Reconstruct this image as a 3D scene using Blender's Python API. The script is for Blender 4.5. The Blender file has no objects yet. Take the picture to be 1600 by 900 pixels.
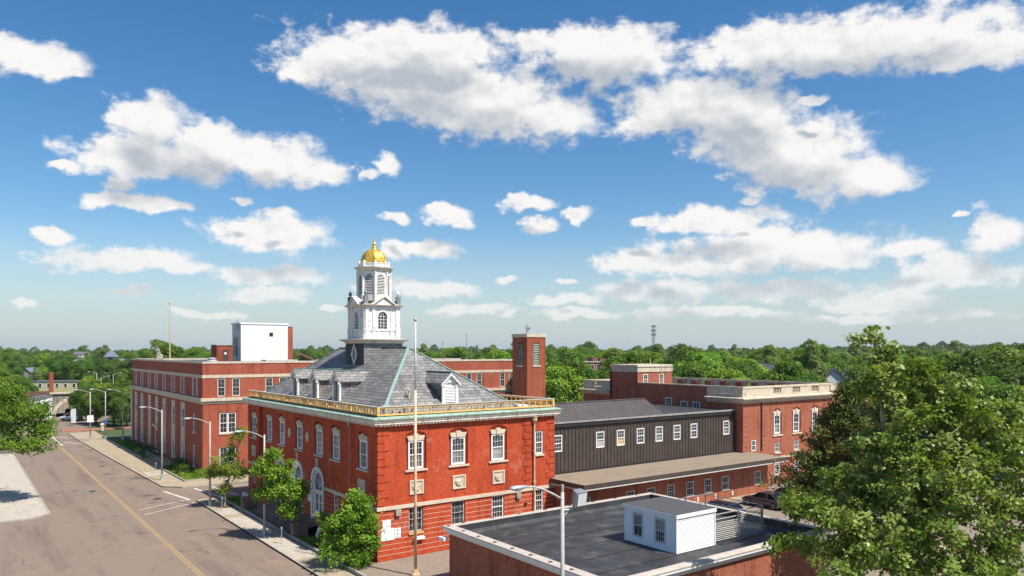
import bpy, math, random
import numpy as np
from mathutils import Vector, Matrix

random.seed(7); np.random.seed(7)
R = math.radians
scene = bpy.context.scene
COL = scene.collection

# ------------------------------------------------------------------ camera
# world axes: X runs along the facades that face the camera's right,
# Y runs up the street. The camera stands 16 m above the street.
CU, SU = 1600 / math.hypot(1600, 1180), 1180 / math.hypot(1600, 1180)
FPX, HZ, CAMH = 1180.0, 548.0, 16.0
cam_data = bpy.data.cameras.new('camera')
cam_data.sensor_width = 36.0
cam_data.lens = FPX / 1600 * 36.0
cam_data.shift_y = (HZ - 450) / 1600
cam_data.clip_start = 0.5
cam_data.clip_end = 12000
cam = bpy.data.objects.new('camera', cam_data)
cam.location = (0, 0, CAMH)
cam.rotation_euler = (R(90), 0, -math.atan2(SU, CU))
COL.objects.link(cam)
scene.camera = cam

# ------------------------------------------------------------------ sun, exposure
SUN = Vector((0.25, -0.62, 1.0)).normalized()          # towards the sun
sun_data = bpy.data.lights.new('sun', 'SUN')
sun_data.energy = 5.0
sun_data.angle = R(0.53)
sun_data.color = (1.0, 0.955, 0.88)
sun = bpy.data.objects.new('sun', sun_data)
sun.rotation_euler = SUN.to_track_quat('Z', 'Y').to_euler()
sun.location = (0, 0, 200)
COL.objects.link(sun)
vs = scene.view_settings
vs.view_transform = 'Standard'; vs.look = 'None'
vs.exposure = 0.46; vs.gamma = 1.0
try: vs.use_curve_mapping = False
except Exception: pass
scene.cycles.max_bounces = 6
scene.cycles.transparent_max_bounces = 8

# ------------------------------------------------------------------ sky with fair-weather clouds
# clouds as they stand round the horizon: (x, y, half width, half height) on the view sphere
CLOUDS = [
 (50,86,85,26),(100,108,35,12),
 (232,200,55,46),(195,243,78,30),(320,228,85,34),(420,248,88,30),(490,268,52,17),(150,240,32,18),(270,250,110,28),
 (180,285,34,11),(205,315,86,13),(270,322,30,9),(80,366,34,13),(100,255,25,9),
 (420,362,95,27),(395,358,60,22),(445,325,30,9),(605,257,23,18),(570,265,22,9),
 (190,408,110,20),(290,420,55,12),(435,430,78,16),(405,460,80,13),(660,387,70,15),(610,380,25,12),
 (545,108,100,36),(660,135,120,50),(770,165,105,48),(865,190,62,33),(640,78,160,40),(480,100,45,26),
 (945,86,112,44),(890,68,80,26),
 (1070,168,110,40),(1160,185,90,48),(1018,182,50,22),
 (1250,240,100,52),(1340,278,82,32),(1180,220,70,44),(1270,275,90,30),
 (1330,68,250,42),(1520,76,110,34),(1190,74,110,36),
 (830,322,42,11),(905,331,25,13),(845,350,30,10),(700,330,36,15),(720,345,20,10),(620,335,24,8),
 (1110,345,102,19),(1000,345,34,9),(1210,386,165,28),(1300,396,75,22),
 (985,405,52,17),(1060,420,85,17),(1420,390,46,14),(1490,425,98,25),(1415,440,42,15),(1550,360,48,27),
 (1040,455,110,18),(1210,455,120,18),(1370,468,100,14),(680,456,62,15),(595,440,42,18),
 (880,470,60,11),(740,487,80,9),(520,478,26,6),(790,436,24,5),(200,462,52,6),(45,480,22,6),(880,440,20,7),
 (375,310,22,8),(1275,155,20,8),(1500,330,22,6),(1170,312,20,7),
 (900,492,70,8),(1100,490,120,9),(1400,495,150,9),(330,492,60,6),
]
world = bpy.data.worlds.new('World')
scene.world = world
world.use_nodes = True
nt = world.node_tree
nt.nodes.clear()
def N(tree, typ, **kw):
    n = tree.nodes.new(typ)
    for k, v in kw.items():
        if k == 'inp':
            for i, val in v.items():
                n.inputs[i].default_value = val
        else:
            setattr(n, k, v)
    return n
def cloud_group(clouds):
    g = bpy.data.node_groups.new('cloud_field', 'ShaderNodeTree')
    g.interface.new_socket('Vector', in_out='INPUT', socket_type='NodeSocketVector')
    g.interface.new_socket('Value', in_out='OUTPUT', socket_type='NodeSocketFloat')
    gi = g.nodes.new('NodeGroupInput'); go = g.nodes.new('NodeGroupOutput')
    run = None
    for (px, py, rx, ry) in clouds:
        x = (px - 800) / FPX; a = math.atan(x)
        t = (HZ - py) / FPX * math.cos(a)
        big = 1.0 + 0.16 * min(1.0, rx * ry / 2500.0)
        ra = rx * 1.10 * big / FPX * math.cos(a) ** 2; rt = ry * 1.15 * big / FPX * math.cos(a)
        vm = N(g, 'ShaderNodeVectorMath', operation='MULTIPLY_ADD')
        vm.inputs[1].default_value = (1 / ra, 1 / rt, 0); vm.inputs[2].default_value = (-a / ra, -t / rt, 0)
        g.links.new(gi.outputs[0], vm.inputs[0])
        ln = N(g, 'ShaderNodeVectorMath', operation='LENGTH')
        g.links.new(vm.outputs[0], ln.inputs[0])
        if run is None: run = ln.outputs['Value']
        else:
            m = N(g, 'ShaderNodeMath', operation='SMOOTH_MIN'); m.inputs[2].default_value = 0.35
            g.links.new(run, m.inputs[0]); g.links.new(ln.outputs['Value'], m.inputs[1]); run = m.outputs[0]
    s = N(g, 'ShaderNodeMath', operation='SUBTRACT'); s.inputs[0].default_value = 1.0
    g.links.new(run, s.inputs[1]); g.links.new(s.outputs[0], go.inputs[0])
    return g
SKY_STRENGTH = 0.09
def build_sky():
    L = nt.links.new
    out = N(nt, 'ShaderNodeOutputWorld')
    sky = N(nt, 'ShaderNodeTexSky', sky_type='NISHITA')
    sky.sun_disc = False
    sky.sun_elevation = math.asin(SUN.z); sky.sun_rotation = math.atan2(SUN.x, SUN.y)
    sky.air_density = 1.0; sky.dust_density = 0.6; sky.ozone_density = 2.0; sky.altitude = 50
    tc = N(nt, 'ShaderNodeTexCoord')
    sep = N(nt, 'ShaderNodeSeparateXYZ'); L(tc.outputs['Generated'], sep.inputs[0])
    def M(op, a, b=None, c=None, clamp=False):
        n = N(nt, 'ShaderNodeMath', operation=op); n.use_clamp = clamp
        for i, x in enumerate((a, b, c)):
            if x is None: continue
            if isinstance(x, (int, float)): n.inputs[i].default_value = x
            else: L(x, n.inputs[i])
        return n.outputs[0]
    dx, dy, dz = sep.outputs
    ang = math.atan2(SU, CU)
    fx = M('ADD', M('MULTIPLY', dx, math.cos(ang)), M('MULTIPLY', dy, -math.sin(ang)))
    fy = M('ADD', M('MULTIPLY', dx, math.sin(ang)), M('MULTIPLY', dy, math.cos(ang)))
    az = M('ARCTAN2', fx, fy)
    hyp = M('MAXIMUM', M('SQRT', M('ADD', M('MULTIPLY', dx, dx), M('MULTIPLY', dy, dy))), 0.02)
    te = M('DIVIDE', dz, hyp)
    comb = N(nt, 'ShaderNodeCombineXYZ'); L(az, comb.inputs[0]); L(te, comb.inputs[1])
    P = comb.outputs[0]
    def noise(vec, scale, detail, rough, typ='FBM', sy=1.25):
        mp = N(nt, 'ShaderNodeVectorMath', operation='MULTIPLY'); mp.inputs[1].default_value = (1, sy, 1); L(vec, mp.inputs[0])
        n = N(nt, 'ShaderNodeTexNoise'); n.inputs['Scale'].default_value = scale
        n.inputs['Detail'].default_value = detail; n.inputs['Roughness'].default_value = rough
        L(mp.outputs[0], n.inputs['Vector']); return n
    # clouds of the same kind all round the sky, kept clear of the ones placed by hand
    far = M('MULTIPLY_ADD', M('ABSOLUTE', az), 2.5, -1.85, clamp=True)
    hi = M('MULTIPLY_ADD', te, 4.0, -1.75, clamp=True)
    off = M('MULTIPLY_ADD', M('MAXIMUM', far, hi), 3.0, -3.0)
    def general(vec, detail):
        n3 = noise(vec, 5.0, detail, 0.6, sy=2.2)
        return M('ADD', M('MULTIPLY_ADD', n3.outputs['Fac'], 4.5, -2.62), off)
    def finish(d0, d1, rel):
        mr = N(nt, 'ShaderNodeMapRange', interpolation_type='SMOOTHSTEP')
        mr.inputs['From Min'].default_value = -0.04; mr.inputs['From Max'].default_value = 0.64
        L(d0, mr.inputs['Value']); alpha = mr.outputs[0]
        thick = N(nt, 'ShaderNodeMapRange', interpolation_type='SMOOTHSTEP')
        thick.inputs['From Min'].default_value = 0.2; thick.inputs['From Max'].default_value = 1.15
        L(d1, thick.inputs['Value'])
        hgt = M('MULTIPLY_ADD', te, 0.8, -0.03, clamp=True)         # seen from below, high clouds show their grey bases
        lum = M('SUBTRACT', 1.0, M('MULTIPLY', thick.outputs[0], M('ADD', 0.36, hgt)))
        if rel is not None: lum = M('ADD', lum, rel)
        lum = M('MINIMUM', M('MAXIMUM', lum, 0.42), 1.06)
        ramp = N(nt, 'ShaderNodeMixRGB'); ramp.inputs[1].default_value = (0.50, 0.55, 0.62, 1); ramp.inputs[2].default_value = (1.0, 0.985, 0.965, 1)
        mr2 = N(nt, 'ShaderNodeMapRange'); mr2.inputs['From Min'].default_value = 0.42; mr2.inputs['From Max'].default_value = 1.0
        L(lum, mr2.inputs['Value']); L(mr2.outputs[0], ramp.inputs[0])
        mul = N(nt, 'ShaderNodeVectorMath', operation='SCALE'); L(ramp.outputs[0], mul.inputs[0]); mul.inputs['Scale'].default_value = CLOUD_LUM
        # low clouds fade into the bright air near the horizon
        fade = N(nt, 'ShaderNodeMapRange'); fade.inputs['From Min'].default_value = 0.0; fade.inputs['From Max'].default_value = 0.13
        fade.inputs['To Min'].default_value = 0.5; fade.inputs['To Max'].default_value = 1.0; L(te, fade.inputs['Value'])
        al = M('MULTIPLY', alpha, fade.outputs[0])
        mix = N(nt, 'ShaderNodeMixRGB'); L(al, mix.inputs[0]); L(tint.outputs[0], mix.inputs[1]); L(mul.outputs[0], mix.inputs[2])
        bg = N(nt, 'ShaderNodeBackground'); bg.inputs['Strength'].default_value = SKY_STRENGTH
        L(mix.outputs[0], bg.inputs['Color']); return bg.outputs[0]
    hs = N(nt, 'ShaderNodeHueSaturation'); hs.inputs['Saturation'].default_value = 1.33; hs.inputs['Value'].default_value = 1.08; L(sky.outputs[0], hs.inputs['Color'])
    hz_ = N(nt, 'ShaderNodeMapRange', interpolation_type='SMOOTHSTEP'); hz_.inputs['From Min'].default_value = -0.04; hz_.inputs['From Max'].default_value = 0.17
    hz_.inputs['To Min'].default_value = 0.95; hz_.inputs['To Max'].default_value = 0.0; L(te, hz_.inputs['Value'])
    tint = N(nt, 'ShaderNodeMixRGB'); L(hz_.outputs[0], tint.inputs[0]); L(hs.outputs[0], tint.inputs[1]); tint.inputs[2].default_value = HORIZON_AIR   # pale ground haze all round
    def warped(vec, noisy):
        n1 = noise(vec, 15, 5 if noisy else 2, 0.58)
        sub = N(nt, 'ShaderNodeVectorMath', operation='SUBTRACT'); sub.inputs[1].default_value = (0.5, 0.5, 0.5)
        L(n1.outputs['Color'], sub.inputs[0])
        ma = N(nt, 'ShaderNodeVectorMath', operation='MULTIPLY_ADD'); ma.inputs[1].default_value = (0.070, 0.045, 0)
        L(sub.outputs[0], ma.inputs[0]); L(vec, ma.inputs[2])
        return ma.outputs[0]
    def shifted(x, y):
        sh = N(nt, 'ShaderNodeVectorMath', operation='ADD'); sh.inputs[1].default_value = (x, y, 0); L(P, sh.inputs[0]); return sh.outputs[0]
    Pu_ = shifted(0.006, 0.012)
    nA, nB = noise(P, 30, 7, 0.60).outputs['Fac'], noise(Pu_, 30, 5, 0.60).outputs['Fac']
    mA, mB = noise(P, 11, 3, 0.5).outputs['Fac'], noise(shifted(0.012, 0.022), 11, 3, 0.5).outputs['Fac']
    w0, w1 = warped(P, True), warped(shifted(0.006, 0.040), False)
    c0 = M('MULTIPLY_ADD', nA, 2.1, -1.03); c1 = M('MULTIPLY_ADD', mA, 0.9, -0.35)
    rel = M('ADD', M('MULTIPLY', M('SUBTRACT', nA, nB), 0.6), M('MULTIPLY', M('SUBTRACT', mA, mB), 0.5))
    def front_part(clouds):
        """the clouds of one stretch of sky (evaluated only there, to keep the sky quick)"""
        if not clouds: clouds = CLOUDS[:1]
        grp = cloud_group(clouds)
        def field(w):
            gn = N(nt, 'ShaderNodeGroup'); gn.node_tree = grp; L(w, gn.inputs[0])
            return M('MINIMUM', M('MAXIMUM', gn.outputs[0], -1.5), 0.8)
        return finish(M('MULTIPLY_ADD', field(w0), 1.35, c0), M('MULTIPLY_ADD', field(w1), 1.3, c1), rel)
    def mixs(sel, a_, b_):
        ms = N(nt, 'ShaderNodeMixShader'); L(sel, ms.inputs[0]); L(a_, ms.inputs[1]); L(b_, ms.inputs[2]); return ms.outputs[0]
    XS = [-9999, 300, 560, 820, 1050, 1300, 9999]; YS = [(9999, 0.118), (0.118, 0.21), (0.21, 9999)]
    def near(c_, x0, x1, t0, t1):
        x = math.atan((c_[0] - 800) / FPX); t = (HZ - c_[1]) / FPX * math.cos(x); ax, at_ = c_[2] * 1.12 / FPX, c_[3] * 1.15 / FPX; mg = 0.085
        return x + ax + mg > x0 and x - ax - mg < x1 and t + at_ + mg * 0.8 > t0 and t - at_ - mg * 0.8 < t1
    cols = []
    for x0, x1 in zip(XS, XS[1:]):
        a0, a1 = math.atan((x0 - 800) / FPX), math.atan((x1 - 800) / FPX)
        cells = [front_part([c_ for c_ in CLOUDS if near(c_, a0, a1, t0, t1)]) for t0, t1 in ((-9, 0.118), (0.118, 0.21), (0.21, 9))]
        cols.append((a1, mixs(M('GREATER_THAN', te, 0.118), cells[0], mixs(M('GREATER_THAN', te, 0.21), cells[1], cells[2]))))
    front = cols[-1][1]
    for a1, sh_ in reversed(cols[:-1]): front = mixs(M('GREATER_THAN', az, a1), sh_, front)
    rest = finish(M('MULTIPLY', M('MINIMUM', general(P, 4), 0.9), 1.5), M('MINIMUM', general(shifted(0.004, 0.03), 3), 0.9), None)
    sel = M('MULTIPLY', M('LESS_THAN', M('ABSOLUTE', az), 0.75), M('MULTIPLY', M('LESS_THAN', te, 0.56), M('GREATER_THAN', te, -0.02)))
    ms = N(nt, 'ShaderNodeMixShader'); L(sel, ms.inputs[0]); L(rest, ms.inputs[1]); L(front, ms.inputs[2])
    L(ms.outputs[0], out.inputs[0])
CLOUD_LUM = 7.8
HORIZON_AIR = (4.25, 5.05, 5.6, 1)
build_sky()
world.cycles.sampling_method = 'MANUAL'; world.cycles.sample_map_resolution = 512

# ------------------------------------------------------------------ helpers: materials
def new_mat(name):
    m = bpy.data.materials.new(name); m.use_nodes = True
    t = m.node_tree; b = t.nodes['Principled BSDF']
    return m, t, b
def mixcol(t, fac, c1, c2, blend='MIX'):
    n = t.nodes.new('ShaderNodeMixRGB'); n.blend_type = blend
    for i, x in ((0, fac), (1, c1), (2, c2)):
        if isinstance(x, (int, float)): n.inputs[i].default_value = x
        elif isinstance(x, tuple): n.inputs[i].default_value = (*x[:3], 1)
        else: t.links.new(x, n.inputs[i])
    return n.outputs[0]
def tnoise(t, scale, detail=4, rough=0.6, vec=None):
    n = t.nodes.new('ShaderNodeTexNoise'); n.inputs['Scale'].default_value = scale
    n.inputs['Detail'].default_value = detail; n.inputs['Roughness'].default_value = rough
    if vec is not None: t.links.new(vec, n.inputs['Vector'])
    return n.outputs['Fac']
def ramp(t, val, lo, hi):
    n = t.nodes.new('ShaderNodeMapRange'); n.interpolation_type = 'SMOOTHSTEP'
    n.inputs['From Min'].default_value = lo; n.inputs['From Max'].default_value = hi
    t.links.new(val, n.inputs['Value']); return n.outputs[0]
def bump(t, b, h, strength=0.3, dist=0.02):
    n = t.nodes.new('ShaderNodeBump'); n.inputs['Strength'].default_value = strength; n.inputs['Distance'].default_value = dist
    t.links.new(h, n.inputs['Height']); t.links.new(n.outputs[0], b.inputs['Normal'])
def geo(t): return t.nodes.new('ShaderNodeNewGeometry')
MATS = {}
def mat(name, c1, c2=None, scale=3.0, rough=0.8, metal=0.0, spec=0.3, bmp=0.0, lo=0.35, hi=0.65, c3=None, scale3=0.4, amt3=0.5, rnd=0.0):
    """plain surface: two colours through noise, a third through a larger noise for wear, optional relief"""
    m, t, b = new_mat(name)
    pos = geo(t).outputs['Position']
    c2 = c2 or tuple(x * 0.75 for x in c1)
    n = tnoise(t, scale, 6, 0.65, pos)
    col = mixcol(t, ramp(t, n, lo, hi), c1, c2)
    if c3:
        n3 = tnoise(t, scale3, 7, 0.7, pos)
        f = t.nodes.new('ShaderNodeMath'); f.operation = 'MULTIPLY'; f.inputs[1].default_value = amt3
        t.links.new(ramp(t, n3, 0.5, 0.68), f.inputs[0])
        col = mixcol(t, f.outputs[0], col, c3)
    if rnd:
        oi = t.nodes.new('ShaderNodeObjectInfo')
        hs = t.nodes.new('ShaderNodeHueSaturation')
        mr = t.nodes.new('ShaderNodeMapRange'); mr.inputs['To Min'].default_value = 1 - rnd; mr.inputs['To Max'].default_value = 1 + rnd
        t.links.new(oi.outputs['Random'], mr.inputs['Value']); t.links.new(mr.outputs[0], hs.inputs['Value'])
        t.links.new(col, hs.inputs['Color']); col = hs.outputs[0]
    t.links.new(col, b.inputs['Base Color'])
    b.inputs['Roughness'].default_value = rough; b.inputs['Metallic'].default_value = metal
    b.inputs['Specular IOR Level'].default_value = spec
    if bmp: bump(t, b, n, bmp, 0.03)
    MATS[name] = m; return m
def wallcoord(t, zs=1.0):
    g = geo(t)
    sp = t.nodes.new('ShaderNodeSeparateXYZ'); t.links.new(g.outputs['Position'], sp.inputs[0])
    sn = t.nodes.new('ShaderNodeSeparateXYZ'); t.links.new(g.outputs['True Normal'], sn.inputs[0])
    def m(op, a, b_=None):
        n = t.nodes.new('ShaderNodeMath'); n.operation = op
        for i, x in enumerate((a, b_)):
            if x is None: continue
            if isinstance(x, (int, float)): n.inputs[i].default_value = x
            else: t.links.new(x, n.inputs[i])
        return n.outputs[0]
    k = m('GREATER_THAN', m('ABSOLUTE', sn.outputs[0]), m('ABSOLUTE', sn.outputs[1]))
    x = m('ADD', m('MULTIPLY', sp.outputs[1], k), m('MULTIPLY', sp.outputs[0], m('SUBTRACT', 1.0, k)))
    cb = t.nodes.new('ShaderNodeCombineXYZ'); t.links.new(x, cb.inputs[0]); t.links.new(m('MULTIPLY', sp.outputs[2], zs), cb.inputs[1])
    return cb.outputs[0], g.outputs['Position']
def brickmat(name, c1, c2, mortar, bw=0.21, bh=0.075, ms=0.007, pale=None, pamt=0.35, zs=1.0, rough=0.85, dark=None, bm=0.35, pscale=0.35, spec=0.25):
    m, t, b = new_mat(name)
    vec, pos = wallcoord(t, zs)
    br = t.nodes.new('ShaderNodeTexBrick')
    br.inputs['Scale'].default_value = 1.0; br.inputs['Brick Width'].default_value = bw; br.inputs['Row Height'].default_value = bh
    br.inputs['Mortar Size'].default_value = ms; br.inputs['Mortar Smooth'].default_value = 0.2; br.inputs['Bias'].default_value = 0.0
    br.inputs['Color1'].default_value = (*c1, 1); br.inputs['Color2'].default_value = (*c2, 1); br.inputs['Mortar'].default_value = (*mortar, 1)
    t.links.new(vec, br.inputs['Vector'])
    col = br.outputs['Color']
    # brick-to-brick and patch-to-patch variation
    st = t.nodes.new('ShaderNodeVectorMath'); st.operation = 'MULTIPLY'; st.inputs[1].default_value = (1.3, 6.0, 1); t.links.new(vec, st.inputs[0])
    f1 = ramp(t, tnoise(t, 2.2, 5, 0.7, st.outputs[0]), 0.3, 0.7)
    col = mixcol(t, f1, col, mixcol(t, 1.0, col, (0.74, 0.68, 0.66), 'MULTIPLY'))
    st2 = t.nodes.new('ShaderNodeVectorMath'); st2.operation = 'MULTIPLY'; st2.inputs[1].default_value = (7.0, 24.0, 1); t.links.new(vec, st2.inputs[0])
    f3 = ramp(t, tnoise(t, 1.0, 3, 0.75, st2.outputs[0]), 0.32, 0.68)
    col = mixcol(t, f3, mixcol(t, 1.0, col, (0.80, 0.76, 0.76), 'MULTIPLY'), mixcol(t, 1.0, col, (1.14, 1.20, 1.24), 'MULTIPLY'))
    f2 = ramp(t, tnoise(t, 0.22, 4, 0.6, pos), 0.35, 0.7)
    col = mixcol(t, f2, col, mixcol(t, 1.0, col, (0.88, 0.82, 0.80), 'MULTIPLY'))
    sk = t.nodes.new('ShaderNodeVectorMath'); sk.operation = 'MULTIPLY'; sk.inputs[1].default_value = (1.6, 0.16, 1); t.links.new(vec, sk.inputs[0])
    f4 = ramp(t, tnoise(t, 1.0, 5, 0.6, sk.outputs[0]), 0.48, 0.68)
    col = mixcol(t, f4, col, mixcol(t, 1.0, col, (0.70, 0.66, 0.66), 'MULTIPLY'))
    if pale:
        fp = ramp(t, tnoise(t, pscale, 8, 0.72, pos), 0.54, 0.70)
        q = t.nodes.new('ShaderNodeMath'); q.operation = 'MULTIPLY'; q.inputs[1].default_value = pamt; t.links.new(fp, q.inputs[0])
        col = mixcol(t, q.outputs[0], col, pale)
    if dark:
        fd = ramp(t, tnoise(t, 1.1, 7, 0.7, pos), 0.58, 0.7)
        q = t.nodes.new('ShaderNodeMath'); q.operation = 'MULTIPLY'; q.inputs[1].default_value = 0.5; t.links.new(fd, q.inputs[0])
        col = mixcol(t, q.outputs[0], col, dark)
    t.links.new(col, b.inputs['Base Color']); b.inputs['Roughness'].default_value = rough
    b.inputs['Specular IOR Level'].default_value = spec
    bump(t, b, br.outputs['Fac'], -bm, 0.012)
    MATS[name] = m; return m
def leafmat(name, c1, c2, c3, trans=0.35, rough=0.55):
    m, t, b = new_mat(name)
    at = t.nodes.new('ShaderNodeAttribute'); at.attribute_name = 'rnd'
    oi = t.nodes.new('ShaderNodeObjectInfo')
    pos = geo(t).outputs['Position']
    col = mixcol(t, at.outputs['Fac'], c1, c2)
    f = ramp(t, tnoise(t, 0.55, 3, 0.6, pos), 0.42, 0.66)
    col = mixcol(t, f, col, c3)
    hs = t.nodes.new('ShaderNodeHueSaturation')
    mr = t.nodes.new('ShaderNodeMapRange'); mr.inputs['To Min'].default_value = 0.82; mr.inputs['To Max'].default_value = 1.22
    t.links.new(oi.outputs['Random'], mr.inputs['Value']); t.links.new(mr.outputs[0], hs.inputs['Value'])
    mr2 = t.nodes.new('ShaderNodeMapRange'); mr2.inputs['To Min'].default_value = 0.485; mr2.inputs['To Max'].default_value = 0.515
    rr = t.nodes.new('ShaderNodeMath'); rr.operation = 'FRACT'
    r2 = t.nodes.new('ShaderNodeMath'); r2.operation = 'MULTIPLY'; r2.inputs[1].default_value = 7.31
    t.links.new(oi.outputs['Random'], r2.inputs[0]); t.links.new(r2.outputs[0], rr.inputs[0]); t.links.new(rr.outputs[0], mr2.inputs['Value'])
    t.links.new(mr2.outputs[0], hs.inputs['Hue']); t.links.new(col, hs.inputs['Color'])
    col = hs.outputs[0]
    t.links.new(col, b.inputs['Base Color']); b.inputs['Roughness'].default_value = rough; b.inputs['Specular IOR Level'].default_value = 0.25
    tr = t.nodes.new('ShaderNodeBsdfTranslucent'); t.links.new(mixcol(t, 1.0, col, (1.25, 1.3, 0.55), 'MULTIPLY'), tr.inputs['Color'])
    mx = t.nodes.new('ShaderNodeMixShader'); mx.inputs[0].default_value = trans
    t.links.new(b.outputs[0], mx.inputs[1]); t.links.new(tr.outputs[0], mx.inputs[2])
    t.links.new(mx.outputs[0], t.nodes['Material Output'].inputs['Surface'])
    MATS[name] = m; return m
def paint(name, c, rough=0.25, coat=0.6, metal=0.0):
    m = mat(name, c, tuple(x * 0.93 for x in c), 8, rough, metal, 0.5)
    m.node_tree.nodes['Principled BSDF'].inputs['Coat Weight'].default_value = coat
    return m

brickmat('brick', (0.68, 0.092, 0.022), (0.46, 0.048, 0.013), (0.56, 0.17, 0.085), pale=(0.56, 0.25, 0.17), pamt=0.5, dark=(0.30, 0.035, 0.015))
brickmat('brick_office', (0.48, 0.112, 0.052), (0.34, 0.068, 0.036), (0.46, 0.20, 0.13), pale=(0.42, 0.20, 0.16), pamt=0.22)
brickmat('brick_court', (0.49, 0.150, 0.074), (0.34, 0.092, 0.048), (0.47, 0.24, 0.16), pale=(0.44, 0.23, 0.18), pamt=0.25)
brickmat('brick_chimney', (0.45, 0.120, 0.052), (0.31, 0.070, 0.034), (0.38, 0.17, 0.10), pale=(0.40, 0.18, 0.12), pamt=0.3, dark=(0.12, 0.03, 0.02))
brickmat('slate', (0.345, 0.345, 0.318), (0.195, 0.203, 0.196), (0.06, 0.064, 0.062), bw=0.8, bh=0.36, ms=0.030, zs=1.55, rough=0.6, pale=(0.31, 0.25, 0.20), pamt=0.5, dark=(0.085, 0.09, 0.10), bm=0.8, pscale=0.5, spec=0.4)
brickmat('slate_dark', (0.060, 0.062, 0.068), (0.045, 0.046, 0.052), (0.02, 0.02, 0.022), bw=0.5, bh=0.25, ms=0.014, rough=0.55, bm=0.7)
brickmat('granite', (0.26, 0.20, 0.17), (0.20, 0.15, 0.13), (0.13, 0.10, 0.09), bw=0.9, bh=0.42, ms=0.012, pale=(0.32, 0.27, 0.23))
brickmat('viaduct_stone', (0.36, 0.33, 0.27), (0.25, 0.23, 0.19), (0.12, 0.11, 0.10), bw=1.1, bh=0.5, ms=0.03, pale=(0.42, 0.39, 0.33))
mat('limestone', (0.62, 0.53, 0.40), (0.50, 0.42, 0.31), 2.5, 0.85, c3=(0.22, 0.19, 0.16), scale3=0.9, amt3=0.45, bmp=0.15)
mat('limestone_clean', (0.66, 0.56, 0.42), (0.58, 0.48, 0.35), 2.0, 0.85, c3=(0.42, 0.35, 0.27), scale3=0.8, amt3=0.4)
mat('white_paint', (0.80, 0.79, 0.76), (0.70, 0.69, 0.66), 3.0, 0.55, lo=0.5, hi=0.8, rnd=0.04)
mat('peeling_white', (0.80, 0.79, 0.75), (0.66, 0.64, 0.60), 4.0, 0.6, c3=(0.30, 0.26, 0.21), scale3=2.4, amt3=0.55, lo=0.4, hi=0.7)
mat('cornice_white', (0.78, 0.72, 0.61), (0.62, 0.55, 0.45), 2.0, 0.7, c3=(0.26, 0.20, 0.14), scale3=2.2, amt3=0.6)
mat('verdigris', (0.25, 0.37, 0.29), (0.34, 0.44, 0.36), 3.0, 0.7, c3=(0.06, 0.07, 0.05), scale3=2.2, amt3=0.85)
mat('verdigris_clean', (0.27, 0.40, 0.345), (0.21, 0.33, 0.285), 2.0, 0.65)
mat('lumber', (0.74, 0.46, 0.14), (0.60, 0.35, 0.10), 5.0, 0.75, rnd=0.15)
mat('grey_board', (0.62, 0.60, 0.56), (0.48, 0.46, 0.43), 4.0, 0.8)
mat('gold_leaf', (0.85, 0.55, 0.08), (0.75, 0.43, 0.05), 3.0, 0.38, 0.55, 0.5, c3=(0.14, 0.08, 0.03), scale3=3.2, amt3=0.95)
mat('dark_siding', (0.080, 0.059, 0.047), (0.060, 0.046, 0.038), 0.7, 0.6, spec=0.3)
mat('dark_trim', (0.022, 0.019, 0.018), (0.03, 0.026, 0.024), 3, 0.6)
mat('metal_roof', (0.125, 0.105, 0.098), (0.105, 0.09, 0.085), 0.8, 0.5, spec=0.4)
mat('gutter_grey', (0.34, 0.32, 0.30), (0.25, 0.24, 0.23), 2.0, 0.55)
mat('gravel', (0.31, 0.24, 0.17), (0.19, 0.148, 0.108), 14.0, 0.95, bmp=0.4, c3=(0.17, 0.13, 0.10), scale3=0.5, amt3=0.5, lo=0.4, hi=0.6)
mat('membrane', (0.030, 0.030, 0.032), (0.050, 0.050, 0.052), 0.9, 0.55, spec=0.35, c3=(0.13, 0.12, 0.11), scale3=0.6, amt3=0.6)
mat('coping_tan', (0.52, 0.46, 0.39), (0.44, 0.38, 0.32), 3, 0.6)
mat('deck_white', (0.60, 0.59, 0.57), (0.45, 0.44, 0.43), 1.5, 0.7)
mat('vinyl_white', (0.80, 0.81, 0.83), (0.76, 0.77, 0.79), 1.0, 0.45)
mat('vinyl_cream', (0.79, 0.77, 0.70), (0.76, 0.74, 0.67), 1.0, 0.5)
mat('galvanised', (0.50, 0.51, 0.52), (0.40, 0.41, 0.42), 4, 0.45, 0.4)
mat('lamp_paint', (0.46, 0.45, 0.42), (0.38, 0.37, 0.34), 3, 0.5)
mat('rust_pole', (0.66, 0.50, 0.33), (0.50, 0.26, 0.10), 2.5, 0.75, lo=0.45, hi=0.7)
mat('dark_metal', (0.045, 0.045, 0.05), (0.035, 0.035, 0.04), 4, 0.5, 0.3)
mat('grey_metal', (0.27, 0.28, 0.29), (0.21, 0.22, 0.23), 3, 0.5, 0.3)
mat('screen_paint', (0.40, 0.38, 0.33), (0.31, 0.29, 0.25), 4, 0.6)
mat('asphalt_roof', (0.085, 0.085, 0.088), (0.065, 0.065, 0.068), 6, 0.85)
mat('concrete', (0.46, 0.405, 0.33), (0.39, 0.34, 0.275), 1.3, 0.9, bmp=0.1, c3=(0.33, 0.30, 0.26), scale3=0.5, amt3=0.5)
mat('concrete_tan', (0.38, 0.31, 0.205), (0.32, 0.255, 0.17), 1.6, 0.9, bmp=0.1, c3=(0.27, 0.22, 0.17), scale3=0.6, amt3=0.5)
mat('kerb_stone', (0.40, 0.36, 0.31), (0.30, 0.27, 0.24), 2, 0.9)
mat('paving_brick', (0.38, 0.17, 0.11), (0.30, 0.12, 0.08), 3, 0.9)
mat('line_white', (0.62, 0.58, 0.53), (0.36, 0.31, 0.26), 1.8, 0.8, lo=0.45, hi=0.65)
mat('line_yellow', (0.46, 0.30, 0.11), (0.32, 0.215, 0.12), 1.8, 0.8)
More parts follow.
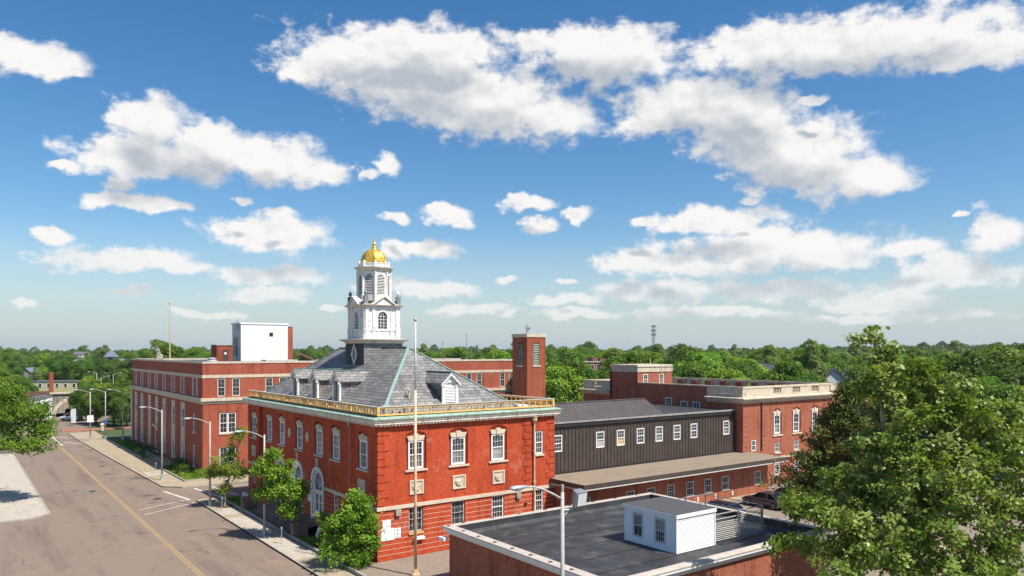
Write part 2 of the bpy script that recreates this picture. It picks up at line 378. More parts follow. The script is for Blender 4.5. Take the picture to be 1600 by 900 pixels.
mat('soil', (0.10, 0.065, 0.04), (0.07, 0.045, 0.03), 4, 0.95)
mat('bark', (0.13, 0.10, 0.075), (0.085, 0.065, 0.05), 6, 0.9, bmp=0.4)
mat('bark_pale', (0.46, 0.38, 0.28), (0.27, 0.21, 0.15), 4, 0.85, bmp=0.3)
mat('dead_wood', (0.42, 0.37, 0.31), (0.30, 0.26, 0.21), 4, 0.9)
mat('terrain', (0.055, 0.085, 0.030), (0.075, 0.085, 0.040), 0.05, 0.95)
mat('ground', (0.13, 0.115, 0.09), (0.08, 0.095, 0.045), 0.12, 0.95)
mat('lawn', (0.105, 0.150, 0.030), (0.075, 0.115, 0.022), 1.2, 0.95, c3=(0.16, 0.15, 0.06), scale3=0.4, amt3=0.5)
mat('grass', (0.13, 0.20, 0.035), (0.09, 0.15, 0.025), 3, 0.8)
mat('stone_statue', (0.34, 0.30, 0.25), (0.24, 0.21, 0.18), 4, 0.9)
mat('tyre', (0.02, 0.02, 0.02), (0.028, 0.028, 0.028), 6, 0.85)
mat('rim', (0.45, 0.45, 0.46), (0.38, 0.38, 0.39), 4, 0.35, 0.7)
mat('board_white', (0.80, 0.80, 0.79), (0.74, 0.74, 0.73), 3, 0.6)
mat('print_grey', (0.16, 0.16, 0.17), (0.10, 0.10, 0.11), 2, 0.7)
mat('sign_orange', (0.85, 0.35, 0.03), (0.80, 0.31, 0.03), 3, 0.5)
mat('sign_red', (0.45, 0.03, 0.03), (0.36, 0.02, 0.02), 3, 0.5)
mat('sign_blue', (0.05, 0.10, 0.35), (0.04, 0.08, 0.3), 3, 0.5)
mat('door_brown', (0.10, 0.07, 0.06), (0.08, 0.055, 0.05), 3, 0.6)
mat('house_yellow', (0.55, 0.50, 0.27), (0.48, 0.43, 0.23), 1, 0.8)
mat('house_cream', (0.62, 0.56, 0.42), (0.56, 0.50, 0.37), 1, 0.8)
mat('house_grey', (0.15, 0.16, 0.18), (0.12, 0.13, 0.15), 1, 0.8)
mat('house_white', (0.78, 0.78, 0.77), (0.72, 0.72, 0.71), 1, 0.7)
mat('shingle_grey', (0.13, 0.13, 0.14), (0.10, 0.10, 0.11), 3, 0.85)
mat('shingle_blue', (0.17, 0.20, 0.25), (0.14, 0.165, 0.21), 3, 0.8)
mat('rust_girder', (0.16, 0.085, 0.06), (0.11, 0.06, 0.045), 2, 0.85)
mat('tower_steel', (0.34, 0.36, 0.38), (0.28, 0.30, 0.32), 2, 0.6, 0.3)
mat('blind', (0.62, 0.60, 0.55), (0.56, 0.54, 0.49), 3, 0.8)
mat('board_ply', (0.58, 0.38, 0.16), (0.50, 0.32, 0.13), 3, 0.8)
mat('lens', (0.55, 0.57, 0.58), (0.48, 0.50, 0.52), 5, 0.2)
def asphaltmat():
    m, t, b = new_mat('asphalt'); pos = geo(t).outputs['Position']
    col = mixcol(t, ramp(t, tnoise(t, 25, 6, 0.7, pos), 0.3, 0.7), (0.245, 0.186, 0.142), (0.192, 0.147, 0.113))
    st = t.nodes.new('ShaderNodeVectorMath'); st.operation = 'MULTIPLY'; st.inputs[1].default_value = (0.55, 0.06, 1); t.links.new(pos, st.inputs[0])
    col = mixcol(t, ramp(t, tnoise(t, 1.0, 5, 0.6, st.outputs[0]), 0.48, 0.72), col, (0.165, 0.118, 0.095))
    col = mixcol(t, ramp(t, tnoise(t, 0.13, 6, 0.7, pos), 0.52, 0.7), col, (0.275, 0.195, 0.140))
    v = t.nodes.new('ShaderNodeTexVoronoi'); v.feature = 'DISTANCE_TO_EDGE'; v.inputs['Scale'].default_value = 0.13
    dn = t.nodes.new('ShaderNodeTexNoise'); dn.inputs['Scale'].default_value = 0.6; dn.inputs['Detail'].default_value = 6; t.links.new(pos, dn.inputs['Vector'])
    ad = t.nodes.new('ShaderNodeVectorMath'); ad.operation = 'MULTIPLY_ADD'; ad.inputs[1].default_value = (3, 3, 3)
    t.links.new(dn.outputs['Color'], ad.inputs[0]); t.links.new(pos, ad.inputs[2]); t.links.new(ad.outputs[0], v.inputs['Vector'])
    cr = t.nodes.new('ShaderNodeMath'); cr.operation = 'LESS_THAN'; cr.inputs[1].default_value = 0.0035; t.links.new(v.outputs['Distance'], cr.inputs[0])
    cm = t.nodes.new('ShaderNodeMath'); cm.operation = 'MULTIPLY'; t.links.new(cr.outputs[0], cm.inputs[0])
    t.links.new(ramp(t, tnoise(t, 0.2, 3, 0.5, pos), 0.5, 0.56), cm.inputs[1])
    col = mixcol(t, cm.outputs[0], col, (0.05, 0.045, 0.042))
    t.links.new(col, b.inputs['Base Color']); b.inputs['Roughness'].default_value = 0.9; b.inputs['Specular IOR Level'].default_value = 0.2
    MATS['asphalt'] = m
asphaltmat()
mat('asphalt_patch', (0.085, 0.078, 0.072), (0.065, 0.06, 0.056), 6, 0.9)
mat('lot_asphalt', (0.27, 0.215, 0.165), (0.21, 0.165, 0.13), 3, 0.92, c3=(0.13, 0.11, 0.095), scale3=0.3, amt3=0.5)
def glassmat(name, c, c2):
    m = mat(name, c, c2, 0.9, 0.04, 0.0, 0.6, rnd=0.5)
    return m
glassmat('glass', (0.030, 0.036, 0.042), (0.055, 0.06, 0.062))
glassmat('glass_curtain', (0.27, 0.26, 0.23), (0.13, 0.13, 0.12))
glassmat('car_glass', (0.012, 0.014, 0.018), (0.018, 0.02, 0.025))
leafmat('leaf_maple', (0.19, 0.31, 0.026), (0.105, 0.205, 0.02), (0.245, 0.345, 0.036))
leafmat('leaf_plane', (0.26, 0.4, 0.058), (0.095, 0.19, 0.025), (0.36, 0.46, 0.125), trans=0.28, rough=0.38)
leafmat('leaf_mid', (0.122, 0.222, 0.022), (0.062, 0.142, 0.016), (0.175, 0.255, 0.032))
leafmat('leaf_dark', (0.075, 0.155, 0.018), (0.044, 0.105, 0.013), (0.11, 0.195, 0.024))
leafmat('leaf_light', (0.205, 0.27, 0.062), (0.13, 0.2, 0.044), (0.24, 0.29, 0.085))
leafmat('leaf_juniper', (0.190, 0.220, 0.042), (0.115, 0.155, 0.030), (0.260, 0.175, 0.055), trans=0.15)
leafmat('leaf_hedge', (0.085, 0.165, 0.018), (0.05, 0.11, 0.014), (0.14, 0.215, 0.024))

# ------------------------------------------------------------------ helpers: geometry
ORG = {}
class MB:
    """collects faces in world coordinates, links them as one mesh object"""
    def __init__(s): s.v = []; s.f = []
    def poly(s, pts):
        i = len(s.v); s.v += [tuple(p) for p in pts]; s.f.append(tuple(range(i, i + len(pts)))); return s
    def box(s, x0, x1, y0, y1, z0, z1):
        i = len(s.v)
        s.v += [(x0,y0,z0),(x1,y0,z0),(x1,y1,z0),(x0,y1,z0),(x0,y0,z1),(x1,y0,z1),(x1,y1,z1),(x0,y1,z1)]
        s.f += [(i,i+3,i+2,i+1),(i+4,i+5,i+6,i+7),(i,i+1,i+5,i+4),(i+1,i+2,i+6,i+5),(i+2,i+3,i+7,i+6),(i+3,i,i+4,i+7)]; return s
    def hexa(s, lo, hi):
        n = len(lo); i = len(s.v); s.v += [tuple(p) for p in lo] + [tuple(p) for p in hi]
        s.f.append(tuple(i + k for k in reversed(range(n)))); s.f.append(tuple(i + n + k for k in range(n)))
        for k in range(n): s.f.append((i + k, i + (k + 1) % n, i + n + (k + 1) % n, i + n + k))
        return s
    def prism(s, pts, z0, z1): return s.hexa([(x, y, z0) for x, y in pts], [(x, y, z1) for x, y in pts])
    def bar(s, p0, p1, w, h, up=(0, 0, 1)):
        p0, p1 = Vector(p0), Vector(p1); d = (p1 - p0).normalized(); up = Vector(up)
        if abs(d.dot(up)) > 0.99: up = Vector((1, 0, 0))
        a = d.cross(up).normalized() * w / 2; b_ = a.cross(d).normalized() * h / 2
        return s.hexa([p0 - a - b_, p0 + a - b_, p0 + a + b_, p0 - a + b_], [p1 - a - b_, p1 + a - b_, p1 + a + b_, p1 - a + b_])
    def tube(s, p0, p1, r0, r1=None, n=8): return s.path([p0, p1], [r0, r0 if r1 is None else r1], n)
    def path(s, pts, rad, n=8, cap=True):
        pts = [Vector(p) for p in pts]; rings = []; ref = None
        for k, p in enumerate(pts):
            d = (pts[min(k + 1, len(pts) - 1)] - pts[max(k - 1, 0)]).normalized()
            if ref is None or abs(d.dot(ref)) > 0.95: ref = Vector((0, 0, 1)) if abs(d.z) < 0.9 else Vector((1, 0, 0))
            a = d.cross(ref).normalized(); b_ = a.cross(d).normalized()
            i = len(s.v); rings.append(i)
            r = rad[k]
            s.v += [tuple(p + a * r * math.cos(2 * math.pi * q / n) + b_ * r * math.sin(2 * math.pi * q / n)) for q in range(n)]
        for i, j in zip(rings, rings[1:]):
            for q in range(n): s.f.append((i + q, i + (q + 1) % n, j + (q + 1) % n, j + q))
        if cap:
            s.f.append(tuple(rings[0] + q for q in reversed(range(n)))); s.f.append(tuple(rings[-1] + q for q in range(n)))
        return s
    def lathe(s, cx, cy, prof, n=16, rot=0.0, sx=1.0, sy=1.0):
        rings = []
        for r, z in prof:
            i = len(s.v); rings.append(i)
            s.v += [(cx + sx * r * math.cos(rot + 2 * math.pi * q / n), cy + sy * r * math.sin(rot + 2 * math.pi * q / n), z) for q in range(n)]
        for i, j in zip(rings, rings[1:]):
            for q in range(n): s.f.append((i + q, i + (q + 1) % n, j + (q + 1) % n, j + q))
        s.f.append(tuple(rings[0] + q for q in reversed(range(n)))); s.f.append(tuple(rings[-1] + q for q in range(n))); return s
    def ball(s, c, rx, ry=None, rz=None, n=12, m=7):
        ry = ry or rx; rz = rz or rx
        prof = [(max(0.02, math.sin(math.pi * k / m)), -math.cos(math.pi * k / m)) for k in range(m + 1)]
        i = len(s.v)
        s.lathe(0, 0, prof, n)
        for k in range(i, len(s.v)):
            x, y, z = s.v[k]; s.v[k] = (c[0] + x * rx, c[1] + y * ry, c[2] + z * rz)
        return s
    def mesh(s, name, org=(0, 0, 0), smooth=False):
        me = bpy.data.meshes.new(name)
        o = org
        me.from_pydata([(x - o[0], y - o[1], z - o[2]) for x, y, z in s.v], [], s.f)
        if smooth: me.polygons.foreach_set('use_smooth', [True] * len(me.polygons))
        me.update(); return me
    def build(s, name, m, parent=None, base=None, smooth=False, label=None, cat=None, group=None, kind=None):
        org = ORG[parent.name] if parent else (base or (0, 0, 0))
        me = s.mesh(name, org, smooth)
        o = bpy.data.objects.new(name, me); COL.objects.link(o)
        me.materials.append(MATS[m])
        if parent: o.parent = parent
        else: o.location = org
        ORG[o.name] = org
        return tag(o, label, cat, group, kind)
def tag(o, label=None, cat=None, group=None, kind=None):
    for k, v in (('label', label), ('category', cat), ('group', group), ('kind', kind)):
        if v: o[k] = v
    return o
def thing(name, label, cat, base=(0, 0, 0), group=None):
    o = bpy.data.objects.new(name, None); COL.objects.link(o); o.location = base; o.empty_display_size = 0.5
    ORG[o.name] = base
    return tag(o, label, cat, group)
def inst(me, name, parent, loc, rz=0.0, m=None, scale=None):
    """a further object on shared mesh data, placed at world loc under parent"""
    o = bpy.data.objects.new(name, me); COL.objects.link(o)
    org = ORG[parent.name] if parent else (0, 0, 0)
    o.location = (loc[0] - org[0], loc[1] - org[1], loc[2] - org[2]); o.rotation_euler = (0, 0, rz)
    if scale: o.scale = scale
    if parent: o.parent = parent
    ORG[o.name] = loc
    return o
def copy_tree(o, parent=None):
    c = o.copy(); COL.objects.link(c); c.parent = parent
    for ch in list(o.children): copy_tree(ch, c)
    return c
def struct(mb, name, m, base=(0, 0, 0), **k): return mb.build(name, m, base=base, kind='structure', **k)
def ray(px): x = (px - 800) / FPX; return (x * CU + SU, -x * SU + CU)
def at(px, Y): r = ray(px); return (r[0] * Y, r[1] * Y)                # a spot on the ground, Y metres ahead
def up(py, Y): return CAMH - (py - HZ) * Y / FPX
def Pv(v): return lambda a, z, d=0.0: (a, v + d, z)                    # facade facing -Y
def Pu(u): return lambda a, z, d=0.0: (u + d, a, z)                    # facade facing -X
def facade(mb, P, a0, a1, z0, z1, ops, top=True):
    """wall sheet with recessed openings: (a0, a1, z0, z1, depth, rise, back)"""
    xs = sorted({a0, a1, *[o[0] for o in ops], *[o[1] for o in ops]}); zs = sorted({z0, z1, *[o[2] for o in ops], *[o[3] for o in ops]})
    for i in range(len(xs) - 1):
        run = None
        for j in range(len(zs) - 1):
            cx, cz = (xs[i] + xs[i+1]) / 2, (zs[j] + zs[j+1]) / 2
            hole = any(o[0] < cx < o[1] and o[2] < cz < o[3] for o in ops)
            if not hole and run is None: run = zs[j]
            if run is not None and (hole or j == len(zs) - 2):
                e = zs[j] if hole else zs[j+1]
                mb.poly([P(xs[i], run), P(xs[i+1], run), P(xs[i+1], e), P(xs[i], e)]); run = None
    for (b0, b1, c0, c1, d, rise, back) in ops:
        if rise:
            n = 10; mid = (b0 + b1) / 2; hw = (b1 - b0) / 2
            arc = [(mid - hw * math.cos(math.pi * k / n), c1 - rise + rise * math.sin(math.pi * k / n)) for k in range(n + 1)]
            for k in range(n):
                cor = (b0, c1) if k < n / 2 else (b1, c1)
                mb.poly([P(*cor), P(*arc[k + 1]), P(*arc[k])])
            edge = [(b0, c0)] + arc + [(b1, c0)]
        else: edge = [(b0, c0), (b0, c1), (b1, c1), (b1, c0)]
        for k in range(len(edge)):
            p, q = edge[k], edge[(k + 1) % len(edge)]
            mb.poly([P(*p), P(*q), P(*q, d), P(*p, d)])
        if back: mb.poly([P(b0, c0, d), P(b1, c0, d), P(b1, c1, d), P(b0, c1, d)])
    return mb
WIN = {}
def window_meshes(w, h, cols, rows, fr=0.1):
    k = (round(w, 2), round(h, 2), cols, rows, fr)
    if k in WIN: return WIN[k]
    f = MB(); x = w / 2
    f.box(-x, -x + fr, 0, 0.1, 0, h); f.box(x - fr, x, 0, 0.1, 0, h)
    f.box(-x + fr, x - fr, 0, 0.1, h - fr, h); f.box(-x + fr, x - fr, 0, 0.1, 0, fr * 1.1)
    f.box(-x + fr, x - fr, 0.012, 0.1, h * 0.5 - 0.035, h * 0.5 + 0.035)
    for (zb, zt, yy) in ((fr * 1.1, h * 0.5 - 0.035, 0.055), (h * 0.5 + 0.035, h - fr, 0.03)):
        for c in range(1, cols):
            xx = -x + fr + (w - 2 * fr) * c / cols; f.box(xx - 0.009, xx + 0.009, yy, yy + 0.03, zb, zt)
        for r in range(1, rows):
            zz = zb + (zt - zb) * r / rows
            for c in range(cols):
                xa = -x + fr + (w - 2 * fr) * c / cols + (0.014 if c else 0); xb = -x + fr + (w - 2 * fr) * (c + 1) / cols - (0.014 if c < cols - 1 else 0)
                f.box(xa, xb, yy, yy + 0.03, zz - 0.009, zz + 0.009)
    pu = MB().poly([(-x + fr, 0.06, h * 0.5), (x - fr, 0.06, h * 0.5), (x - fr, 0.06, h - fr), (-x + fr, 0.06, h - fr)])
    pl = MB().poly([(-x + fr, 0.085, fr), (x - fr, 0.085, fr), (x - fr, 0.085, h * 0.5), (-x + fr, 0.085, h * 0.5)])
    WIN[k] = (f.mesh('window'), pu.mesh('pane'), pl.mesh('pane'))
    return WIN[k]
def window(parent, face, a, z0, w, h, plane, depth, cols=2, rows=2, frame='white_paint', upper='glass', lower='glass', fr=0.1):
    """sash window centred on a; face 'v' looks down -Y, 'u' looks down -X"""
    me = window_meshes(w, h, cols, rows, fr)
    loc = (a, plane + depth, z0) if face == 'v' else (plane + depth, a, z0)
    rz = 0.0 if face == 'v' else -math.pi / 2
    o = inst(me[0], 'window', parent, loc, rz)
    if not me[0].materials: me[0].materials.append(MATS[frame])
    if me[0].materials[0] != MATS[frame]: o.material_slots[0].link = 'OBJECT'; o.material_slots[0].material = MATS[frame]
    for k, g in ((1, upper), (2, lower)):
        p = bpy.data.objects.new('pane', me[k]); COL.objects.link(p); p.parent = o
        if not me[k].materials: me[k].materials.append(MATS['glass'])
        if g != 'glass': p.material_slots[0].link = 'OBJECT'; p.material_slots[0].material = MATS[g]
    return o
# ------------------------------------------------------------------ the setting: ground, road, pavements
def ground_sheet():
    mb = MB(); rad = [0, 60, 140, 240, 330, 450, 650, 900, 1300, 1900, 2800, 4200, 7000]; n = 72
    def hz(r, a):
        k = min(1.0, max(0.0, (r - 300) / 1300)); k = k * k * (3 - 2 * k)
        return -0.06 + k * (9 + 5 * math.sin(a * 3 + 1) + 3 * math.sin(a * 7))
    ring = []
    for r in rad:
        ring.append([len(mb.v) + q for q in range(n)])
        for q in range(n):
            a = 2 * math.pi * q / n; mb.v.append((r * math.cos(a), r * math.sin(a), hz(r, a)))
    for i, j in zip(ring, ring[1:]):
        for q in range(n): mb.f.append((i[q], i[(q + 1) % n], j[(q + 1) % n], j[q]))
    return mb, hz
gmb, HILL = ground_sheet()
struct(gmb, 'ground', 'terrain')
def sheet(name, m, pts, z, kind='structure'):
    return MB().poly([(x, y, z) for x, y in pts]).build(name, m, kind=kind)
struct(MB().prism([(-60, -40), (96, -40), (96, 100.5), (22, 100.5), (22, 160), (-60, 160)], -0.05, -0.02), 'yard', 'ground')
struct(MB().poly([(-60, -40, 0), (22.9, -40, 0), (22.9, 84.7, 0), (96, 84.7, 0), (96, 93.8, 0), (22, 93.8, 0), (21.8, 150, 0), (21.2, 176, 0), (30, 204, 0), (31, 300, 0), (19.5, 300, 0), (18.8, 204, 0), (9, 170, 0), (7.0, 139, 0), (-60, 139, 0)]), 'road', 'asphalt')
# painted lines
for k, (y0, y1) in enumerate([(-30, 150)]):
    for off in (-0.17, 0.06):
        sheet('centre_line', 'line_yellow', [(14.13 + off, y0), (14.24 + off, y0), (14.20 + off, y1), (14.09 + off, y1)], 0.006)
def stripe(x0, y0, x1, y1, w=0.22):
    d = Vector((x1 - x0, y1 - y0)).normalized() * w / 2
    sheet('painted_line', 'line_white', [(x0 - d.y, y0 + d.x), (x1 - d.y, y1 + d.x), (x1 + d.y, y1 - d.x), (x0 + d.y, y0 - d.x)], 0.006)
stripe(14.9, 83.3, 20.0, 86.0, 0.14); stripe(14.9, 80.6, 20.4, 84.0, 0.14); stripe(19.1, 92.7, 20.3, 85.6, 0.30)
stripe(22.4, 92.5, 23.4, 85.2, 0.28); stripe(24.4, 92.8, 25.2, 85.4, 0.28); stripe(25.6, 91.6, 34, 91.6, 0.2)
stripe(14.6, 172, 14.5, 147, 0.3); stripe(16.0, 151, 17.6, 148.6, 0.28); stripe(15.0, 163, 16.6, 160, 0.28); stripe(15.2, 152, 16.2, 152.6, 0.5); stripe(14.9, 168, 15.6, 168.4, 0.5)
for k in range(3):
    x, y, a = ((17.2, 91, 0.4), (16.0, 110, 1.5), (18.1, 104, 0.1))[k]
    sheet('asphalt_patch', 'asphalt_patch', [(x + math.cos(a + q * 0.785) * (0.9 if q % 2 else 0.6), y + math.sin(a + q * 0.785) * 0.35) for q in range(8)], 0.005)
# pavement beside the domed building: kerb and slabs
def kerb(pts, w=0.16, z=0.15):
    mb = MB()
    for (a, b) in zip(pts, pts[1:]):
        d = Vector((b[0] - a[0], b[1] - a[1])); d.normalize(); nrm = Vector((-d.y, d.x)) * w
        mb.prism([(a[0], a[1]), (b[0], b[1]), (b[0] + nrm.x, b[1] + nrm.y), (a[0] + nrm.x, a[1] + nrm.y)], -0.04, z)
    return struct(mb, 'kerb', 'kerb_stone')
walk = struct(MB().box(20.62, 22.75, -40, 84.3, -0.04, 0.10), 'pavement', 'concrete_tan')
ORG[walk.name] = (0, 0, 0)
kerb([(20.62, 84.46), (20.62, -40)]); kerb([(28, 84.3), (20.62, 84.3)])
slab_me = {}
def slab(parent, x0, x1, y0, y1, z, m):
    k = (round(x1 - x0, 2), round(y1 - y0, 2), m)
    if k not in slab_me:
        slab_me[k] = MB().box(0, x1 - x0, 0, y1 - y0, 0, 0.03).mesh('slab'); slab_me[k].materials.append(MATS[m])
    return inst(slab_me[k], 'slab', parent, (x0, y0, z))
y = 56.0
while y < 84.0:
    tan = (y > 77.0) or (72.6 < y < 74.2)
    slab(walk, 20.64, 22.73, y, y + 1.57, 0.10 + random.uniform(-0.003, 0.003), 'concrete_tan' if tan else 'concrete'); y += 1.6
kerb([(22.92, 84.2), (22.92, 40)], 0.17, 0.32)
struct(MB().box(22.93, 26.3, 57.0, 84.1, -0.04, 0.16), 'lawn', 'lawn')
# pavement beside the long office building
wf = struct(MB().prism([(19.5, 95.5), (21.3, 93.75), (60, 93.75), (60, 97.3), (22.4, 97.3), (22.2, 170), (17.5, 166), (18.3, 130)], -0.04, 0.12), 'pavement', 'concrete_tan')
kerb([(21.3, 93.75), (19.5, 95.5), (18.3, 130), (17.5, 166)][::-1], 0.16, 0.14)
kerb([(60, 93.65), (21.3, 93.65)][::-1], 0.12, 0.14)
y = 97.6
while y < 128:
    slab(wf, 19.62 if y < 112 else 19.2, 22.1, y, y + 1.66, 0.12, 'concrete' if 103 < y < 107 else 'concrete_tan'); y += 1.7
struct(MB().prism([(22.45, 97.35), (60, 97.35), (60, 100.4), (25.2, 100.4), (25.2, 112), (22.25, 112)], -0.04, 0.22), 'lawn', 'lawn')
struct(MB().prism([(22.2, 122), (25.2, 122), (25.2, 148), (22.1, 148)], -0.04, 0.22), 'lawn', 'lawn')
kerb([(60, 97.34), (22.5, 97.34), (22.3, 112)], 0.14, 0.30); kerb([(22.2, 122), (22.1, 148)], 0.14, 0.30)
struct(MB().box(22.3, 25.2, 112.05, 121.95, -0.04, 0.16), 'pavement', 'concrete_tan')
# pavement on the near left with big pale slabs
wl = struct(MB().prism([(-40, 84.7), (5.6, 84.7), (7.4, 86.2), (7.2, 140), (-40, 140)], -0.04, 0.10), 'pavement', 'concrete')
kerb([(-40, 84.55), (5.7, 84.55), (7.52, 86.1), (7.3, 140)], 0.16, 0.14)
for i in range(5):
    for j in range(9):
        slab(wl, 6.9 - (i + 1) * 1.95, 6.9 - i * 1.95 - 0.035, 87.2 + j * 2.4, 87.2 + (j + 1) * 2.4 - 0.035, 0.10 + random.uniform(-0.004, 0.004), 'concrete')
struct(MB().prism([(16.9, 172), (30, 172), (30, 176), (17.2, 176)], -0.04, 0.12), 'pavement', 'paving_brick')
struct(MB().prism([(17.6, 150), (21.9, 150), (21.9, 168), (17.6, 168)], 0.12, 0.126), 'pavement', 'concrete_tan')
# car park behind the brick annex, rising to the right
lot = MB(); lot.poly([(46.9, -30, 0.0), (62, -30, 0.85), (62, 51.5, 0.85), (46.9, 51.5, 0.0)]); lot.poly([(62, -30, 0.85), (140, -30, 0.95), (140, 51.5, 0.95), (62, 51.5, 0.85)])
struct(lot, 'car_park', 'lot_asphalt')
struct(MB().box(52, 69.9, 47.6, 48.75, 0.3, 1.02), 'pavement', 'concrete_tan')
struct(MB().box(22.75, 46.8, 43.7, 51.8, -0.04, 0.04), 'alley', 'lot_asphalt')

# ------------------------------------------------------------------ the domed brick building
def ring(mb, u0, u1, v0, v1, prof):
    for (o0, z0), (o1, z1) in zip(prof, prof[1:]):
        a = [(u0 - o0, v0 - o0, z0), (u1 + o0, v0 - o0, z0), (u1 + o0, v1 + o0, z0), (u0 - o0, v1 + o0, z0)]
        b = [(u0 - o1, v0 - o1, z1), (u1 + o1, v0 - o1, z1), (u1 + o1, v1 + o1, z1), (u0 - o1, v1 + o1, z1)]
        for k in range(4): mb.poly([a[k], a[(k + 1) % 4], b[(k + 1) % 4], b[k]])
    return mb
U0, U1, V0, V1 = 25.67, 42.95, 51.9, 83.1
UC = 25.97
hall = thing('brick_building', 'red brick civic building with slate hip roof, white cupola and gilded dome', 'building', (U0, V0, 0))
# front wall (faces the lot)
C3 = [28.97, 32.87, 36.82]
ops = []
for a in C3:
    ops.append((a - 0.92, a + 0.92, 6.75, 9.74, 0.17, 0.42, True))
    ops.append((a - 0.63, a + 0.63, 1.85, 3.83, 0.20, 0, True))
ops.append((40.80, 41.68, 6.93, 8.98, 0.18, 0, True)); ops.append((40.80, 41.68, 1.85, 3.83, 0.18, 0, True))
w_front = facade(MB(), Pv(V0), U0, U1, 0, 10.4, ops).build('wall', 'brick', hall)
# street wall: end bays stand 0.3 m proud of the middle
LW = [77.25, 73.5, 68.83, 64.04, 60.4]; DOORS = [74.0, 69.15, 64.33]; NB, FB = 56.9, 79.4
ops = [(54.45 - 0.92, 54.45 + 0.92, 6.75, 9.74, 0.17, 0.42, True), (54.45 - 0.55, 54.45 + 0.55, 1.85, 3.83, 0.2, 0, True)]
near_bay = facade(MB(), Pu(U0), V0, NB, 0, 10.4, ops); near_bay.poly([(U0, NB, 0), (UC, NB, 0), (UC, NB, 10.4), (U0, NB, 10.4)])
w_bay = near_bay.build('wall', 'brick', hall)
ops = [(81.1 - 0.92, 81.1 + 0.92, 6.75, 9.74, 0.17, 0.42, True), (81.1 - 0.55, 81.1 + 0.55, 1.4, 3.83, 0.2, 0, True)]
fbm = facade(MB(), Pu(U0), FB, V1, 0, 10.4, ops); fbm.poly([(U0, FB, 0), (UC, FB, 0), (UC, FB, 10.4), (U0, FB, 10.4)])
fbm.build('wall', 'brick', hall)
ops = []
for a in LW: ops.append((a - 0.92, a + 0.92, 6.75, 9.74, 0.17, 0.42, True))
for a in DOORS: ops.append((a - 1.15, a + 1.15, 0.9, 5.42, 0.35, 1.15, True))
for a in (60.4, 77.4): ops.append((a - 0.55, a + 0.55, 1.85, 3.83, 0.2, 0, True))
facade(MB(), Pu(UC), NB, FB, 0, 10.4, ops).build('wall', 'brick', hall)
bw = MB(); bw.poly([(U0, V1, 0), (U1, V1, 0), (U1, V1, 10.4), (U0, V1, 10.4)]); bw.poly([(U1, V0, 0), (U1, V1, 0), (U1, V1, 10.4), (U1, V0, 10.4)])
bw.build('wall', 'brick', hall)
# windows, lintels and sills
def lintel_mesh():
    mb = MB(); w = 0.66; t = 0.80
    for (x0, x1, y0, z0, z1, s0, s1) in ((-w, -0.17, 0.0, 0.0, 0.36, 0, 0.14), (0.17, w, 0.0, 0.0, 0.36, 0.14, 0)):
        xa, xb = x0, x1
        la, lb = (xa - s0 * 0 , xb); ha, hb = (xa - (0.14 if x0 < 0 else 0), xb + (0.14 if x0 > 0 else 0))
        mb.hexa([(la, 0, 0), (lb, 0, 0), (lb, 0.15, 0), (la, 0.15, 0)], [(ha, 0, 0.36), (hb, 0, 0.36), (hb, 0.15, 0.36), (ha, 0.15, 0.36)])
    mb.hexa([(-0.165, -0.05, 0), (0.165, -0.05, 0), (0.165, 0.15, 0), (-0.165, 0.15, 0)], [(-0.22, -0.05, 0.50), (0.22, -0.05, 0.50), (0.22, 0.15, 0.50), (-0.22, 0.15, 0.50)])
    m = mb.mesh('lintel'); m.materials.append(MATS['limestone_clean']); return m
LINT = lintel_mesh()
SILL = MB().box(-0.98, 0.98, -0.12, 0.2, -0.14, 0).mesh('sill'); SILL.materials.append(MATS['limestone_clean'])
def big_window(face, a, plane, up_, lo_):
    window(hall, face, a, 6.78, 1.32, 2.2, plane, 0.04, 4, 2, 'white_paint', up_, lo_, 0.13)
    rz = 0 if face == 'v' else -math.pi / 2
    loc = (lambda z, d: (a, plane + d, z)) if face == 'v' else (lambda z, d: (plane + d, a, z))
    inst(LINT, 'lintel', hall, loc(9.0, -0.02), rz); inst(SILL, 'sill', hall, loc(6.75, 0), rz)
for k, a in enumerate(C3): big_window('v', a, V0, 'glass', 'glass_curtain')
for k, a in enumerate(LW): big_window('u', a, UC, 'glass', 'glass_curtain' if k % 2 else 'glass')
big_window('u', 54.45, U0, 'glass', 'glass'); big_window('u', 81.1, U0, 'glass', 'glass')
window(hall, 'v', 41.24, 6.95, 0.86, 2.0, V0, 0.06, 3, 2); window(hall, 'v', 41.24, 1.9, 0.86, 1.92, V0, 0.06, 3, 2)
inst(SILL, 'sill', hall, (41.24, V0, 6.93), 0, scale=(0.5, 1, 1))
for k, a in enumerate(C3):
    window(hall, 'v', a, 1.87, 1.22, 1.95, V0, 0.10, 4, 2, 'white_paint', 'glass', 'glass')
    if k < 2:
        g = MB()
        for q in range(8): g.box(a - 0.56 + q * 0.16 - 0.012, a - 0.56 + q * 0.16 + 0.012, V0 + 0.02, V0 + 0.045, 1.9, 3.8)
        for z in (2.1, 2.85, 3.6): g.box(a - 0.6, a + 0.6, V0 + 0.046, V0 + 0.06, z - 0.015, z + 0.015)
        g.build('window_grille', 'dark_metal', hall)
    MB().box(a - 0.66, a + 0.66, V0 - 0.1, V0 + 0.1, 1.72, 1.848).build('sill', 'limestone_clean' if k else 'lumber', hall)
for a, pl in ((54.45, U0), (60.4, UC), (77.4, UC), (81.1, U0)):
    window(hall, 'u', a, 1.87, 1.08, 1.95, pl, 0.10, 3, 2)
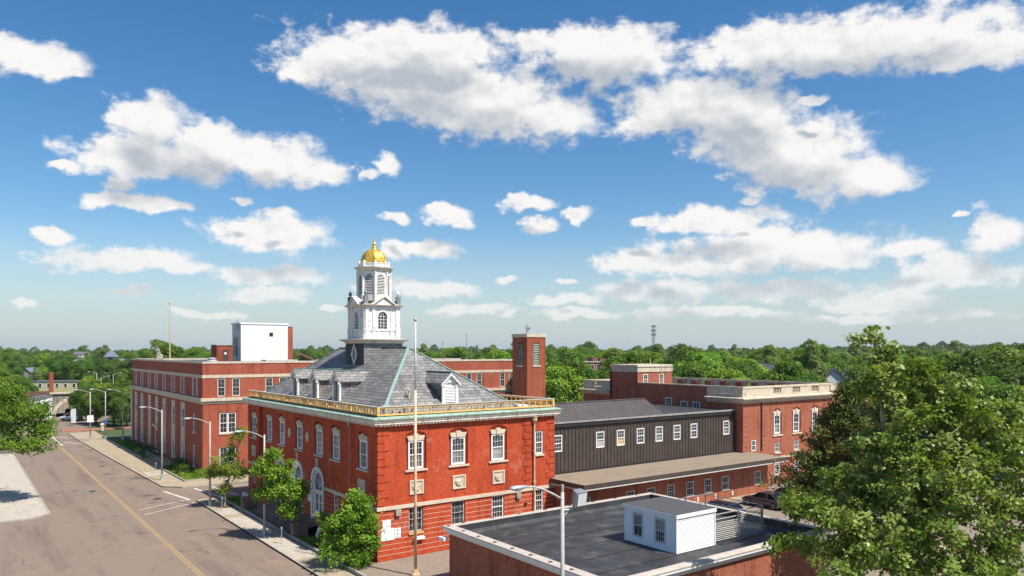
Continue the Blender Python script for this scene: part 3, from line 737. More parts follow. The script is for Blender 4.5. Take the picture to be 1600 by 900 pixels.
# carved stone panels
def panel_mesh():
    mb = MB(); w, h = 0.62, 1.1
    mb.box(-w, w, -0.03, 0.05, 0, h)
    for (x0, x1, z0, z1) in ((-w, w, 0, 0.12), (-w, w, h - 0.12, h), (-w, -w + 0.12, 0.12, h - 0.12), (w - 0.12, w, 0.12, h - 0.12)): mb.box(x0, x1, -0.09, -0.032, z0, z1)
    n = 9
    for k in range(n):
        t0, t1 = math.pi * (1 + k / n), math.pi * (1 + (k + 1) / n)
        mb.bar((0.3 * math.cos(t0), -0.07, 0.66 + 0.34 * math.sin(t0)), (0.3 * math.cos(t1), -0.07, 0.66 + 0.34 * math.sin(t1)), 0.08, 0.13, (0, 1, 0))
    mb.ball((0, -0.06, 0.55), 0.16, 0.06, 0.14, 8, 5)
    for x in (-0.42, 0.42):
        for z in (0.22, 0.42, 0.62, 0.82): mb.box(x - 0.04, x + 0.04, -0.07, -0.031, z - 0.05, z + 0.05)
    m = mb.mesh('stone_panel'); m.materials.append(MATS['limestone_clean']); return m
PAN = panel_mesh()
for a in (29.0, 32.92, 36.84): inst(PAN, 'stone_panel', hall, (a, V0, 4.82))
inst(PAN, 'stone_panel', hall, (U0, 54.6, 4.82), -math.pi / 2); inst(PAN, 'stone_panel', hall, (U0, 81.1, 4.82), -math.pi / 2)
for a in (71.35, 66.76):
    md = MB(); i = len(md.v); md.lathe(0, 0, [(0.36, 0.0), (0.36, 0.06), (0.30, 0.06), (0.28, 0.03)], 20)
    md.v = [(UC - z, a + y, 8.1 + x * 1.25) for x, y, z in md.v]
    md.build('medallion', 'limestone_clean', hall)
# stone belt and rusticated joints
edges = [NB] + sorted(x for d in DOORS for x in (d - 1.4, d + 1.4)) + [FB]
for q in [(U0 - 0.1, U1 + 0.1, V0 - 0.1, V0 - 0.001), (U0 - 0.1, U0 - 0.001, V0, NB), (U0 - 0.1, U0 - 0.001, FB, V1)] + [(UC - 0.1, UC - 0.001, a, b) for a, b in zip(edges[::2], edges[1::2])]:
    MB().box(*q, 3.86, 4.13).build('belt_course', 'limestone_clean', hall)
jm = MB(); z = 0.42
while z < 3.8:
    xs = [U0]
    for a in C3: xs += [a - 0.64, a + 0.64] if 1.8 < z else []
    xs += [40.79, 41.69] if z > 1.8 else []
    xs.append(U1)
    for a, b in zip(xs[::2], xs[1::2]): jm.box(a, b, V0 - 0.006, V0, z, z + 0.028)
    ys = [NB] + sorted(x for d in DOORS for x in (d - 1.4, d + 1.4)) + [FB]
    for a, b in zip(ys[::2], ys[1::2]):
        cut = [a] + ([x for w_ in (60.4, 77.4) if a < w_ < b for x in (w_ - 0.56, w_ + 0.56)] if z > 1.8 else []) + [b]
        for p, q in zip(cut[::2], cut[1::2]): jm.box(UC - 0.006, UC, p, q, z, z + 0.028)
    for (a, b, w_) in ((V0, NB, 54.45), (FB, V1, 81.1)):
        cut = [a, w_ - 0.56, w_ + 0.56, b] if z > 1.8 else [a, b]
        for p, q in zip(cut[::2], cut[1::2]): jm.box(U0 - 0.006, U0, p, q, z, z + 0.028)
    z += 0.385
jm.build('mortar_joint', 'limestone_clean', hall, kind='stuff')
MB().box(UC - 0.12, UC - 0.001, NB, FB, 0, 0.42).build('plinth', 'granite', hall)
# quoins
QM = {}
def quoin(face, a0, a1, plane, z):
    k = (face, round(a1 - a0, 2))
    if k not in QM:
        w = a1 - a0
        mb = MB().box(0, w, -0.045, 0, 0, 0.50) if face == 'v' else MB().box(-0.045, 0, 0, w, 0, 0.50)
        QM[k] = mb.mesh('quoin'); QM[k].materials.append(MATS['brick'])
    inst(QM[k], 'quoin', hall, (a0, plane, z) if face == 'v' else (plane, a0, z))
for k in range(10):
    z = 4.22 + k * 0.595; lng = k % 2
    quoin('v', U0, U0 + (0.95 if lng else 0.62), V0, z); quoin('v', 39.4 if lng else 39.72, 40.35, V0, z); quoin('v', 42.05 if lng else 42.35, U1, V0, z)
    quoin('u', V0, V0 + (0.62 if lng else 0.95), U0, z); quoin('u', NB - (0.62 if lng else 0.95), NB, U0, z)
    quoin('u', V1 - (0.62 if lng else 0.95), V1, U0, z); quoin('u', FB, FB + (0.62 if lng else 0.95), U0, z)
# cornice, copper gutter, apron
ring(MB(), U0, U1, V0, V1, [(-0.02, 10.25), (0.14, 10.25), (0.14, 10.36), (0.30, 10.37), (0.38, 10.40), (0.38, 10.56), (0.44, 10.60), (0.48, 10.76)]).build('cornice', 'cornice_white', hall)
ring(MB(), U0, U1, V0, V1, [(0.46, 10.765), (0.53, 10.765), (0.54, 10.84), (0.50, 10.86), (0.02, 10.98)]).build('gutter', 'verdigris', hall)
dn = MB()
for k in range(58): a = U0 + 0.1 + k * 0.3; dn.box(a, a + 0.13, V0 - 0.33, V0 - 0.145, 10.27, 10.355)
for k in range(104): a = V0 + 0.1 + k * 0.3; dn.box(U0 - 0.33, U0 - 0.145, a, a + 0.13, 10.27, 10.355)
dn.build('dentils', 'cornice_white', hall, kind='stuff')
deck = MB(); deck.poly([(U0, V0, 11.035), (U1, V0, 11.035), (U1, V1, 11.035), (U0, V1, 11.035)]); deck.build('roof_deck', 'deck_white', hall)
# slate hip roof
RU0, RU1, RV0, RV1, RZ, PZ = 26.4, 39.6, 52.6, 82.4, 11.06, 16.3
A1, A2 = (33.0, 60.5, PZ), (33.0, 75.5, PZ)
c = [(RU0, RV0, RZ), (RU1, RV0, RZ), (RU1, RV1, RZ), (RU0, RV1, RZ)]
rf = MB(); rf.poly([c[0], c[1], A1]); rf.poly([c[1], c[2], A2, A1]); rf.poly([c[2], c[3], A2]); rf.poly([c[3], c[0], A1, A2])
roof = rf.build('roof', 'slate', hall)
for a, b in ((c[0], A1), (c[1], A1), (c[2], A2), (c[3], A2), (A1, A2)):
    MB().bar((a[0], a[1], a[2] + 0.04), (b[0], b[1], b[2] + 0.04), 0.24, 0.06).build('hip_flashing', 'verdigris_clean', roof)
# timber balustrade
rail = MB(); boards = MB()
for (x0, x1, y0, y1) in ((25.68, 42.9, 51.92, 52.02), (25.68, 25.78, 52.021, 83.0), (42.8, 42.9, 52.021, 62.0)):
    rail.box(x0, x1, y0, y1, 11.05, 11.17); rail.box(x0, x1, y0, y1, 11.58, 11.70)
    boards.box(x0 - 0.06, x1 + 0.06, y0 - 0.06, y1 + 0.06, 11.702, 11.745)
rl = rail.build('balustrade', 'lumber', hall); boards.build('cap_board', 'grey_board', rl)
BAL = MB().box(-0.045, 0.045, -0.045, 0.045, 0, 0.41).mesh('baluster'); BAL.materials.append(MATS['lumber'])
for k in range(27): inst(BAL, 'baluster', rl, (25.75 + k * 0.655, 51.97, 11.17))
for k in range(56): inst(BAL, 'baluster', rl, (25.73, 52.6 + k * 0.55, 11.17))
for k in range(13): inst(BAL, 'baluster', rl, (42.85, 52.6 + k * 0.7, 11.17))
POST = MB().box(-0.11, 0.11, -0.11, 0.11, 0, 0.66).mesh('post'); POST.materials.append(MATS['lumber'])
for p in ((25.73, 51.97), (42.85, 51.97), (25.73, 57.0), (25.73, 79.4)): inst(POST, 'post', rl, (*p, 11.05))
br = MB()
for k in range(9):
    a = 27.2 + k * 1.7; br.bar((a, 52.04, 11.6), (a - 0.1, 52.5, 11.08), 0.05, 0.09)
for k in range(14):
    a = 54 + k * 2.1; br.bar((25.82, a, 11.6), (26.25, a, 11.08), 0.05, 0.09)
br.build('brace', 'lumber', rl)
# dormers
def dormer(Q, kind):
    d = MB()
    zb, ze, zp, hw = 11.62, 13.35, 14.15, 0.78
    be, bp = (2.30, 3.30) if kind == 'u' else (2.55, 3.80)
    for s in (-1, 1): d.poly([Q(s * 0.66, 0.12, zb), Q(s * 0.66, be, ze), Q(s * 0.66, 0.12, ze)])
    d.poly([Q(-0.66, 0.12, zb), Q(0.66, 0.12, zb), Q(0.66, 0.12, ze), Q(-0.66, 0.12, ze)])
    dm = d.build('dormer', 'slate', hall)
    r = MB()
    for s in (-1, 1):
        lo = [Q(s * 0.95, -0.22, ze - 0.10), Q(0, -0.22, zp), Q(0, bp, zp), Q(s * 0.95, be - 0.1, ze - 0.10)]
        r.hexa(lo, [(p[0], p[1], p[2] + 0.09) for p in lo])
    r.build('dormer_roof', 'slate', dm)
    f = MB()
    def bx(a0, a1, z0, z1, d0, d1):
        p, q = Q(a0, d0, z0), Q(a1, d1, z1); f.box(min(p[0], q[0]), max(p[0], q[0]), min(p[1], q[1]), max(p[1], q[1]), z0, z1)
    for s in (-1, 1):
        bx(s * 0.78, s * 0.52, zb, ze - 0.12, -0.06, 0.10); bx(s * 0.83, s * 0.47, ze - 0.34, ze - 0.22, -0.10, 0.101); bx(s * 0.82, s * 0.48, zb, zb + 0.12, -0.09, 0.102)
        bx(s * 0.92, s * 0.67, ze - 0.115, ze - 0.02, -0.15, be - 0.3)
        p = [(s * 0.95, ze - 0.11), (0, zp - 0.01), (0, zp - 0.2), (s * 0.95, ze - 0.28)]
        f.hexa([Q(a, -0.24, z) for a, z in p], [Q(a, -0.12, z) for a, z in p])
    n = 8; arc = [(0.5 * math.cos(math.pi * k / n), 12.95 + 0.45 * math.sin(math.pi * k / n)) for k in range(n + 1)]
    for k in range(n):
        f.poly([Q(arc[k][0], -0.03, arc[k][1]), Q(arc[k + 1][0], -0.03, arc[k + 1][1]), Q(arc[k + 1][0] * 1.05, -0.03, ze + 0.3 if abs(arc[k + 1][0]) < 0.3 else ze + 0.1), Q(arc[k][0] * 1.05, -0.03, ze + 0.3 if abs(arc[k][0]) < 0.3 else ze + 0.1)])
    f.poly([Q(-0.75, -0.02, ze), Q(0.75, -0.02, ze), Q(0, -0.02, zp - 0.1)])
    f.build('dormer_front', 'peeling_white', dm)
    if kind == 'v':
        s_ = MB()
        for k in range(11):
            z = zb + 0.12 + k * 0.125; p, q = Q(-0.5, 0.0, z), Q(0.5, 0.0, z)
            s_.hexa([Q(-0.5, -0.02, z), Q(0.5, -0.02, z), Q(0.5, 0.07, z + 0.06), Q(-0.5, 0.07, z + 0.06)], [Q(-0.5, -0.02, z + 0.03), Q(0.5, -0.02, z + 0.03), Q(0.5, 0.07, z + 0.09), Q(-0.5, 0.07, z + 0.09)])
        s_.build('louvre', 'white_paint', dm)
        MB().poly([Q(-0.52, 0.09, zb), Q(0.52, 0.09, zb), Q(0.52, 0.09, 13.35), Q(-0.52, 0.09, 13.35)]).build('louvre_backing', 'peeling_white', dm)
    else:
        MB().poly([Q(-0.52, 0.06, zb), Q(0.52, 0.06, zb), Q(0.52, 0.06, 13.35), Q(-0.52, 0.06, 13.35)]).build('pane', 'glass', dm)
        m_ = MB()
        for a in (-0.2, 0.2): p, q = Q(a - 0.02, 0.02, zb), Q(a + 0.02, 0.05, 13.3); m_.box(min(p[0], q[0]), max(p[0], q[0]), min(p[1], q[1]), max(p[1], q[1]), zb, 13.3)
        m_.build('glazing_bar', 'peeling_white', dm)
    rc = Q(0, -0.22, zp + 0.11); re = Q(0, bp, zp + 0.11)
    MB().bar(rc, re, 0.2, 0.05).build('ridge_flashing', 'verdigris_clean', dm)
for vc in (62.75, 67.75, 72.75): dormer(lambda a, d, z, vc=vc: (27.05 + d, vc + a, z), 'u')
dormer(lambda a, d, z: (33.1 + a, 53.55 + d, z), 'v')
# small roof fittings
vp = MB(); vp.tube((29.6, 54.2, 12.0), (29.6, 54.2, 12.75), 0.07); vp.lathe(29.6, 54.2, [(0.12, 12.75), (0.12, 12.85), (0.02, 12.9)], 8); vp.build('vent_pipe', 'rust_pole', roof)
for p in ((26.35, 52.3), (28.2, 52.4), (25.95, 78.6)):
    q = MB(); q.lathe(p[0], p[1], [(0.1, 11.03), (0.1, 11.5), (0.19, 11.52), (0.19, 11.75), (0.05, 11.82)], 10); q.build('roof_vent', 'galvanised', hall)
# downpipes with hopper heads
for (x, y, m_) in ((40.58, V0 - 0.16, 'rust_pole'), (UC - 0.14, NB + 0.35, 'verdigris')):
    d = MB(); d.tube((x, y, 0.1), (x, y, 9.75), 0.075, n=8); d.lathe(x, y, [(0.10, 9.7), (0.24, 9.95), (0.24, 10.25), (0.28, 10.26), (0.28, 10.3)], 8)
    for z in (2, 4.6, 7.2): d.box(x - 0.12, x + 0.12, y - 0.09, y + 0.12, z, z + 0.06)
    d.build('downpipe', m_, hall)
# street doors with fanlights
for a in DOORS:
    fr = MB(); n = 12
    def arcp(r, k): t = math.pi * k / n; return (a - r * math.cos(t), 4.27 + r * math.sin(t))
    for (r0, r1, x0, x1) in ((1.13, 1.42, UC - 0.10, UC + 0.34), (0.86, 1.13, UC + 0.05, UC + 0.34)):
        for k in range(n):
            q = [arcp(r0, k), arcp(r1, k), arcp(r1, k + 1), arcp(r0, k + 1)]
            fr.hexa([(x0, y, z) for y, z in q], [(x1, y, z) for y, z in q])
        for s in (-1, 1): fr.box(x0, x1, min(a + s * r0, a + s * r1), max(a + s * r0, a + s * r1), 0.9, 4.27)
    fr.box(UC + 0.06, UC + 0.33, a - 0.86, a + 0.86, 3.35, 3.6)
    dr = fr.build('door_surround', 'white_paint', hall)
    fan = MB(); m_ = 10
    fan.poly([(UC + 0.2, a - 0.86 * math.cos(math.pi * k / m_), 4.27 + 0.86 * math.sin(math.pi * k / m_)) for k in range(m_ + 1)] + [(UC + 0.2, a + 0.86, 3.6), (UC + 0.2, a - 0.86, 3.6)])
    fan.build('fanlight', 'glass', dr)
    bars = MB()
    for k in range(1, 6):
        t = math.pi * k / 6; bars.bar((UC + 0.17, a, 3.65), (UC + 0.17, a - 0.84 * math.cos(t), 4.2 + 0.84 * math.sin(t)), 0.035, 0.035)
    for k in range(8):
        t0, t1 = math.pi * k / 8, math.pi * (k + 1) / 8
        bars.bar((UC + 0.16, a - 0.45 * math.cos(t0), 3.95 + 0.45 * math.sin(t0)), (UC + 0.16, a - 0.45 * math.cos(t1), 3.95 + 0.45 * math.sin(t1)), 0.03, 0.03)
    bars.build('glazing_bar', 'white_paint', dr)
    lf = MB()
    for s in (-1, 1):
        y0, y1 = (a - 0.85, a - 0.02) if s < 0 else (a + 0.02, a + 0.85)
        for (p0, p1, z0, z1) in ((y0, y0 + 0.16, 0.92, 3.34), (y1 - 0.16, y1, 0.92, 3.34), (y0 + 0.16, y1 - 0.16, 0.92, 1.7), (y0 + 0.16, y1 - 0.16, 3.2, 3.34), (y0 + 0.16, y1 - 0.16, 2.45, 2.52)):
            lf.box(UC + 0.12, UC + 0.2, p0, p1, z0, z1)
    lf.build('door_leaf', 'white_paint', dr)
    MB().poly([(UC + 0.19, a - 0.7, 1.7), (UC + 0.19, a + 0.7, 1.7), (UC + 0.19, a + 0.7, 3.2), (UC + 0.19, a - 0.7, 3.2)]).build('pane', 'glass', dr)
    MB().hexa([(UC - 0.14, a - 0.12, 5.66), (UC + 0.0, a - 0.12, 5.66), (UC + 0.0, a + 0.12, 5.66), (UC - 0.14, a + 0.12, 5.66)], [(UC - 0.16, a - 0.17, 6.45), (UC, a - 0.17, 6.45), (UC, a + 0.17, 6.45), (UC - 0.16, a + 0.17, 6.45)]).build('keystone', 'limestone_clean', hall)
# entrance terrace, steps and planter walls
ter = MB(); ter.box(24.3, UC - 0.13, 62.3, 76.2, 0, 0.88)
for k in range(4): ter.box(22.95 + k * 0.34, 24.3, 64.2, 74.6, 0.17 + k * 0.18 - 0.18 + (0.012 if k == 0 else 0), 0.17 + k * 0.18)
ter.build('entrance_terrace', 'granite', hall)
for y in (62.6, 76.4):
    w = MB(); w.box(22.95, 25.4, y - 0.3, y + 0.3, 0, 1.25); w.box(22.88, 25.45, y - 0.36, y + 0.36, 1.251, 1.42); w.build('planter_wall', 'granite', hall)
for y in (58.9, 79.3):
    w = MB(); w.box(24.4, 25.6, y - 0.9, y + 0.9, 0.16, 0.34); w.box(24.55, 25.45, y - 0.75, y + 0.75, 0.341, 0.36); w.build('window_well', 'kerb_stone', hall)
# wall lamps, plaque, notices
for (x, z) in ((27.35, 3.55), (38.9, 3.55)):
    l = MB(); l.box(x - 0.22, x + 0.22, V0 - 0.22, V0 - 0.007, z - 0.02, z + 0.26); l.hexa([(x - 0.2, V0 - 0.2, z - 0.2), (x + 0.2, V0 - 0.2, z - 0.2), (x + 0.2, V0 - 0.02, z - 0.2), (x - 0.2, V0 - 0.02, z - 0.2)], [(x - 0.21, V0 - 0.21, z - 0.021), (x + 0.21, V0 - 0.21, z - 0.021), (x + 0.21, V0 - 0.02, z - 0.021), (x - 0.21, V0 - 0.02, z - 0.021)])
    l.build('wall_lamp', 'screen_paint', hall)
lan = MB(); lan.bar((UC, 66.4, 3.9), (UC - 0.5, 66.4, 4.05), 0.05, 0.05); lan.lathe(UC - 0.5, 66.4, [(0.06, 3.3), (0.16, 3.4), (0.2, 3.8), (0.1, 3.95), (0.03, 4.05)], 8); lan.build('lantern', 'dark_metal', hall)
MB().box(UC - 0.03, UC - 0.007, 65.9, 66.6, 2.3, 3.2).build('plaque', 'board_white', hall)
ex = MB(); ex.lathe(0, 0, [(0.13, 0), (0.13, 0.1), (0.09, 0.1), (0.08, 0.03)], 12); ex.v = [(39.7 + x, V0 - 0.007 - z, 2.75 + y) for x, y, z in ex.v]; ex.build('wall_vent', 'dark_metal', hall)

# cupola
CX, CY = 33.0, 67.5
def sq(h): return [(CX - h, CY - h), (CX + h, CY - h), (CX + h, CY + h), (CX - h, CY + h)]
cup = MB().prism(sq(2.03), 12.6, 16.72).build('cupola', 'slate', hall, label='slate base of the cupola')
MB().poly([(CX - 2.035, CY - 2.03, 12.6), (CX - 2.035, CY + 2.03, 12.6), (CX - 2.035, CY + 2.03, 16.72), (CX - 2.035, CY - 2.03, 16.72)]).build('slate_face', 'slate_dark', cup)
def sqring(prof): return ring(MB(), CX, CX, CY, CY, prof)
sqring([(2.05, 16.70), (2.15, 16.72), (2.15, 16.85), (2.5, 17.0), (2.55, 17.10), (1.8, 17.16)]).build('base_cornice', 'cornice_white', cup)
H = 1.86
blk = MB()
for face in (0, 1, 2, 3):
    def T(a, z, d=0.0, face=face):
        x, y = a, -H + d
        for _ in range(face): x, y = y, -x
        return (CX + x, CY + y, z)
    facade(blk, T, -H, H, 17.12, 20.25, [(-0.47, 0.47, 18.1, 19.75, 0.14, 0.47, False)])
blk.build('lantern_storey', 'peeling_white', cup)
for face in (0, 1):        # the two sides the picture shows: front (-Y) and street (-X)
    def T(a, z, d=0.0, face=face): return (CX + a, CY - H + d, z) if face == 0 else (CX - H + d, CY - a, z)
    def TB(mb, a0, a1, z0, z1, d0, d1):
        p, q = T(a0, z0, d0), T(a1, z1, d1); mb.box(min(p[0], q[0]), max(p[0], q[0]), min(p[1], q[1]), max(p[1], q[1]), z0, z1)
    pil = MB()
    for a in (-1.60, -0.95, 0.95, 1.60):
        w = 0.13 if abs(a) < 1 else 0.2
        TB(pil, a - w, a + w, 18.05, 20.1, -0.07, -0.002); TB(pil, a - w - 0.04, a + w + 0.04, 19.95, 20.18, -0.10, -0.071); TB(pil, a - w - 0.03, a + w + 0.03, 17.14, 18.0, -0.10, -0.003)
    TB(pil, -H - 0.04, H + 0.04, 17.96, 18.06, -0.13, -0.101)
    TB(pil, -0.6, 0.6, 17.3, 17.85, -0.04, -0.001)
    n = 12
    for k in range(n):
        t0, t1 = math.pi * k / n, math.pi * (k + 1) / n
        p = [(0.47 * math.cos(t0), 19.28 + 0.47 * math.sin(t0)), (0.6 * math.cos(t0), 19.28 + 0.6 * math.sin(t0)), (0.6 * math.cos(t1), 19.28 + 0.6 * math.sin(t1)), (0.47 * math.cos(t1), 19.28 + 0.47 * math.sin(t1))]
        pil.hexa([T(a, z, -0.05) for a, z in p], [T(a, z, -0.001) for a, z in p])
    pil.build('pilaster', 'peeling_white', cup)
    MB().poly([T(0.47 * math.cos(math.pi * k / n), 19.28 + 0.47 * math.sin(math.pi * k / n), 0.12) for k in range(n + 1)] + [T(-0.47, 18.1, 0.12), T(0.47, 18.1, 0.12)]).build('pane', 'glass', cup)
    gb = MB()
    for a in (-0.157, 0.157): TB(gb, a - 0.02, a + 0.02, 18.1, 19.3, 0.07, 0.11)
    for z in (18.38, 18.66, 18.98, 19.28): TB(gb, -0.47, 0.47, z - 0.018, z + 0.018, 0.06, 0.10)
    for s in (-1, 1):
        for k in range(5):
            t0, t1 = math.pi * 0.5 * k / 5, math.pi * 0.5 * (k + 1) / 5
            f_ = lambda t: T(s * (0.157 - 0.47 + 0.47 * math.cos(t)), 19.28 + 0.44 * math.sin(t), 0.09)
            gb.bar(f_(t0), f_(t1), 0.035, 0.035)
            f2 = lambda t: T(s * (-0.157 - 0.30 + 0.30 * math.cos(t)) * -1 if False else s * (0.47 - 0.31 * math.sin(t) * 0 - 0.47 * (1 - math.cos(t)) * 1.0), 19.28 + 0.44 * math.sin(t), 0.095)
            gb.bar(f2(t0), f2(t1), 0.03, 0.03)
    gb.build('glazing_bar', 'white_paint', cup)
    ped = MB(); pz = 20.32
    ped.hexa([T(-1.12, pz, -0.32), T(1.12, pz, -0.32), T(0, pz + 0.72, -0.32)], [T(-1.12, pz, 0.3), T(1.12, pz, 0.3), T(0, pz + 0.72, 0.3)])
    pd = ped.build('pediment', 'peeling_white', cup)
    rk = MB()
    for s in (-1, 1):
        p = [(s * 1.25, pz + 0.0), (0, pz + 0.80), (0, pz + 0.93), (s * 1.32, pz + 0.1)]
        rk.hexa([T(a, z, -0.46) for a, z in p], [T(a, z, 0.9) for a, z in p])
    rk.build('pediment_cap', 'cornice_white', cup)
sqring([(1.86, 20.16), (1.95, 20.18), (1.95, 20.26), (2.2, 20.34), (2.22, 20.40), (1.2, 20.55)]).build('upper_cornice', 'cornice_white', cup)
MB().prism(sq(1.80), 20.42, 20.75).build('parapet_block', 'dark_trim', cup)
for sx, sy in ((-1, -1), (1, -1), (-1, 1), (1, 1)):
    x, y = CX + sx * 1.72, CY + sy * 1.72
    MB().box(x - 0.19, x + 0.19, y - 0.19, y + 0.19, 20.4, 21.25).build('urn_pedestal', 'dark_trim' if (sx, sy) == (-1, 1) else 'grey_metal', cup)
    MB().lathe(x, y, [(0.08, 21.25), (0.07, 21.36), (0.19, 21.46), (0.16, 21.62), (0.08, 21.66), (0.09, 21.72), (0.02, 21.86)], 10).build('urn', 'white_paint' if sx > 0 else 'grey_metal', cup, smooth=True)
RO = math.pi / 8
AP = 1.48                                     # apothem of the octagon
r8 = AP / math.cos(RO)
octm = MB()
for k in range(8):
    th = k * math.pi / 4
    ex_, ey_ = Vector((math.cos(th), math.sin(th))), Vector((-math.sin(th), math.cos(th)))
    hw = AP * math.tan(RO)
    def T(a, z, d=0.0, ex_=ex_, ey_=ey_): p = ex_ * (AP - d) + ey_ * a; return (CX + p.x, CY + p.y, z)
    facade(octm, T, -hw, hw, 20.5, 23.75, [(-0.40, 0.40, 21.35, 23.35, 0.16, 0.40, True)])
octm.build('octagon', 'peeling_white', cup)
for k in range(8):
    th = k * math.pi / 4 ; ex_, ey_ = Vector((math.cos(th), math.sin(th))), Vector((-math.sin(th), math.cos(th)))
    def T(a, z, d=0.0, ex_=ex_, ey_=ey_): p = ex_ * (AP - d) + ey_ * a; return (CX + p.x, CY + p.y, z)
    bk = MB().poly([T(-0.4, 21.35, 0.15), T(0.4, 21.35, 0.15), T(0.4, 22.95, 0.15)] + [T(0.4 * math.cos(math.pi * q / 8), 22.95 + 0.4 * math.sin(math.pi * q / 8), 0.15) for q in range(1, 8)] + [T(-0.4, 22.95, 0.15)])
    bk.build('louvre_backing', 'dark_trim', cup)
    sl = MB()
    for q in range(13):
        z = 21.38 + q * 0.148
        w = 0.4 if z < 22.95 else math.sqrt(max(0.01, 0.16 - (z - 22.95) ** 2))
        sl.hexa([T(-w, z, 0.01), T(w, z, 0.01), T(w, z + 0.06, 0.13), T(-w, z + 0.06, 0.13)], [T(-w, z + 0.035, 0.01), T(w, z + 0.035, 0.01), T(w, z + 0.095, 0.13), T(-w, z + 0.095, 0.13)])
    sl.build('louvre', 'peeling_white', cup)
    co = MB(); p = (ex_ * AP + ey_ * (AP * math.tan(RO)))
    co.lathe(CX + p.x, CY + p.y, [(0.13, 20.75), (0.13, 20.95), (0.095, 20.97), (0.095, 23.45), (0.14, 23.47), (0.14, 23.6)], 8); co.build('column', 'peeling_white', cup)
MB().lathe(CX, CY, [(r8 + 0.03, 23.6), (r8 + 0.03, 23.75), (r8 + 0.12, 23.78), (r8 + 0.12, 23.9), (r8 + 0.32, 24.0), (r8 + 0.34, 24.08), (r8 - 0.1, 24.14)], 8, RO).build('octagon_cornice', 'cornice_white', cup)
MB().lathe(CX, CY, [(1.42, 24.08), (1.42, 24.42), (1.47, 24.43), (1.47, 24.5), (1.2, 24.52)], 8, RO).build('dome_parapet', 'peeling_white', cup)
for k in range(8):
    th = RO + k * math.pi / 4; x, y = CX + 1.42 * math.cos(th), CY + 1.42 * math.sin(th)
    MB().box(x - 0.09, x + 0.09, y - 0.09, y + 0.09, 24.1, 24.72).build('parapet_post', 'peeling_white', cup)
prof = [(1.30, 24.3)] + [(1.30 * math.cos(t) ** 0.85, 24.5 + 1.45 * math.sin(t)) for t in np.linspace(0, 1.42, 10)]
MB().lathe(CX, CY, prof, 8, RO).build('dome', 'gold_leaf', cup)
MB().lathe(CX, CY, [(0.26, 25.9), (0.2, 26.05), (0.24, 26.12), (0.14, 26.25), (0.17, 26.45), (0.09, 26.62), (0.06, 26.85), (0.02, 27.05)], 8, RO).build('finial', 'gold_leaf', cup)
# oval window on the slate base
ov = MB()
for k in range(20):
    t0, t1 = 2 * math.pi * k / 20, 2 * math.pi * (k + 1) / 20
    ov.bar((CX - 2.08, CY + 0.42 * math.cos(t0), 15.65 + 0.72 * math.sin(t0)), (CX - 2.08, CY + 0.42 * math.cos(t1), 15.65 + 0.72 * math.sin(t1)), 0.14, 0.12, (1, 0, 0))
for dy, dz in ((0, 0.82), (0, -0.82), (0.5, 0), (-0.5, 0)): ov.box(CX - 2.16, CX - 2.04, CY + dy - 0.09, CY + dy + 0.09, 15.65 + dz - 0.14, 15.65 + dz + 0.14)
ov.build('oval_frame', 'peeling_white', cup)
MB().poly([(CX - 2.06, CY + 0.4 * math.cos(2 * math.pi * k / 20), 15.65 + 0.7 * math.sin(2 * math.pi * k / 20)) for k in range(20)]).build('pane', 'glass_curtain', cup)
# ------------------------------------------------------------------ brick chimney behind it
ch = thing('chimney', 'tall square red brick chimney with dark louvred slots behind the slate roof', 'chimney', (43.9, 57.1, 0))
c0u, c1u, c0v, c1v = 43.9, 46.15, 57.1, 59.45
cw = MB(); facade(cw, Pv(c0v), c0u, c1u, 0, 17.3, [(44.68, 45.38, 14.6, 16.75, 0.14, 0, False)])
facade(cw, Pu(c0u), c0v, c1v, 0, 17.3, [(57.85, 58.6, 14.6, 16.75, 0.14, 0, False)])
cw.poly([(c1u, c0v, 0), (c1u, c1v, 0), (c1u, c1v, 17.3), (c1u, c0v, 17.3)]); cw.poly([(c0u, c1v, 0), (c1u, c1v, 0), (c1u, c1v, 17.3), (c0u, c1v, 17.3)])
cw.build('shaft', 'brick_chimney', ch)
MB().box(c0u - 0.06, c1u + 0.06, c0v - 0.06, c1v + 0.06, 17.3, 17.62).build('cap', 'limestone', ch)
for pts in ([(44.68, c0v + 0.13), (45.38, c0v + 0.13)], [(c0u + 0.13, 57.85), (c0u + 0.13, 58.6)]):
    (xa, ya), (xb, yb) = pts
    MB().poly([(xa, ya, 14.6), (xb, yb, 14.6), (xb, yb, 16.75), (xa, ya, 16.75)]).build('slot', 'dark_trim', ch)
    lv = MB()
    for k in range(12):
        z = 14.65 + k * 0.175
        if xa != xb: lv.hexa([(xa, ya - 0.11, z), (xb, ya - 0.11, z), (xb, ya - 0.01, z + 0.08), (xa, ya - 0.01, z + 0.08)], [(xa, ya - 0.11, z + 0.03), (xb, ya - 0.11, z + 0.03), (xb, ya - 0.01, z + 0.11), (xa, ya - 0.01, z + 0.11)])
        else: lv.hexa([(xa - 0.11, ya, z), (xa - 0.11, yb, z), (xa - 0.01, yb, z + 0.08), (xa - 0.01, ya, z + 0.08)], [(xa - 0.11, ya, z + 0.03), (xa - 0.11, yb, z + 0.03), (xa - 0.01, yb, z + 0.11), (xa - 0.01, ya, z + 0.11)])
    lv.build('louvre', 'verdigris', ch)
    if xa != xb: MB().box(xa - 0.1, xb + 0.1, c0v - 0.06, c0v + 0.1, 14.45, 14.598).build('sill', 'limestone', ch)
    else: MB().box(c0u - 0.06, c0u + 0.1, ya - 0.1, yb + 0.1, 14.45, 14.598).build('sill', 'limestone', ch)
MB().tube((44.5, 57.9, 17.62), (44.5, 57.9, 18.6), 0.05).lathe(44.9, 58.2, [(0.22, 17.62), (0.22, 18.2), (0.3, 18.22), (0.3, 18.3)], 10).build('flue', 'galvanised', ch)

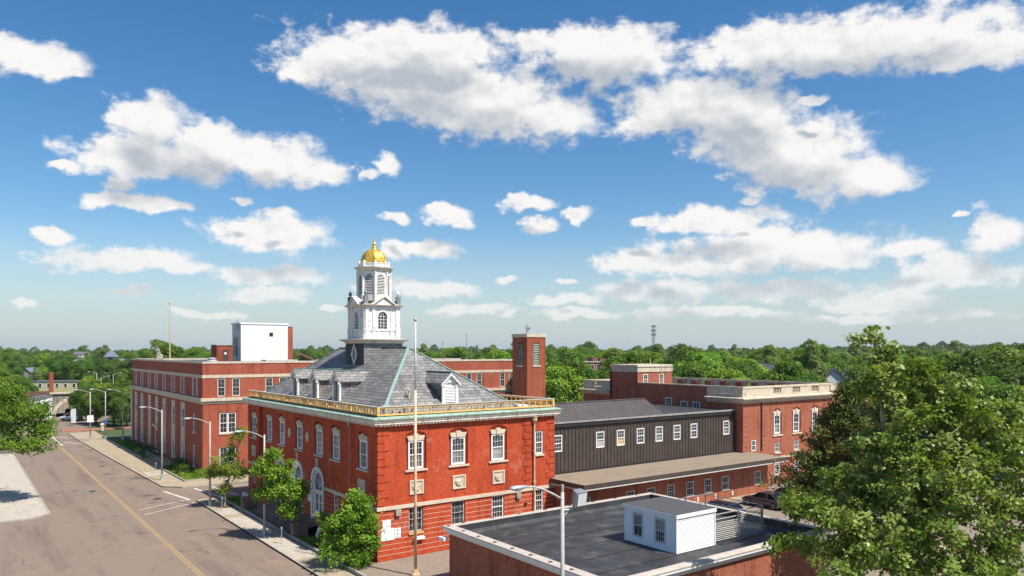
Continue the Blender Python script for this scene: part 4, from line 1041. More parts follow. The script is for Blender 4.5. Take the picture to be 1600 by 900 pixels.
# ------------------------------------------------------------------ dark clad hall and the gravel-roofed annex below it
DV, DU0, DU1 = 53.0, 43.05, 69.9
dk = thing('clad_building', 'long low building clad in dark brown ribbed metal with small white windows', 'building', (DU0, DV, 0))
DW = [(871.0, 8.2), (937.5, 0), (969.5, 0), (1000.5, 0), (1029.5, 0), (1057.5, 0), (1084, 0), (1134.5, 0)]
def u_at(px, v): r = ray(px); return r[0] / r[1] * v
dus = [44.25] + [u_at(p, DV) for p, _ in DW[1:]]
ops = [(u - 0.53, u + 0.53, 6.75, 8.30, 0.10, 0, True) for u in dus]
db = facade(MB(), Pv(DV), DU0, DU1, 4.3, 9.32, ops)
db.poly([(DU1, DV, 4.3), (DU1, 66, 4.3), (DU1, 66, 9.32), (DU1, DV, 9.32)]); db.poly([(DU0, 66, 4.3), (DU1, 66, 4.3), (DU1, 66, 9.32), (DU0, 66, 9.32)])
db.build('wall', 'dark_siding', dk)
for k, u in enumerate(dus): window(dk, 'v', u, 6.76, 1.04, 1.52, DV, -0.04, 3, 2, 'white_paint', 'glass', 'board_ply' if k == 2 else ('glass_curtain' if k in (1, 4, 7) else 'glass'), 0.09)
RIB = {}
def rib(u, z0, z1):
    k = (round(z0, 2), round(z1, 2))
    if k not in RIB:
        RIB[k] = MB().box(-0.03, 0.03, -0.055, 0, 0, z1 - z0).mesh('rib'); RIB[k].materials.append(MATS['dark_siding'])
    inst(RIB[k], 'rib', dk, (u, DV, z0))
u = DU0 + 0.25
while u < DU1 - 0.1:
    hit = [w for w in dus if abs(w - u) < 0.57]
    if hit: rib(u, 4.75, 6.74); rib(u, 8.32, 9.22)
    else: rib(u, 4.75, 9.22)
    u += 0.45
MB().box(DU0, DU1 - 0.2, DV - 0.24, DV - 0.06, 9.34, 9.50).build('gutter', 'gutter_grey', dk)
MB().box(DU0, DU1 - 0.21, DV - 0.18, DV + 0.05, 9.0, 9.338).build('fascia', 'dark_trim', dk)
MB().box(DU1 - 0.28, DU1, DV - 0.14, DV - 0.001, 4.75, 9.55).build('corner_trim', 'dark_trim', dk)
MB().box(DU0, DU1 - 0.281, DV - 0.12, DV - 0.056, 4.72, 4.88).build('base_trim', 'dark_trim', dk)
RZ2, RVm = 10.95, 55.6
mr_ = MB(); mr_.poly([(DU0 + 0.1, DV - 0.1, 9.53), (58.3, DV - 0.1, 9.53), (58.3, RVm, RZ2), (DU0 + 0.1, RVm, RZ2)]); mr_.poly([(58.3, RVm, RZ2), (58.3, 58.3, 9.5), (DU0 + 0.1, 58.3, 9.5), (DU0 + 0.1, RVm, RZ2)])
mr_.poly([(58.3, DV - 0.1, 9.53), (58.3, 58.3, 9.5), (58.3, RVm, RZ2)])
mroof = mr_.build('metal_roof', 'metal_roof', dk)
SE = MB(); ln_ = math.hypot(RVm - DV + 0.1, RZ2 - 9.53)
SE.hexa([(-0.025, 0, 0), (0.025, 0, 0), (0.025, RVm - DV + 0.1, RZ2 - 9.53), (-0.025, RVm - DV + 0.1, RZ2 - 9.53)], [(-0.025, -0.03, 0.055), (0.025, -0.03, 0.055), (0.025, RVm - DV + 0.07, RZ2 - 9.53 + 0.055), (-0.025, RVm - DV + 0.07, RZ2 - 9.53 + 0.055)])
sem = SE.mesh('standing_seam'); sem.materials.append(MATS['metal_roof'])
u = DU0 + 0.4
while u < 58.3: inst(sem, 'standing_seam', mroof, (u, DV - 0.1, 9.53)); u += 0.4
MB().box(DU0 + 0.1, 58.32, RVm - 0.14, RVm + 0.14, RZ2 + 0.02, RZ2 + 0.07).build('ridge_cap', 'metal_roof', mroof)
MB().poly([(DU0, DV - 0.05, 9.36), (DU1, DV - 0.05, 9.36), (DU1, 66, 9.36), (DU0, 66, 9.36)]).build('flat_roof', 'membrane', dk)

ax = thing('annex', 'single-storey brick annex under a wide gravel roof with dark fascia', 'building', (DU0, 48.8, 0))
AV = 48.8
aw = [u_at(p, AV) for p in (915.5, 985.5, 1018, 1048.5, 1078.5, 1106.5, 1133.5, 1184)]
ops = [(u - 0.55, u + 0.55, 1.95, 3.30, 0.12, 0, True) for u in aw]
ab = facade(MB(), Pv(AV), DU0, 70.0, 0, 4.25, ops); ab.poly([(70, AV, 0), (70, 52, 0), (70, 52, 4.25), (70, AV, 4.25)]); ab.poly([(DU0, AV, 0), (DU0, 51.9, 0), (DU0, 51.9, 4.25), (DU0, AV, 4.25)])
ab.build('wall', 'brick_court', ax)
for u in aw:
    window(ax, 'v', u, 1.96, 1.08, 1.32, AV, 0.02, 3, 2, 'grey_board'); MB().box(u - 0.62, u + 0.62, AV - 0.07, AV + 0.1, 1.83, 1.948).build('sill', 'limestone', ax)
for u in aw[2:7]: MB().box(u + 0.95, u + 1.13, AV - 0.1, AV - 0.002, 1.25, 1.65).build('utility_box', 'board_white', ax)
cn = MB(); cn.box(42.45, 71.4, 47.35, 52.99, 4.28, 4.66); cn.build('canopy', 'dark_siding', ax)
MB().poly([(42.5, 47.4, 4.665), (71.35, 47.4, 4.665), (71.35, 52.98, 4.72), (42.5, 52.98, 4.72)]).build('gravel_roof', 'gravel', ax)
MB().box(42.43, 71.42, 47.31, 47.349, 4.20, 4.29).build('drip_edge', 'grey_board', ax)
MB().box(42.41, 42.449, 47.31, 52.0, 4.20, 4.29).build('drip_edge', 'grey_board', ax)
cn2 = MB(); cn2.box(42.42, 71.42, 47.32, 47.348, 4.32, 4.70); cn2.box(42.42, 42.449, 47.35, 52, 4.32, 4.70); cn2.build('fascia', 'dark_siding', ax)

# ------------------------------------------------------------------ the right-hand brick building with stone balustrade
CU0, CU1, CV0, CV1 = 70.0, 87.5, 52.0, 78.2
ct = thing('brick_building', 'brick building with carved stone parapet and roof hut beyond the dark clad hall', 'building', (CU0, CV0, 0))
cws = [u_at(p, CV0) for p in (1214.5, 1244.5, 1273.5)] ; cws.append(2 * cws[2] - cws[1])
ops = []
for u in cws:
    ops.append((u - 0.85, u + 0.85, 6.2, 9.35, 0.15, 0.5, True)); ops.append((u - 0.5, u + 0.5, 4.25, 5.4, 0.15, 0, True)); ops.append((u - 0.5, u + 0.5, 1.6, 3.0, 0.15, 0, True))
ops.append((u_at(1178, CV0) - 0.45, u_at(1178, CV0) + 0.45, 4.75, 6.0, 0.15, 0, True))
cb_ = facade(MB(), Pv(CV0), CU0, CU1, 0, 10.3, ops)
cb_.poly([(CU0, CV0, 0), (CU0, 56.9, 0), (CU0, 56.9, 10.3), (CU0, CV0, 10.3)])
cb_.poly([(CU1, CV0, 0), (CU1, CV1, 0), (CU1, CV1, 10.3), (CU1, CV0, 10.3)])
cb_.poly([(CU0, CV1, 0), (CU1, CV1, 0), (CU1, CV1, 10.3), (CU0, CV1, 10.3)])
cb_.build('wall', 'brick_court', ct)
sw = MB(); facade(sw, Pu(CU0 + 0.25), 56.9, 73.0, 0, 11.85, [(58.7 - 0.55, 58.7 + 0.55, 8.6, 10.0, 0.12, 0, True), (60.6 - 0.55, 60.6 + 0.55, 8.6, 10.0, 0.12, 0, True), (63.0 - 0.55, 63.0 + 0.55, 8.7, 10.3, 0.12, 0, True)])
sw.poly([(CU0, 73.0, 0), (CU0, CV1, 0), (CU0, CV1, 10.3), (CU0, 73.0, 10.3)]); sw.poly([(CU0, 73, 0), (CU0 + 0.25, 73, 0), (CU0 + 0.25, 73, 10.3), (CU0, 73, 10.3)])
sw.poly([(CU0, 56.9, 0), (CU0 + 0.25, 56.9, 0), (CU0 + 0.25, 56.9, 11.85), (CU0, 56.9, 11.85)])
sw.build('wall', 'brick_court', ct)
for v, z, h in ((58.7, 8.62, 1.36), (60.6, 8.62, 1.36), (63.0, 8.72, 1.56)): window(ct, 'u', v, z, 1.06, h, CU0 + 0.25, 0.02, 2, 2)
MB().box(CU0 + 0.2, CU0 + 0.62, 56.9, 68.15, 11.85, 11.98).build('coping', 'limestone', ct)
for k, u in enumerate(cws):
    window(ct, 'v', u, 6.42, 1.18, 2.2, CV0, 0.03, 2, 2, 'white_paint', 'glass', 'glass_curtain', 0.12)
    inst(LINT, 'lintel', ct, (u, CV0, 8.66), 0, scale=(0.95, 1, 0.95)); inst(SILL, 'sill', ct, (u, CV0, 6.3), 0, scale=(0.95, 1, 1))
    window(ct, 'v', u, 4.3, 0.95, 1.08, CV0, 0.04, 1, 4, 'grey_board'); inst(SILL, 'sill', ct, (u, CV0, 4.26), 0, scale=(0.58, 1, 1))
    window(ct, 'v', u, 1.65, 0.95, 1.3, CV0, 0.04, 2, 2)
dx_ = u_at(1178, CV0); window(ct, 'v', dx_, 4.77, 0.86, 1.2, CV0, 0.03, 1, 2)
MB().box(CU0 + 2.3, CU1 + 0.05, CV0 - 0.07, CV0 - 0.001, 3.55, 3.8).build('belt_course', 'limestone_clean', ct)
dpx = u_at(1189, CV0); MB().tube((dpx, CV0 - 0.1, 4.7), (dpx, CV0 - 0.1, 10.3), 0.07).build('downpipe', 'dark_metal', ct)
for k in range(10):
    z = 4.75 + k * 0.555
    for a0, a1 in ((CU0, CU0 + (0.8 if k % 2 else 0.5)), (dpx + 0.15, dpx + (0.9 if k % 2 else 0.6))):
        key = ('c', round(a1 - a0, 2))
        if key not in QM: QM[key] = MB().box(0, a1 - a0, -0.04, 0, 0, 0.46).mesh('quoin'); QM[key].materials.append(MATS['brick_court'])
        inst(QM[key], 'quoin', ct, (a0, CV0, z))
PROF = [(0.0, 10.15), (0.12, 10.15), (0.12, 10.32), (0.35, 10.42), (0.35, 10.52), (0.55, 10.62), (0.55, 10.74), (0.05, 10.85)]
def cornice_run(mb, pts, prof):
    """profile swept along an open outline walked with the outside on the right"""
    offs = []
    for k, p in enumerate(pts):
        d0 = (Vector(pts[k]) - Vector(pts[k - 1])).normalized() if k else None
        d1 = (Vector(pts[k + 1]) - Vector(pts[k])).normalized() if k < len(pts) - 1 else None
        n0 = Vector((d0.y, -d0.x)) if d0 else None; n1 = Vector((d1.y, -d1.x)) if d1 else None
        n = (n0 or n1) if not (n0 and n1) else (n0 + n1) / (1 + n0.dot(n1)); offs.append(n)
    for (o0, z0), (o1, z1) in zip(prof, prof[1:]):
        for k in range(len(pts) - 1):
            a, b = Vector(pts[k]), Vector(pts[k + 1]); na, nb = offs[k], offs[k + 1]
            q = [(*(a + na * o0), z0), (*(b + nb * o0), z0), (*(b + nb * o1), z1), (*(a + na * o1), z1)]
            mb.poly(q)
    for e in (0, -1):
        a = Vector(pts[e]); n = offs[e]
        mb.poly([(*(a + n * o), z) for o, z in prof])
    return mb
run = [(CU0, 56.9), (CU0, CV0), (CU1, CV0), (CU1, CV1), (CU0, CV1), (CU0, 73.0)]
cornice_run(MB(), run, PROF).build('cornice', 'limestone', ct)
dent = MB()
for k in range(44): a = CU0 + 0.05 + k * 0.4; dent.box(a, a + 0.2, CV0 - 0.34, CV0 - 0.121, 10.30, 10.40)
for k in range(12): a = CV0 + 0.05 + k * 0.4; dent.box(CU0 - 0.34, CU0 - 0.121, a, a + 0.2, 10.30, 10.40)
for k in range(12): a = 73.05 + k * 0.4; dent.box(CU0 - 0.34, CU0 - 0.121, a, a + 0.2, 10.30, 10.40)
dent.build('dentils', 'limestone', ct, kind='stuff')
# parapet: stone piers with open baluster bays
pp = MB(); BALC = MB().lathe(0, 0, [(0.07, 0), (0.07, 0.06), (0.05, 0.1), (0.09, 0.25), (0.05, 0.45), (0.07, 0.52), (0.07, 0.58)], 8).mesh('baluster'); BALC.materials.append(MATS['limestone'])
bals = []
def parapet(p0, p1, bays):
    d = Vector(p1) - Vector(p0); L_ = d.length; d.normalize(); n = Vector((-d.y, d.x)) * 0.32
    def seg(a, b, z0, z1, t=0.0, w=1.0):
        A, B = Vector(p0) + d * a, Vector(p0) + d * b; o = -n * t; nn = n * (w + t)
        pp.prism([tuple(A + o), tuple(B + o), tuple(B + nn), tuple(A + nn)], z0, z1)
    seg(0, L_, 10.76, 11.12); seg(0, L_, 11.78, 11.92, 0.15, 1.0); seg(0, L_, 11.921, 12.0, 0.05, 1.0)
    e = [0.0]
    for c_, w_ in bays: e += [c_ - w_ / 2, c_ + w_ / 2]
    e.append(L_)
    for a, b in zip(e[::2], e[1::2]): seg(a, b, 11.121, 11.779)
    for c_, w_ in bays:
        m = max(2, int(w_ / 0.26))
        for k in range(m):
            q = Vector(p0) + d * (c_ - w_ / 2 + w_ * (k + 0.5) / m) + n * 0.5; bals.append((q.x, q.y, 11.15))
parapet((CU0, 56.9), (CU0, CV0 + 0.37), [(2.45, 1.9)])
parapet((CU0, CV0), (CU1, CV0), [(u - CU0, 1.5) for u in cws])
parapet((CU1, CV0 + 0.37), (CU1, CV1 - 0.37), [(k * 4 + 3, 1.7) for k in range(6)])
parapet((CU1, CV1), (CU0, CV1), [(k * 4 + 2.5, 1.7) for k in range(4)])
parapet((CU0, CV1 - 0.37), (CU0, 73.0), [(2.3, 1.6)])
ppo = pp.build('parapet', 'limestone', ct)
for b in bals: inst(BALC, 'baluster', ppo, b)
ib = MB()
for k in range(9): a = 54.2 + k * 2.6; ib.box(CU1 - 0.62, CU1 - 0.33, a, a + 1.2, 10.9, 11.7)
ib.build('parapet_backing', 'brick_court', ct)
MB().poly([(CU0 + 0.3, CV0 + 0.3, 10.9), (CU1 - 0.3, CV0 + 0.3, 10.9), (CU1 - 0.3, CV1 - 0.3, 10.9), (CU0 + 0.3, CV1 - 0.3, 10.9)]).build('flat_roof', 'asphalt_roof', ct)
ph = MB(); facade(ph, Pu(CU0 + 0.25), 68.2, 73.0, 11.85, 14.2, []); wps = [u_at(1009, 68.2), u_at(1034, 68.2)]
facade(ph, Pv(68.2), CU0 + 0.25, 76.7, 10.9, 14.2, [(u - 0.45, u + 0.45, 11.6, 13.0, 0.1, 0, True) for u in wps])
ph.poly([(76.7, 68.2, 10.9), (76.7, 73, 10.9), (76.7, 73, 14.2), (76.7, 68.2, 14.2)]); ph.poly([(CU0, 73, 10.9), (76.7, 73, 10.9), (76.7, 73, 14.2), (CU0, 73, 14.2)])
pho = ph.build('roof_hut', 'brick_court', ct)
for u in wps: window(ct, 'v', u, 11.62, 0.88, 1.36, 68.2, 0.02, 2, 2)
hc = MB(); hc.box(CU0 + 0.17, 76.78, 68.12, 73.08, 13.25, 13.9); hc.box(CU0 + 0.1, 76.86, 68.04, 73.16, 13.901, 14.05); hc.box(CU0 + 0.2, 76.76, 68.14, 73.06, 14.051, 14.2)
hc.build('hut_coping', 'limestone', pho)
MB().tube((74.5, 70, 14.2), (74.5, 70, 15.0), 0.06).tube((74.6, 68.1, 11), (74.6, 68.1, 14.2), 0.05).build('vent_pipe', 'rust_pole', pho)

# ------------------------------------------------------------------ long brick office building beyond the side street
OU, OV, OU1, OV1, OZ = 25.3, 100.5, 75.0, 148.2, 14.5
of = thing('brick_building', 'long three-storey brick office block with stone belts and tall window strips', 'building', (OU, OV, 0))
ow = [27.62, 29.47, 33.8, 35.65, 39.9, 41.8, 46.1, 48, 52.3, 54.2, 58.5, 60.4, 65.66, 67.62, 72.2, 74.05]
ops = [(u - 0.5, u + 0.5, 10.1, 12.42, 0.15, 0, True) for u in ow]
for c_ in (28.42, 34.7): ops += [(c_ - 1.08, c_ + 1.08, 5.35, 8.0, 0.18, 0, True), (c_ - 1.08, c_ + 1.08, 0.9, 3.5, 0.18, 0, True)]
facade(MB(), Pv(OV), OU, OU1, 0, OZ, ops).build('wall', 'brick_office', of)
for u in ow: window(of, 'v', u, 10.11, 0.98, 2.3, OV, 0.04, 2, 2, 'grey_board')
for c_ in (28.42, 34.7):
    for z in (5.36, 0.91):
        for s in (-1, 1): window(of, 'v', c_ + s * 0.53, z, 1.0, 2.6, OV, 0.06, 2, 2, 'white_paint', 'dark_trim' if z > 2 and s < 2 else 'glass', 'glass')
        MB().box(c_ - 1.15, c_ + 1.15, OV - 0.1, OV + 0.1, z - 0.17, z - 0.012).build('sill', 'limestone_clean', of)
# street side: stone window strips between brick piers
strips = [104.85, 111.1, 116.8, 122.6, 133.3, 139.4, 144.6]; DO = 128.2
ops = [(104.85 - 0.62, 104.85 + 0.62, 5.3, 7.7, 0.2, 0, True), (104.85 - 0.62, 104.85 + 0.62, 0.8, 3.6, 0.2, 0, True)]
for a in strips[1:] + [DO]: ops.append((a - 1.35, a + 1.35, 0.5, 8.9, 0.35, 0, True))
allw = [103.4, 105.4] + [x for a in strips[1:] + [DO] for x in (a - 0.85, a + 0.85)]
for a in allw: ops.append((a - 0.5, a + 0.5, 10.1, 12.42, 0.15, 0, True))
facade(MB(), Pu(OU), OV, OV1, 0, OZ, ops).build('wall', 'brick_office', of)
for a in allw: window(of, 'u', a, 10.11, 0.98, 2.3, OU, 0.04, 2, 2, 'white_paint')
for z, h in ((5.32, 2.36), (0.82, 2.76)): window(of, 'u', 104.85, z, 1.22, h, OU, 0.05, 2, 2); MB().box(OU - 0.1, OU + 0.1, 104.0, 105.7, z - 0.17, z - 0.021).build('sill', 'limestone_clean', of)
for a in strips[1:]:
    st = MB(); facade(st, Pu(OU + 0.06), a - 1.33, a + 1.33, 0.5, 8.9, [(a - 0.75, a + 0.75, 5.3, 8.1, 0.12, 0, True), (a - 0.75, a + 0.75, 0.8, 3.7, 0.12, 0, True)])
    st.box(OU + 0.0, OU + 0.059, a - 0.8, a + 0.8, 4.1, 4.9); st.build('stone_strip', 'limestone', of)
    window(of, 'u', a, 5.32, 1.48, 2.76, OU + 0.06, 0.02, 2, 3); window(of, 'u', a, 0.82, 1.48, 2.86, OU + 0.06, 0.02, 2, 3)
dp = MB(); facade(dp, Pu(OU + 0.1), DO - 1.33, DO + 1.33, 0.5, 8.9, [(DO - 0.75, DO + 0.75, 0.5, 3.6, 0.3, 0, True), (DO - 0.75, DO + 0.75, 5.6, 8.1, 0.12, 0, True)])
dp.box(OU - 0.25, OU + 0.09, DO - 1.5, DO + 1.5, 4.1, 4.5); dp.build('portal', 'limestone', of)
MB().box(OU + 0.3, OU + 0.36, DO - 0.74, DO + 0.74, 0.5, 3.2).build('door', 'door_brown', of); window(of, 'u', DO, 5.62, 1.46, 2.46, OU + 0.1, 0.02, 2, 3)
b_ = MB()
for (z0, z1, o) in ((12.5, 12.9, 0.05), (9.2, 9.55, 0.08), (9.551, 9.95, 0.28), (14.35, 14.56, 0.07)):
    b_.box(OU - o, OU1, OV - o, OV - 0.001, z0, z1); b_.box(OU - o, OU - 0.001, OV, OV1, z0, z1)
b_.build('stone_belt', 'limestone', of)
bk_ = MB(); bk_.poly([(OU, OV1, 0), (48, OV1, 0), (48, OV1, OZ), (OU, OV1, OZ)]); bk_.poly([(OU1, OV, 0), (OU1, 118, 0), (OU1, 118, OZ), (OU1, OV, OZ)]); bk_.poly([(48, 118, 0), (48, OV1, 0), (48, OV1, OZ), (48, 118, OZ)]); bk_.poly([(48, 118, 0), (OU1, 118, 0), (OU1, 118, OZ), (48, 118, OZ)])
bk_.build('wall', 'brick_office', of)
MB().poly([(OU, OV, 14.3), (OU1, OV, 14.3), (OU1, 118, 14.3), (48, 118, 14.3), (48, OV1, 14.3), (OU, OV1, 14.3)]).build('flat_roof', 'membrane', of)
cop = MB(); cop.box(OU + 0.001, OU1, OV + 0.001, OV + 0.4, 14.3, 14.62); cop.box(OU + 0.001, OU + 0.4, OV + 0.4, OV1, 14.3, 14.62); cop.build('coping', 'coping_tan', of)
cop = MB(); cop.box(48, OU1, 117.6, 118.05, 14.2, 14.62); cop.box(OU, 48, OV1 - 0.4, OV1 + 0.05, 14.2, 14.62); cop.build('coping', 'coping_tan', of)
gr_ = MB(); gr_.tube((OU - 0.12, 147.6, 0.2), (OU - 0.12, 147.6, 9.2), 0.12); gr_.build('downpipe', 'white_paint', of)
# stair, ramp wall and handrail at its door
rw = MB(); rw.box(23.2, 25.2, 125.5, 131, 0.15, 0.5); rw.box(22.6, 23.2, 126.2, 130.2, 0.15, 0.32); rw.build('door_step', 'limestone', of)
hr = MB()
for k in range(9): y = 113 + k * 1.15; hr.tube((22.75, y, 0.2), (22.75, y, 1.2), 0.035, n=6)
hr.tube((22.75, 113, 1.2), (22.75, 122.2, 1.2), 0.04, n=6); hr.tube((22.75, 113, 0.75), (22.75, 122.2, 0.75), 0.03, n=6); hr.build('handrail', 'grey_metal', of)
# rooftop plant
wb = thing('plant_room', 'large cream metal plant room on the office block roof', 'plant room', (32.3, 108, 14.3))
MB().box(32.35, 39.05, 108.05, 112.2, 14.3, 19.75).build('wall', 'galvanised', wb)
PLm = MB().box(0, 1.105, 0, 0.06, 0, 5.2).mesh('panel'); PLm.materials.append(MATS['vinyl_cream'])
for k in range(6): inst(PLm, 'panel', wb, (32.32 + k * 1.122, 108.0 - 0.01, 14.55))
MB().box(32.2, 39.15, 107.9, 112.3, 19.752, 19.98).build('roof_trim', 'board_white', wb)
vt = MB()
for k in range(12): vt.box(32.28, 32.34, 109.6, 111.4, 15.4 + k * 0.22, 15.5 + k * 0.22)
vt.build('vent', 'dark_metal', wb)
MB().box(36.35, 36.85, 107.93, 107.985, 18.1, 18.6).build('hatch', 'dark_trim', wb)
MB().tube((32.2, 109.3, 18.9), (32.2, 109.3, 20.3), 0.04, n=6).tube((32.15, 109.3, 14.6), (32.15, 109.3, 16.6), 0.05, n=6).build('pipe', 'dark_metal', wb)
sh = thing('roof_shaft', 'narrow brick shaft beside the cream plant room on the roof', 'roof shaft', (39.2, 108.6, 14.3))
MB().box(39.2, 40.0, 108.6, 112, 14.3, 19.5).build('wall', 'brick_office', sh)
MB().box(39.15, 40.05, 108.55, 112.05, 19.502, 19.6).build('cap', 'coping_tan', sh)
hut = thing('roof_hut', 'small brick stair hut with brown door on the office block roof', 'roof hut', (31.2, 116, 14.3))
MB().box(31.2, 34.6, 116, 119, 14.3, 16.8).build('wall', 'brick_office', hut); MB().box(31.1, 34.7, 115.9, 119.1, 16.802, 16.92).build('cap', 'coping_tan', hut)
MB().box(32.05, 32.85, 115.94, 115.998, 14.45, 16.25).build('door', 'door_brown', hut); MB().box(32.25, 32.62, 115.91, 115.938, 15.45, 15.75).build('door_sign', 'board_white', hut)
MB().lathe(27.9, 106, [(0.7, 14.35), (0.75, 14.6), (0.55, 14.75), (0.6, 14.95), (0.25, 15.1)], 14).build('roof_ventilator', 'galvanised', base=(27.9, 106, 14.35), label='squat pale metal ventilator near the office block roof edge', cat='ventilator')
MB().box(34, 38.5, 102.5, 104.5, 14.31, 14.75).build('roof_unit', 'deck_white', base=(34, 102.5, 14.3), label='long low pale roof unit behind the office block coping', cat='roof unit')
MB().box(41.5, 46.0, 103.2, 105.0, 14.31, 14.7).build('roof_unit', 'deck_white', base=(41.5, 103.2, 14.3), label='low white roof unit right of the brick roof shaft', cat='roof unit')
MB().bar((40.6, 107, 15.5), (42.6, 107, 14.6), 0.5, 0.3).bar((39.6, 107, 15.5), (40.7, 107, 15.5), 0.6, 0.3).build('duct', 'rust_girder', base=(40.6, 107, 14.3), label='rusty red sloping duct beside the brick roof shaft', cat='duct')
def pole(name, x, y, z0, z1, r, m, label, cat):
    MB().path([(x, y, z0), (x, y, (z0 + z1) / 2), (x, y, z1)], [r, r * 0.8, r * 0.5], 8).lathe(x, y, [(r * 1.8, z1), (r * 1.8, z1 + r * 2), (0.01, z1 + r * 3)], 8).lathe(x, y, [(r * 2.6, z0), (r * 2.2, z0 + 0.35), (r, z0 + 0.4)], 8).build(name, m, base=(x, y, z0), label=label, cat=cat)
pole('roof_mast', 27.2, 127.6, 14.3, 23.4, 0.11, 'rust_pole', 'tall thin mast beside the stone lion on the office block roof', 'mast')
# seated stone lion on the parapet
li = MB(); lx, ly, lz = 25.75, 128.6, 14.62
li.ball((lx + 0.25, ly, lz + 0.45), 0.50, 0.36, 0.45); li.ball((lx, ly, lz + 0.85), 0.36, 0.34, 0.55); li.ball((lx - 0.12, ly, lz + 1.42), 0.36, 0.36, 0.38); li.ball((lx - 0.38, ly, lz + 1.38), 0.2, 0.17, 0.16)
for s in (-1, 1):
    li.tube((lx - 0.25, ly + s * 0.18, lz + 0.1), (lx - 0.12, ly + s * 0.18, lz + 0.85), 0.11, 0.13); li.ball((lx - 0.32, ly + s * 0.18, lz + 0.1), 0.18, 0.11, 0.10); li.ball((lx + 0.2, ly + s * 0.32, lz + 0.22), 0.4, 0.16, 0.22); li.ball((lx - 0.1, ly + s * 0.26, lz + 1.76), 0.08, 0.07, 0.1)
li.box(lx - 0.6, lx + 0.75, ly - 0.5, ly + 0.5, lz - 0.02, lz + 0.08)
lo = li.build('lion_statue', 'stone_statue', base=(lx, ly, lz), smooth=True, label='weathered seated stone lion on the office block parapet', cat='statue')
rmz = lo.modifiers.new('remesh', 'REMESH'); rmz.mode = 'VOXEL'; rmz.voxel_size = 0.06
for px_, v_, top in ((692, 104, 17.2), (729, 106, 18.6)):
    u_ = u_at(px_, v_); pole('roof_mast', u_, v_, 14.3, top, 0.06, 'grey_metal', 'thin aerial %s on the office block roof right of the slate roof' % ('nearest the flagpole' if px_ < 700 else 'nearest the brick chimney'), 'aerial')

# ------------------------------------------------------------------ flat black roof in the foreground, with its shed and screen
FU0, FU1, FV0, FV1, FZ = 26.9, 46.4, 28.0, 43.6, 4.2
fl = thing('flat_roof_building', 'low building with flat black membrane roof and tan coping in the foreground', 'building', (FU0, FV0, 0))
fw = MB(); ring(fw, FU0, FU1, FV0, FV1, [(0, 0), (0, 3.9)]); fw.build('wall', 'brick_court', fl)
ring(MB(), FU0, FU1, FV0, FV1, [(0.001, 3.65), (0.12, 3.66), (0.30, 3.95), (0.34, 3.96), (0.34, 4.1)]).build('cornice', 'board_white', fl)
ring(MB(), FU0, FU1, FV0, FV1, [(0.36, 4.08), (0.37, 4.16), (0.02, 4.2), (-0.22, 4.205), (-0.24, 4.15)]).build('coping', 'coping_tan', fl)
mbn = ring(MB(), FU0, FU1, FV0, FV1, [(-0.23, 4.17), (-0.26, 3.75), (-0.55, 3.56)]); mbn.poly([(FU0 + 0.55, FV0 + 0.55, 3.56), (FU1 - 0.55, FV0 + 0.55, 3.56), (FU1 - 0.55, FV1 - 0.55, 3.56), (FU0 + 0.55, FV1 - 0.55, 3.56)])
mbn.build('roof_membrane', 'membrane', fl)
sm = MB()
for k in range(5): y = 31 + k * 2.5; sm.box(FU0 + 0.6, FU1 - 0.6, y, y + 0.09, 3.561, 3.572)
sm.build('membrane_seam', 'dark_trim', fl)
cl = MB()
for k in range(9): y = 29 + k * 1.8; cl.box(FU0 - 0.2, FU0 - 0.02, y, y + 0.18, 4.19, 4.23)
for k in range(8): x = 28 + k * 2.4; cl.box(x, x + 0.16, FV1 - 0.05, FV1 + 0.2, 4.19, 4.225)
cl.build('coping_clip', 'rust_girder', fl)
MB().box(26.2, 26.56, 43.2, 43.9, 3.3, 3.5).build('wall_spout', 'board_white', fl)
SX0, SX1, SY0, SY1, SZ0, SZ1 = 35.5, 39.15, 31.2, 35.65, 3.57, 5.95
sd = thing('roof_shed', 'white clapboard shed with two sash windows standing on the black flat roof', 'shed', (SX0, SY0, SZ0))
swn = [32.55, 34.45]
facade(MB(), Pu(SX0 + 0.03), SY0 + 0.03, SY1, SZ0, SZ1 - 0.25, [(y - 0.45, y + 0.45, 3.95, 5.5, 0.1, 0, True) for y in swn]).box(SX0 + 0.2, SX1 - 0.03, SY0 + 0.03, SY1, SZ0, SZ1 - 0.25).build('wall', 'vinyl_white', sd)
CB = {}
z = SZ0; k = 0
while z < SZ1 - 0.3:
    def clap(name, pts_lo, pts_hi): pass
    def board(x0, x1, y0, y1, face):
        mb = MB()
        if face == 'v': mb.hexa([(x0, SY0 - 0.02, z), (x1, SY0 - 0.02, z), (x1, SY0 + 0.03, z), (x0, SY0 + 0.03, z)], [(x0, SY0 + 0.012, z + 0.15), (x1, SY0 + 0.012, z + 0.15), (x1, SY0 + 0.03, z + 0.15), (x0, SY0 + 0.03, z + 0.15)])
        else: mb.hexa([(SX0 - 0.02, y0, z), (SX0 + 0.03, y0, z), (SX0 + 0.03, y1, z), (SX0 - 0.02, y1, z)], [(SX0 + 0.012, y0, z + 0.15), (SX0 + 0.03, y0, z + 0.15), (SX0 + 0.03, y1, z + 0.15), (SX0 + 0.012, y1, z + 0.15)])
        mb.build('clapboard', 'vinyl_white', sd)
    board(SX0 + 0.08, SX1, 0, 0, 'v')
    ys = [SY0 + 0.08] + ([x for y in swn for x in (y - 0.5, y + 0.5)] if 3.85 < z + 0.1 and z < 5.5 else []) + [SY1]
    for a, b in zip(ys[::2], ys[1::2]): board(0, 0, a, b, 'u')
    z += 0.152
for y in swn: window(sd, 'u', y, 3.97, 0.88, 1.5, SX0, 0.0, 2 if y > 33 else 4, 1 if y > 33 else 2, 'grey_board', 'glass_curtain', 'glass')
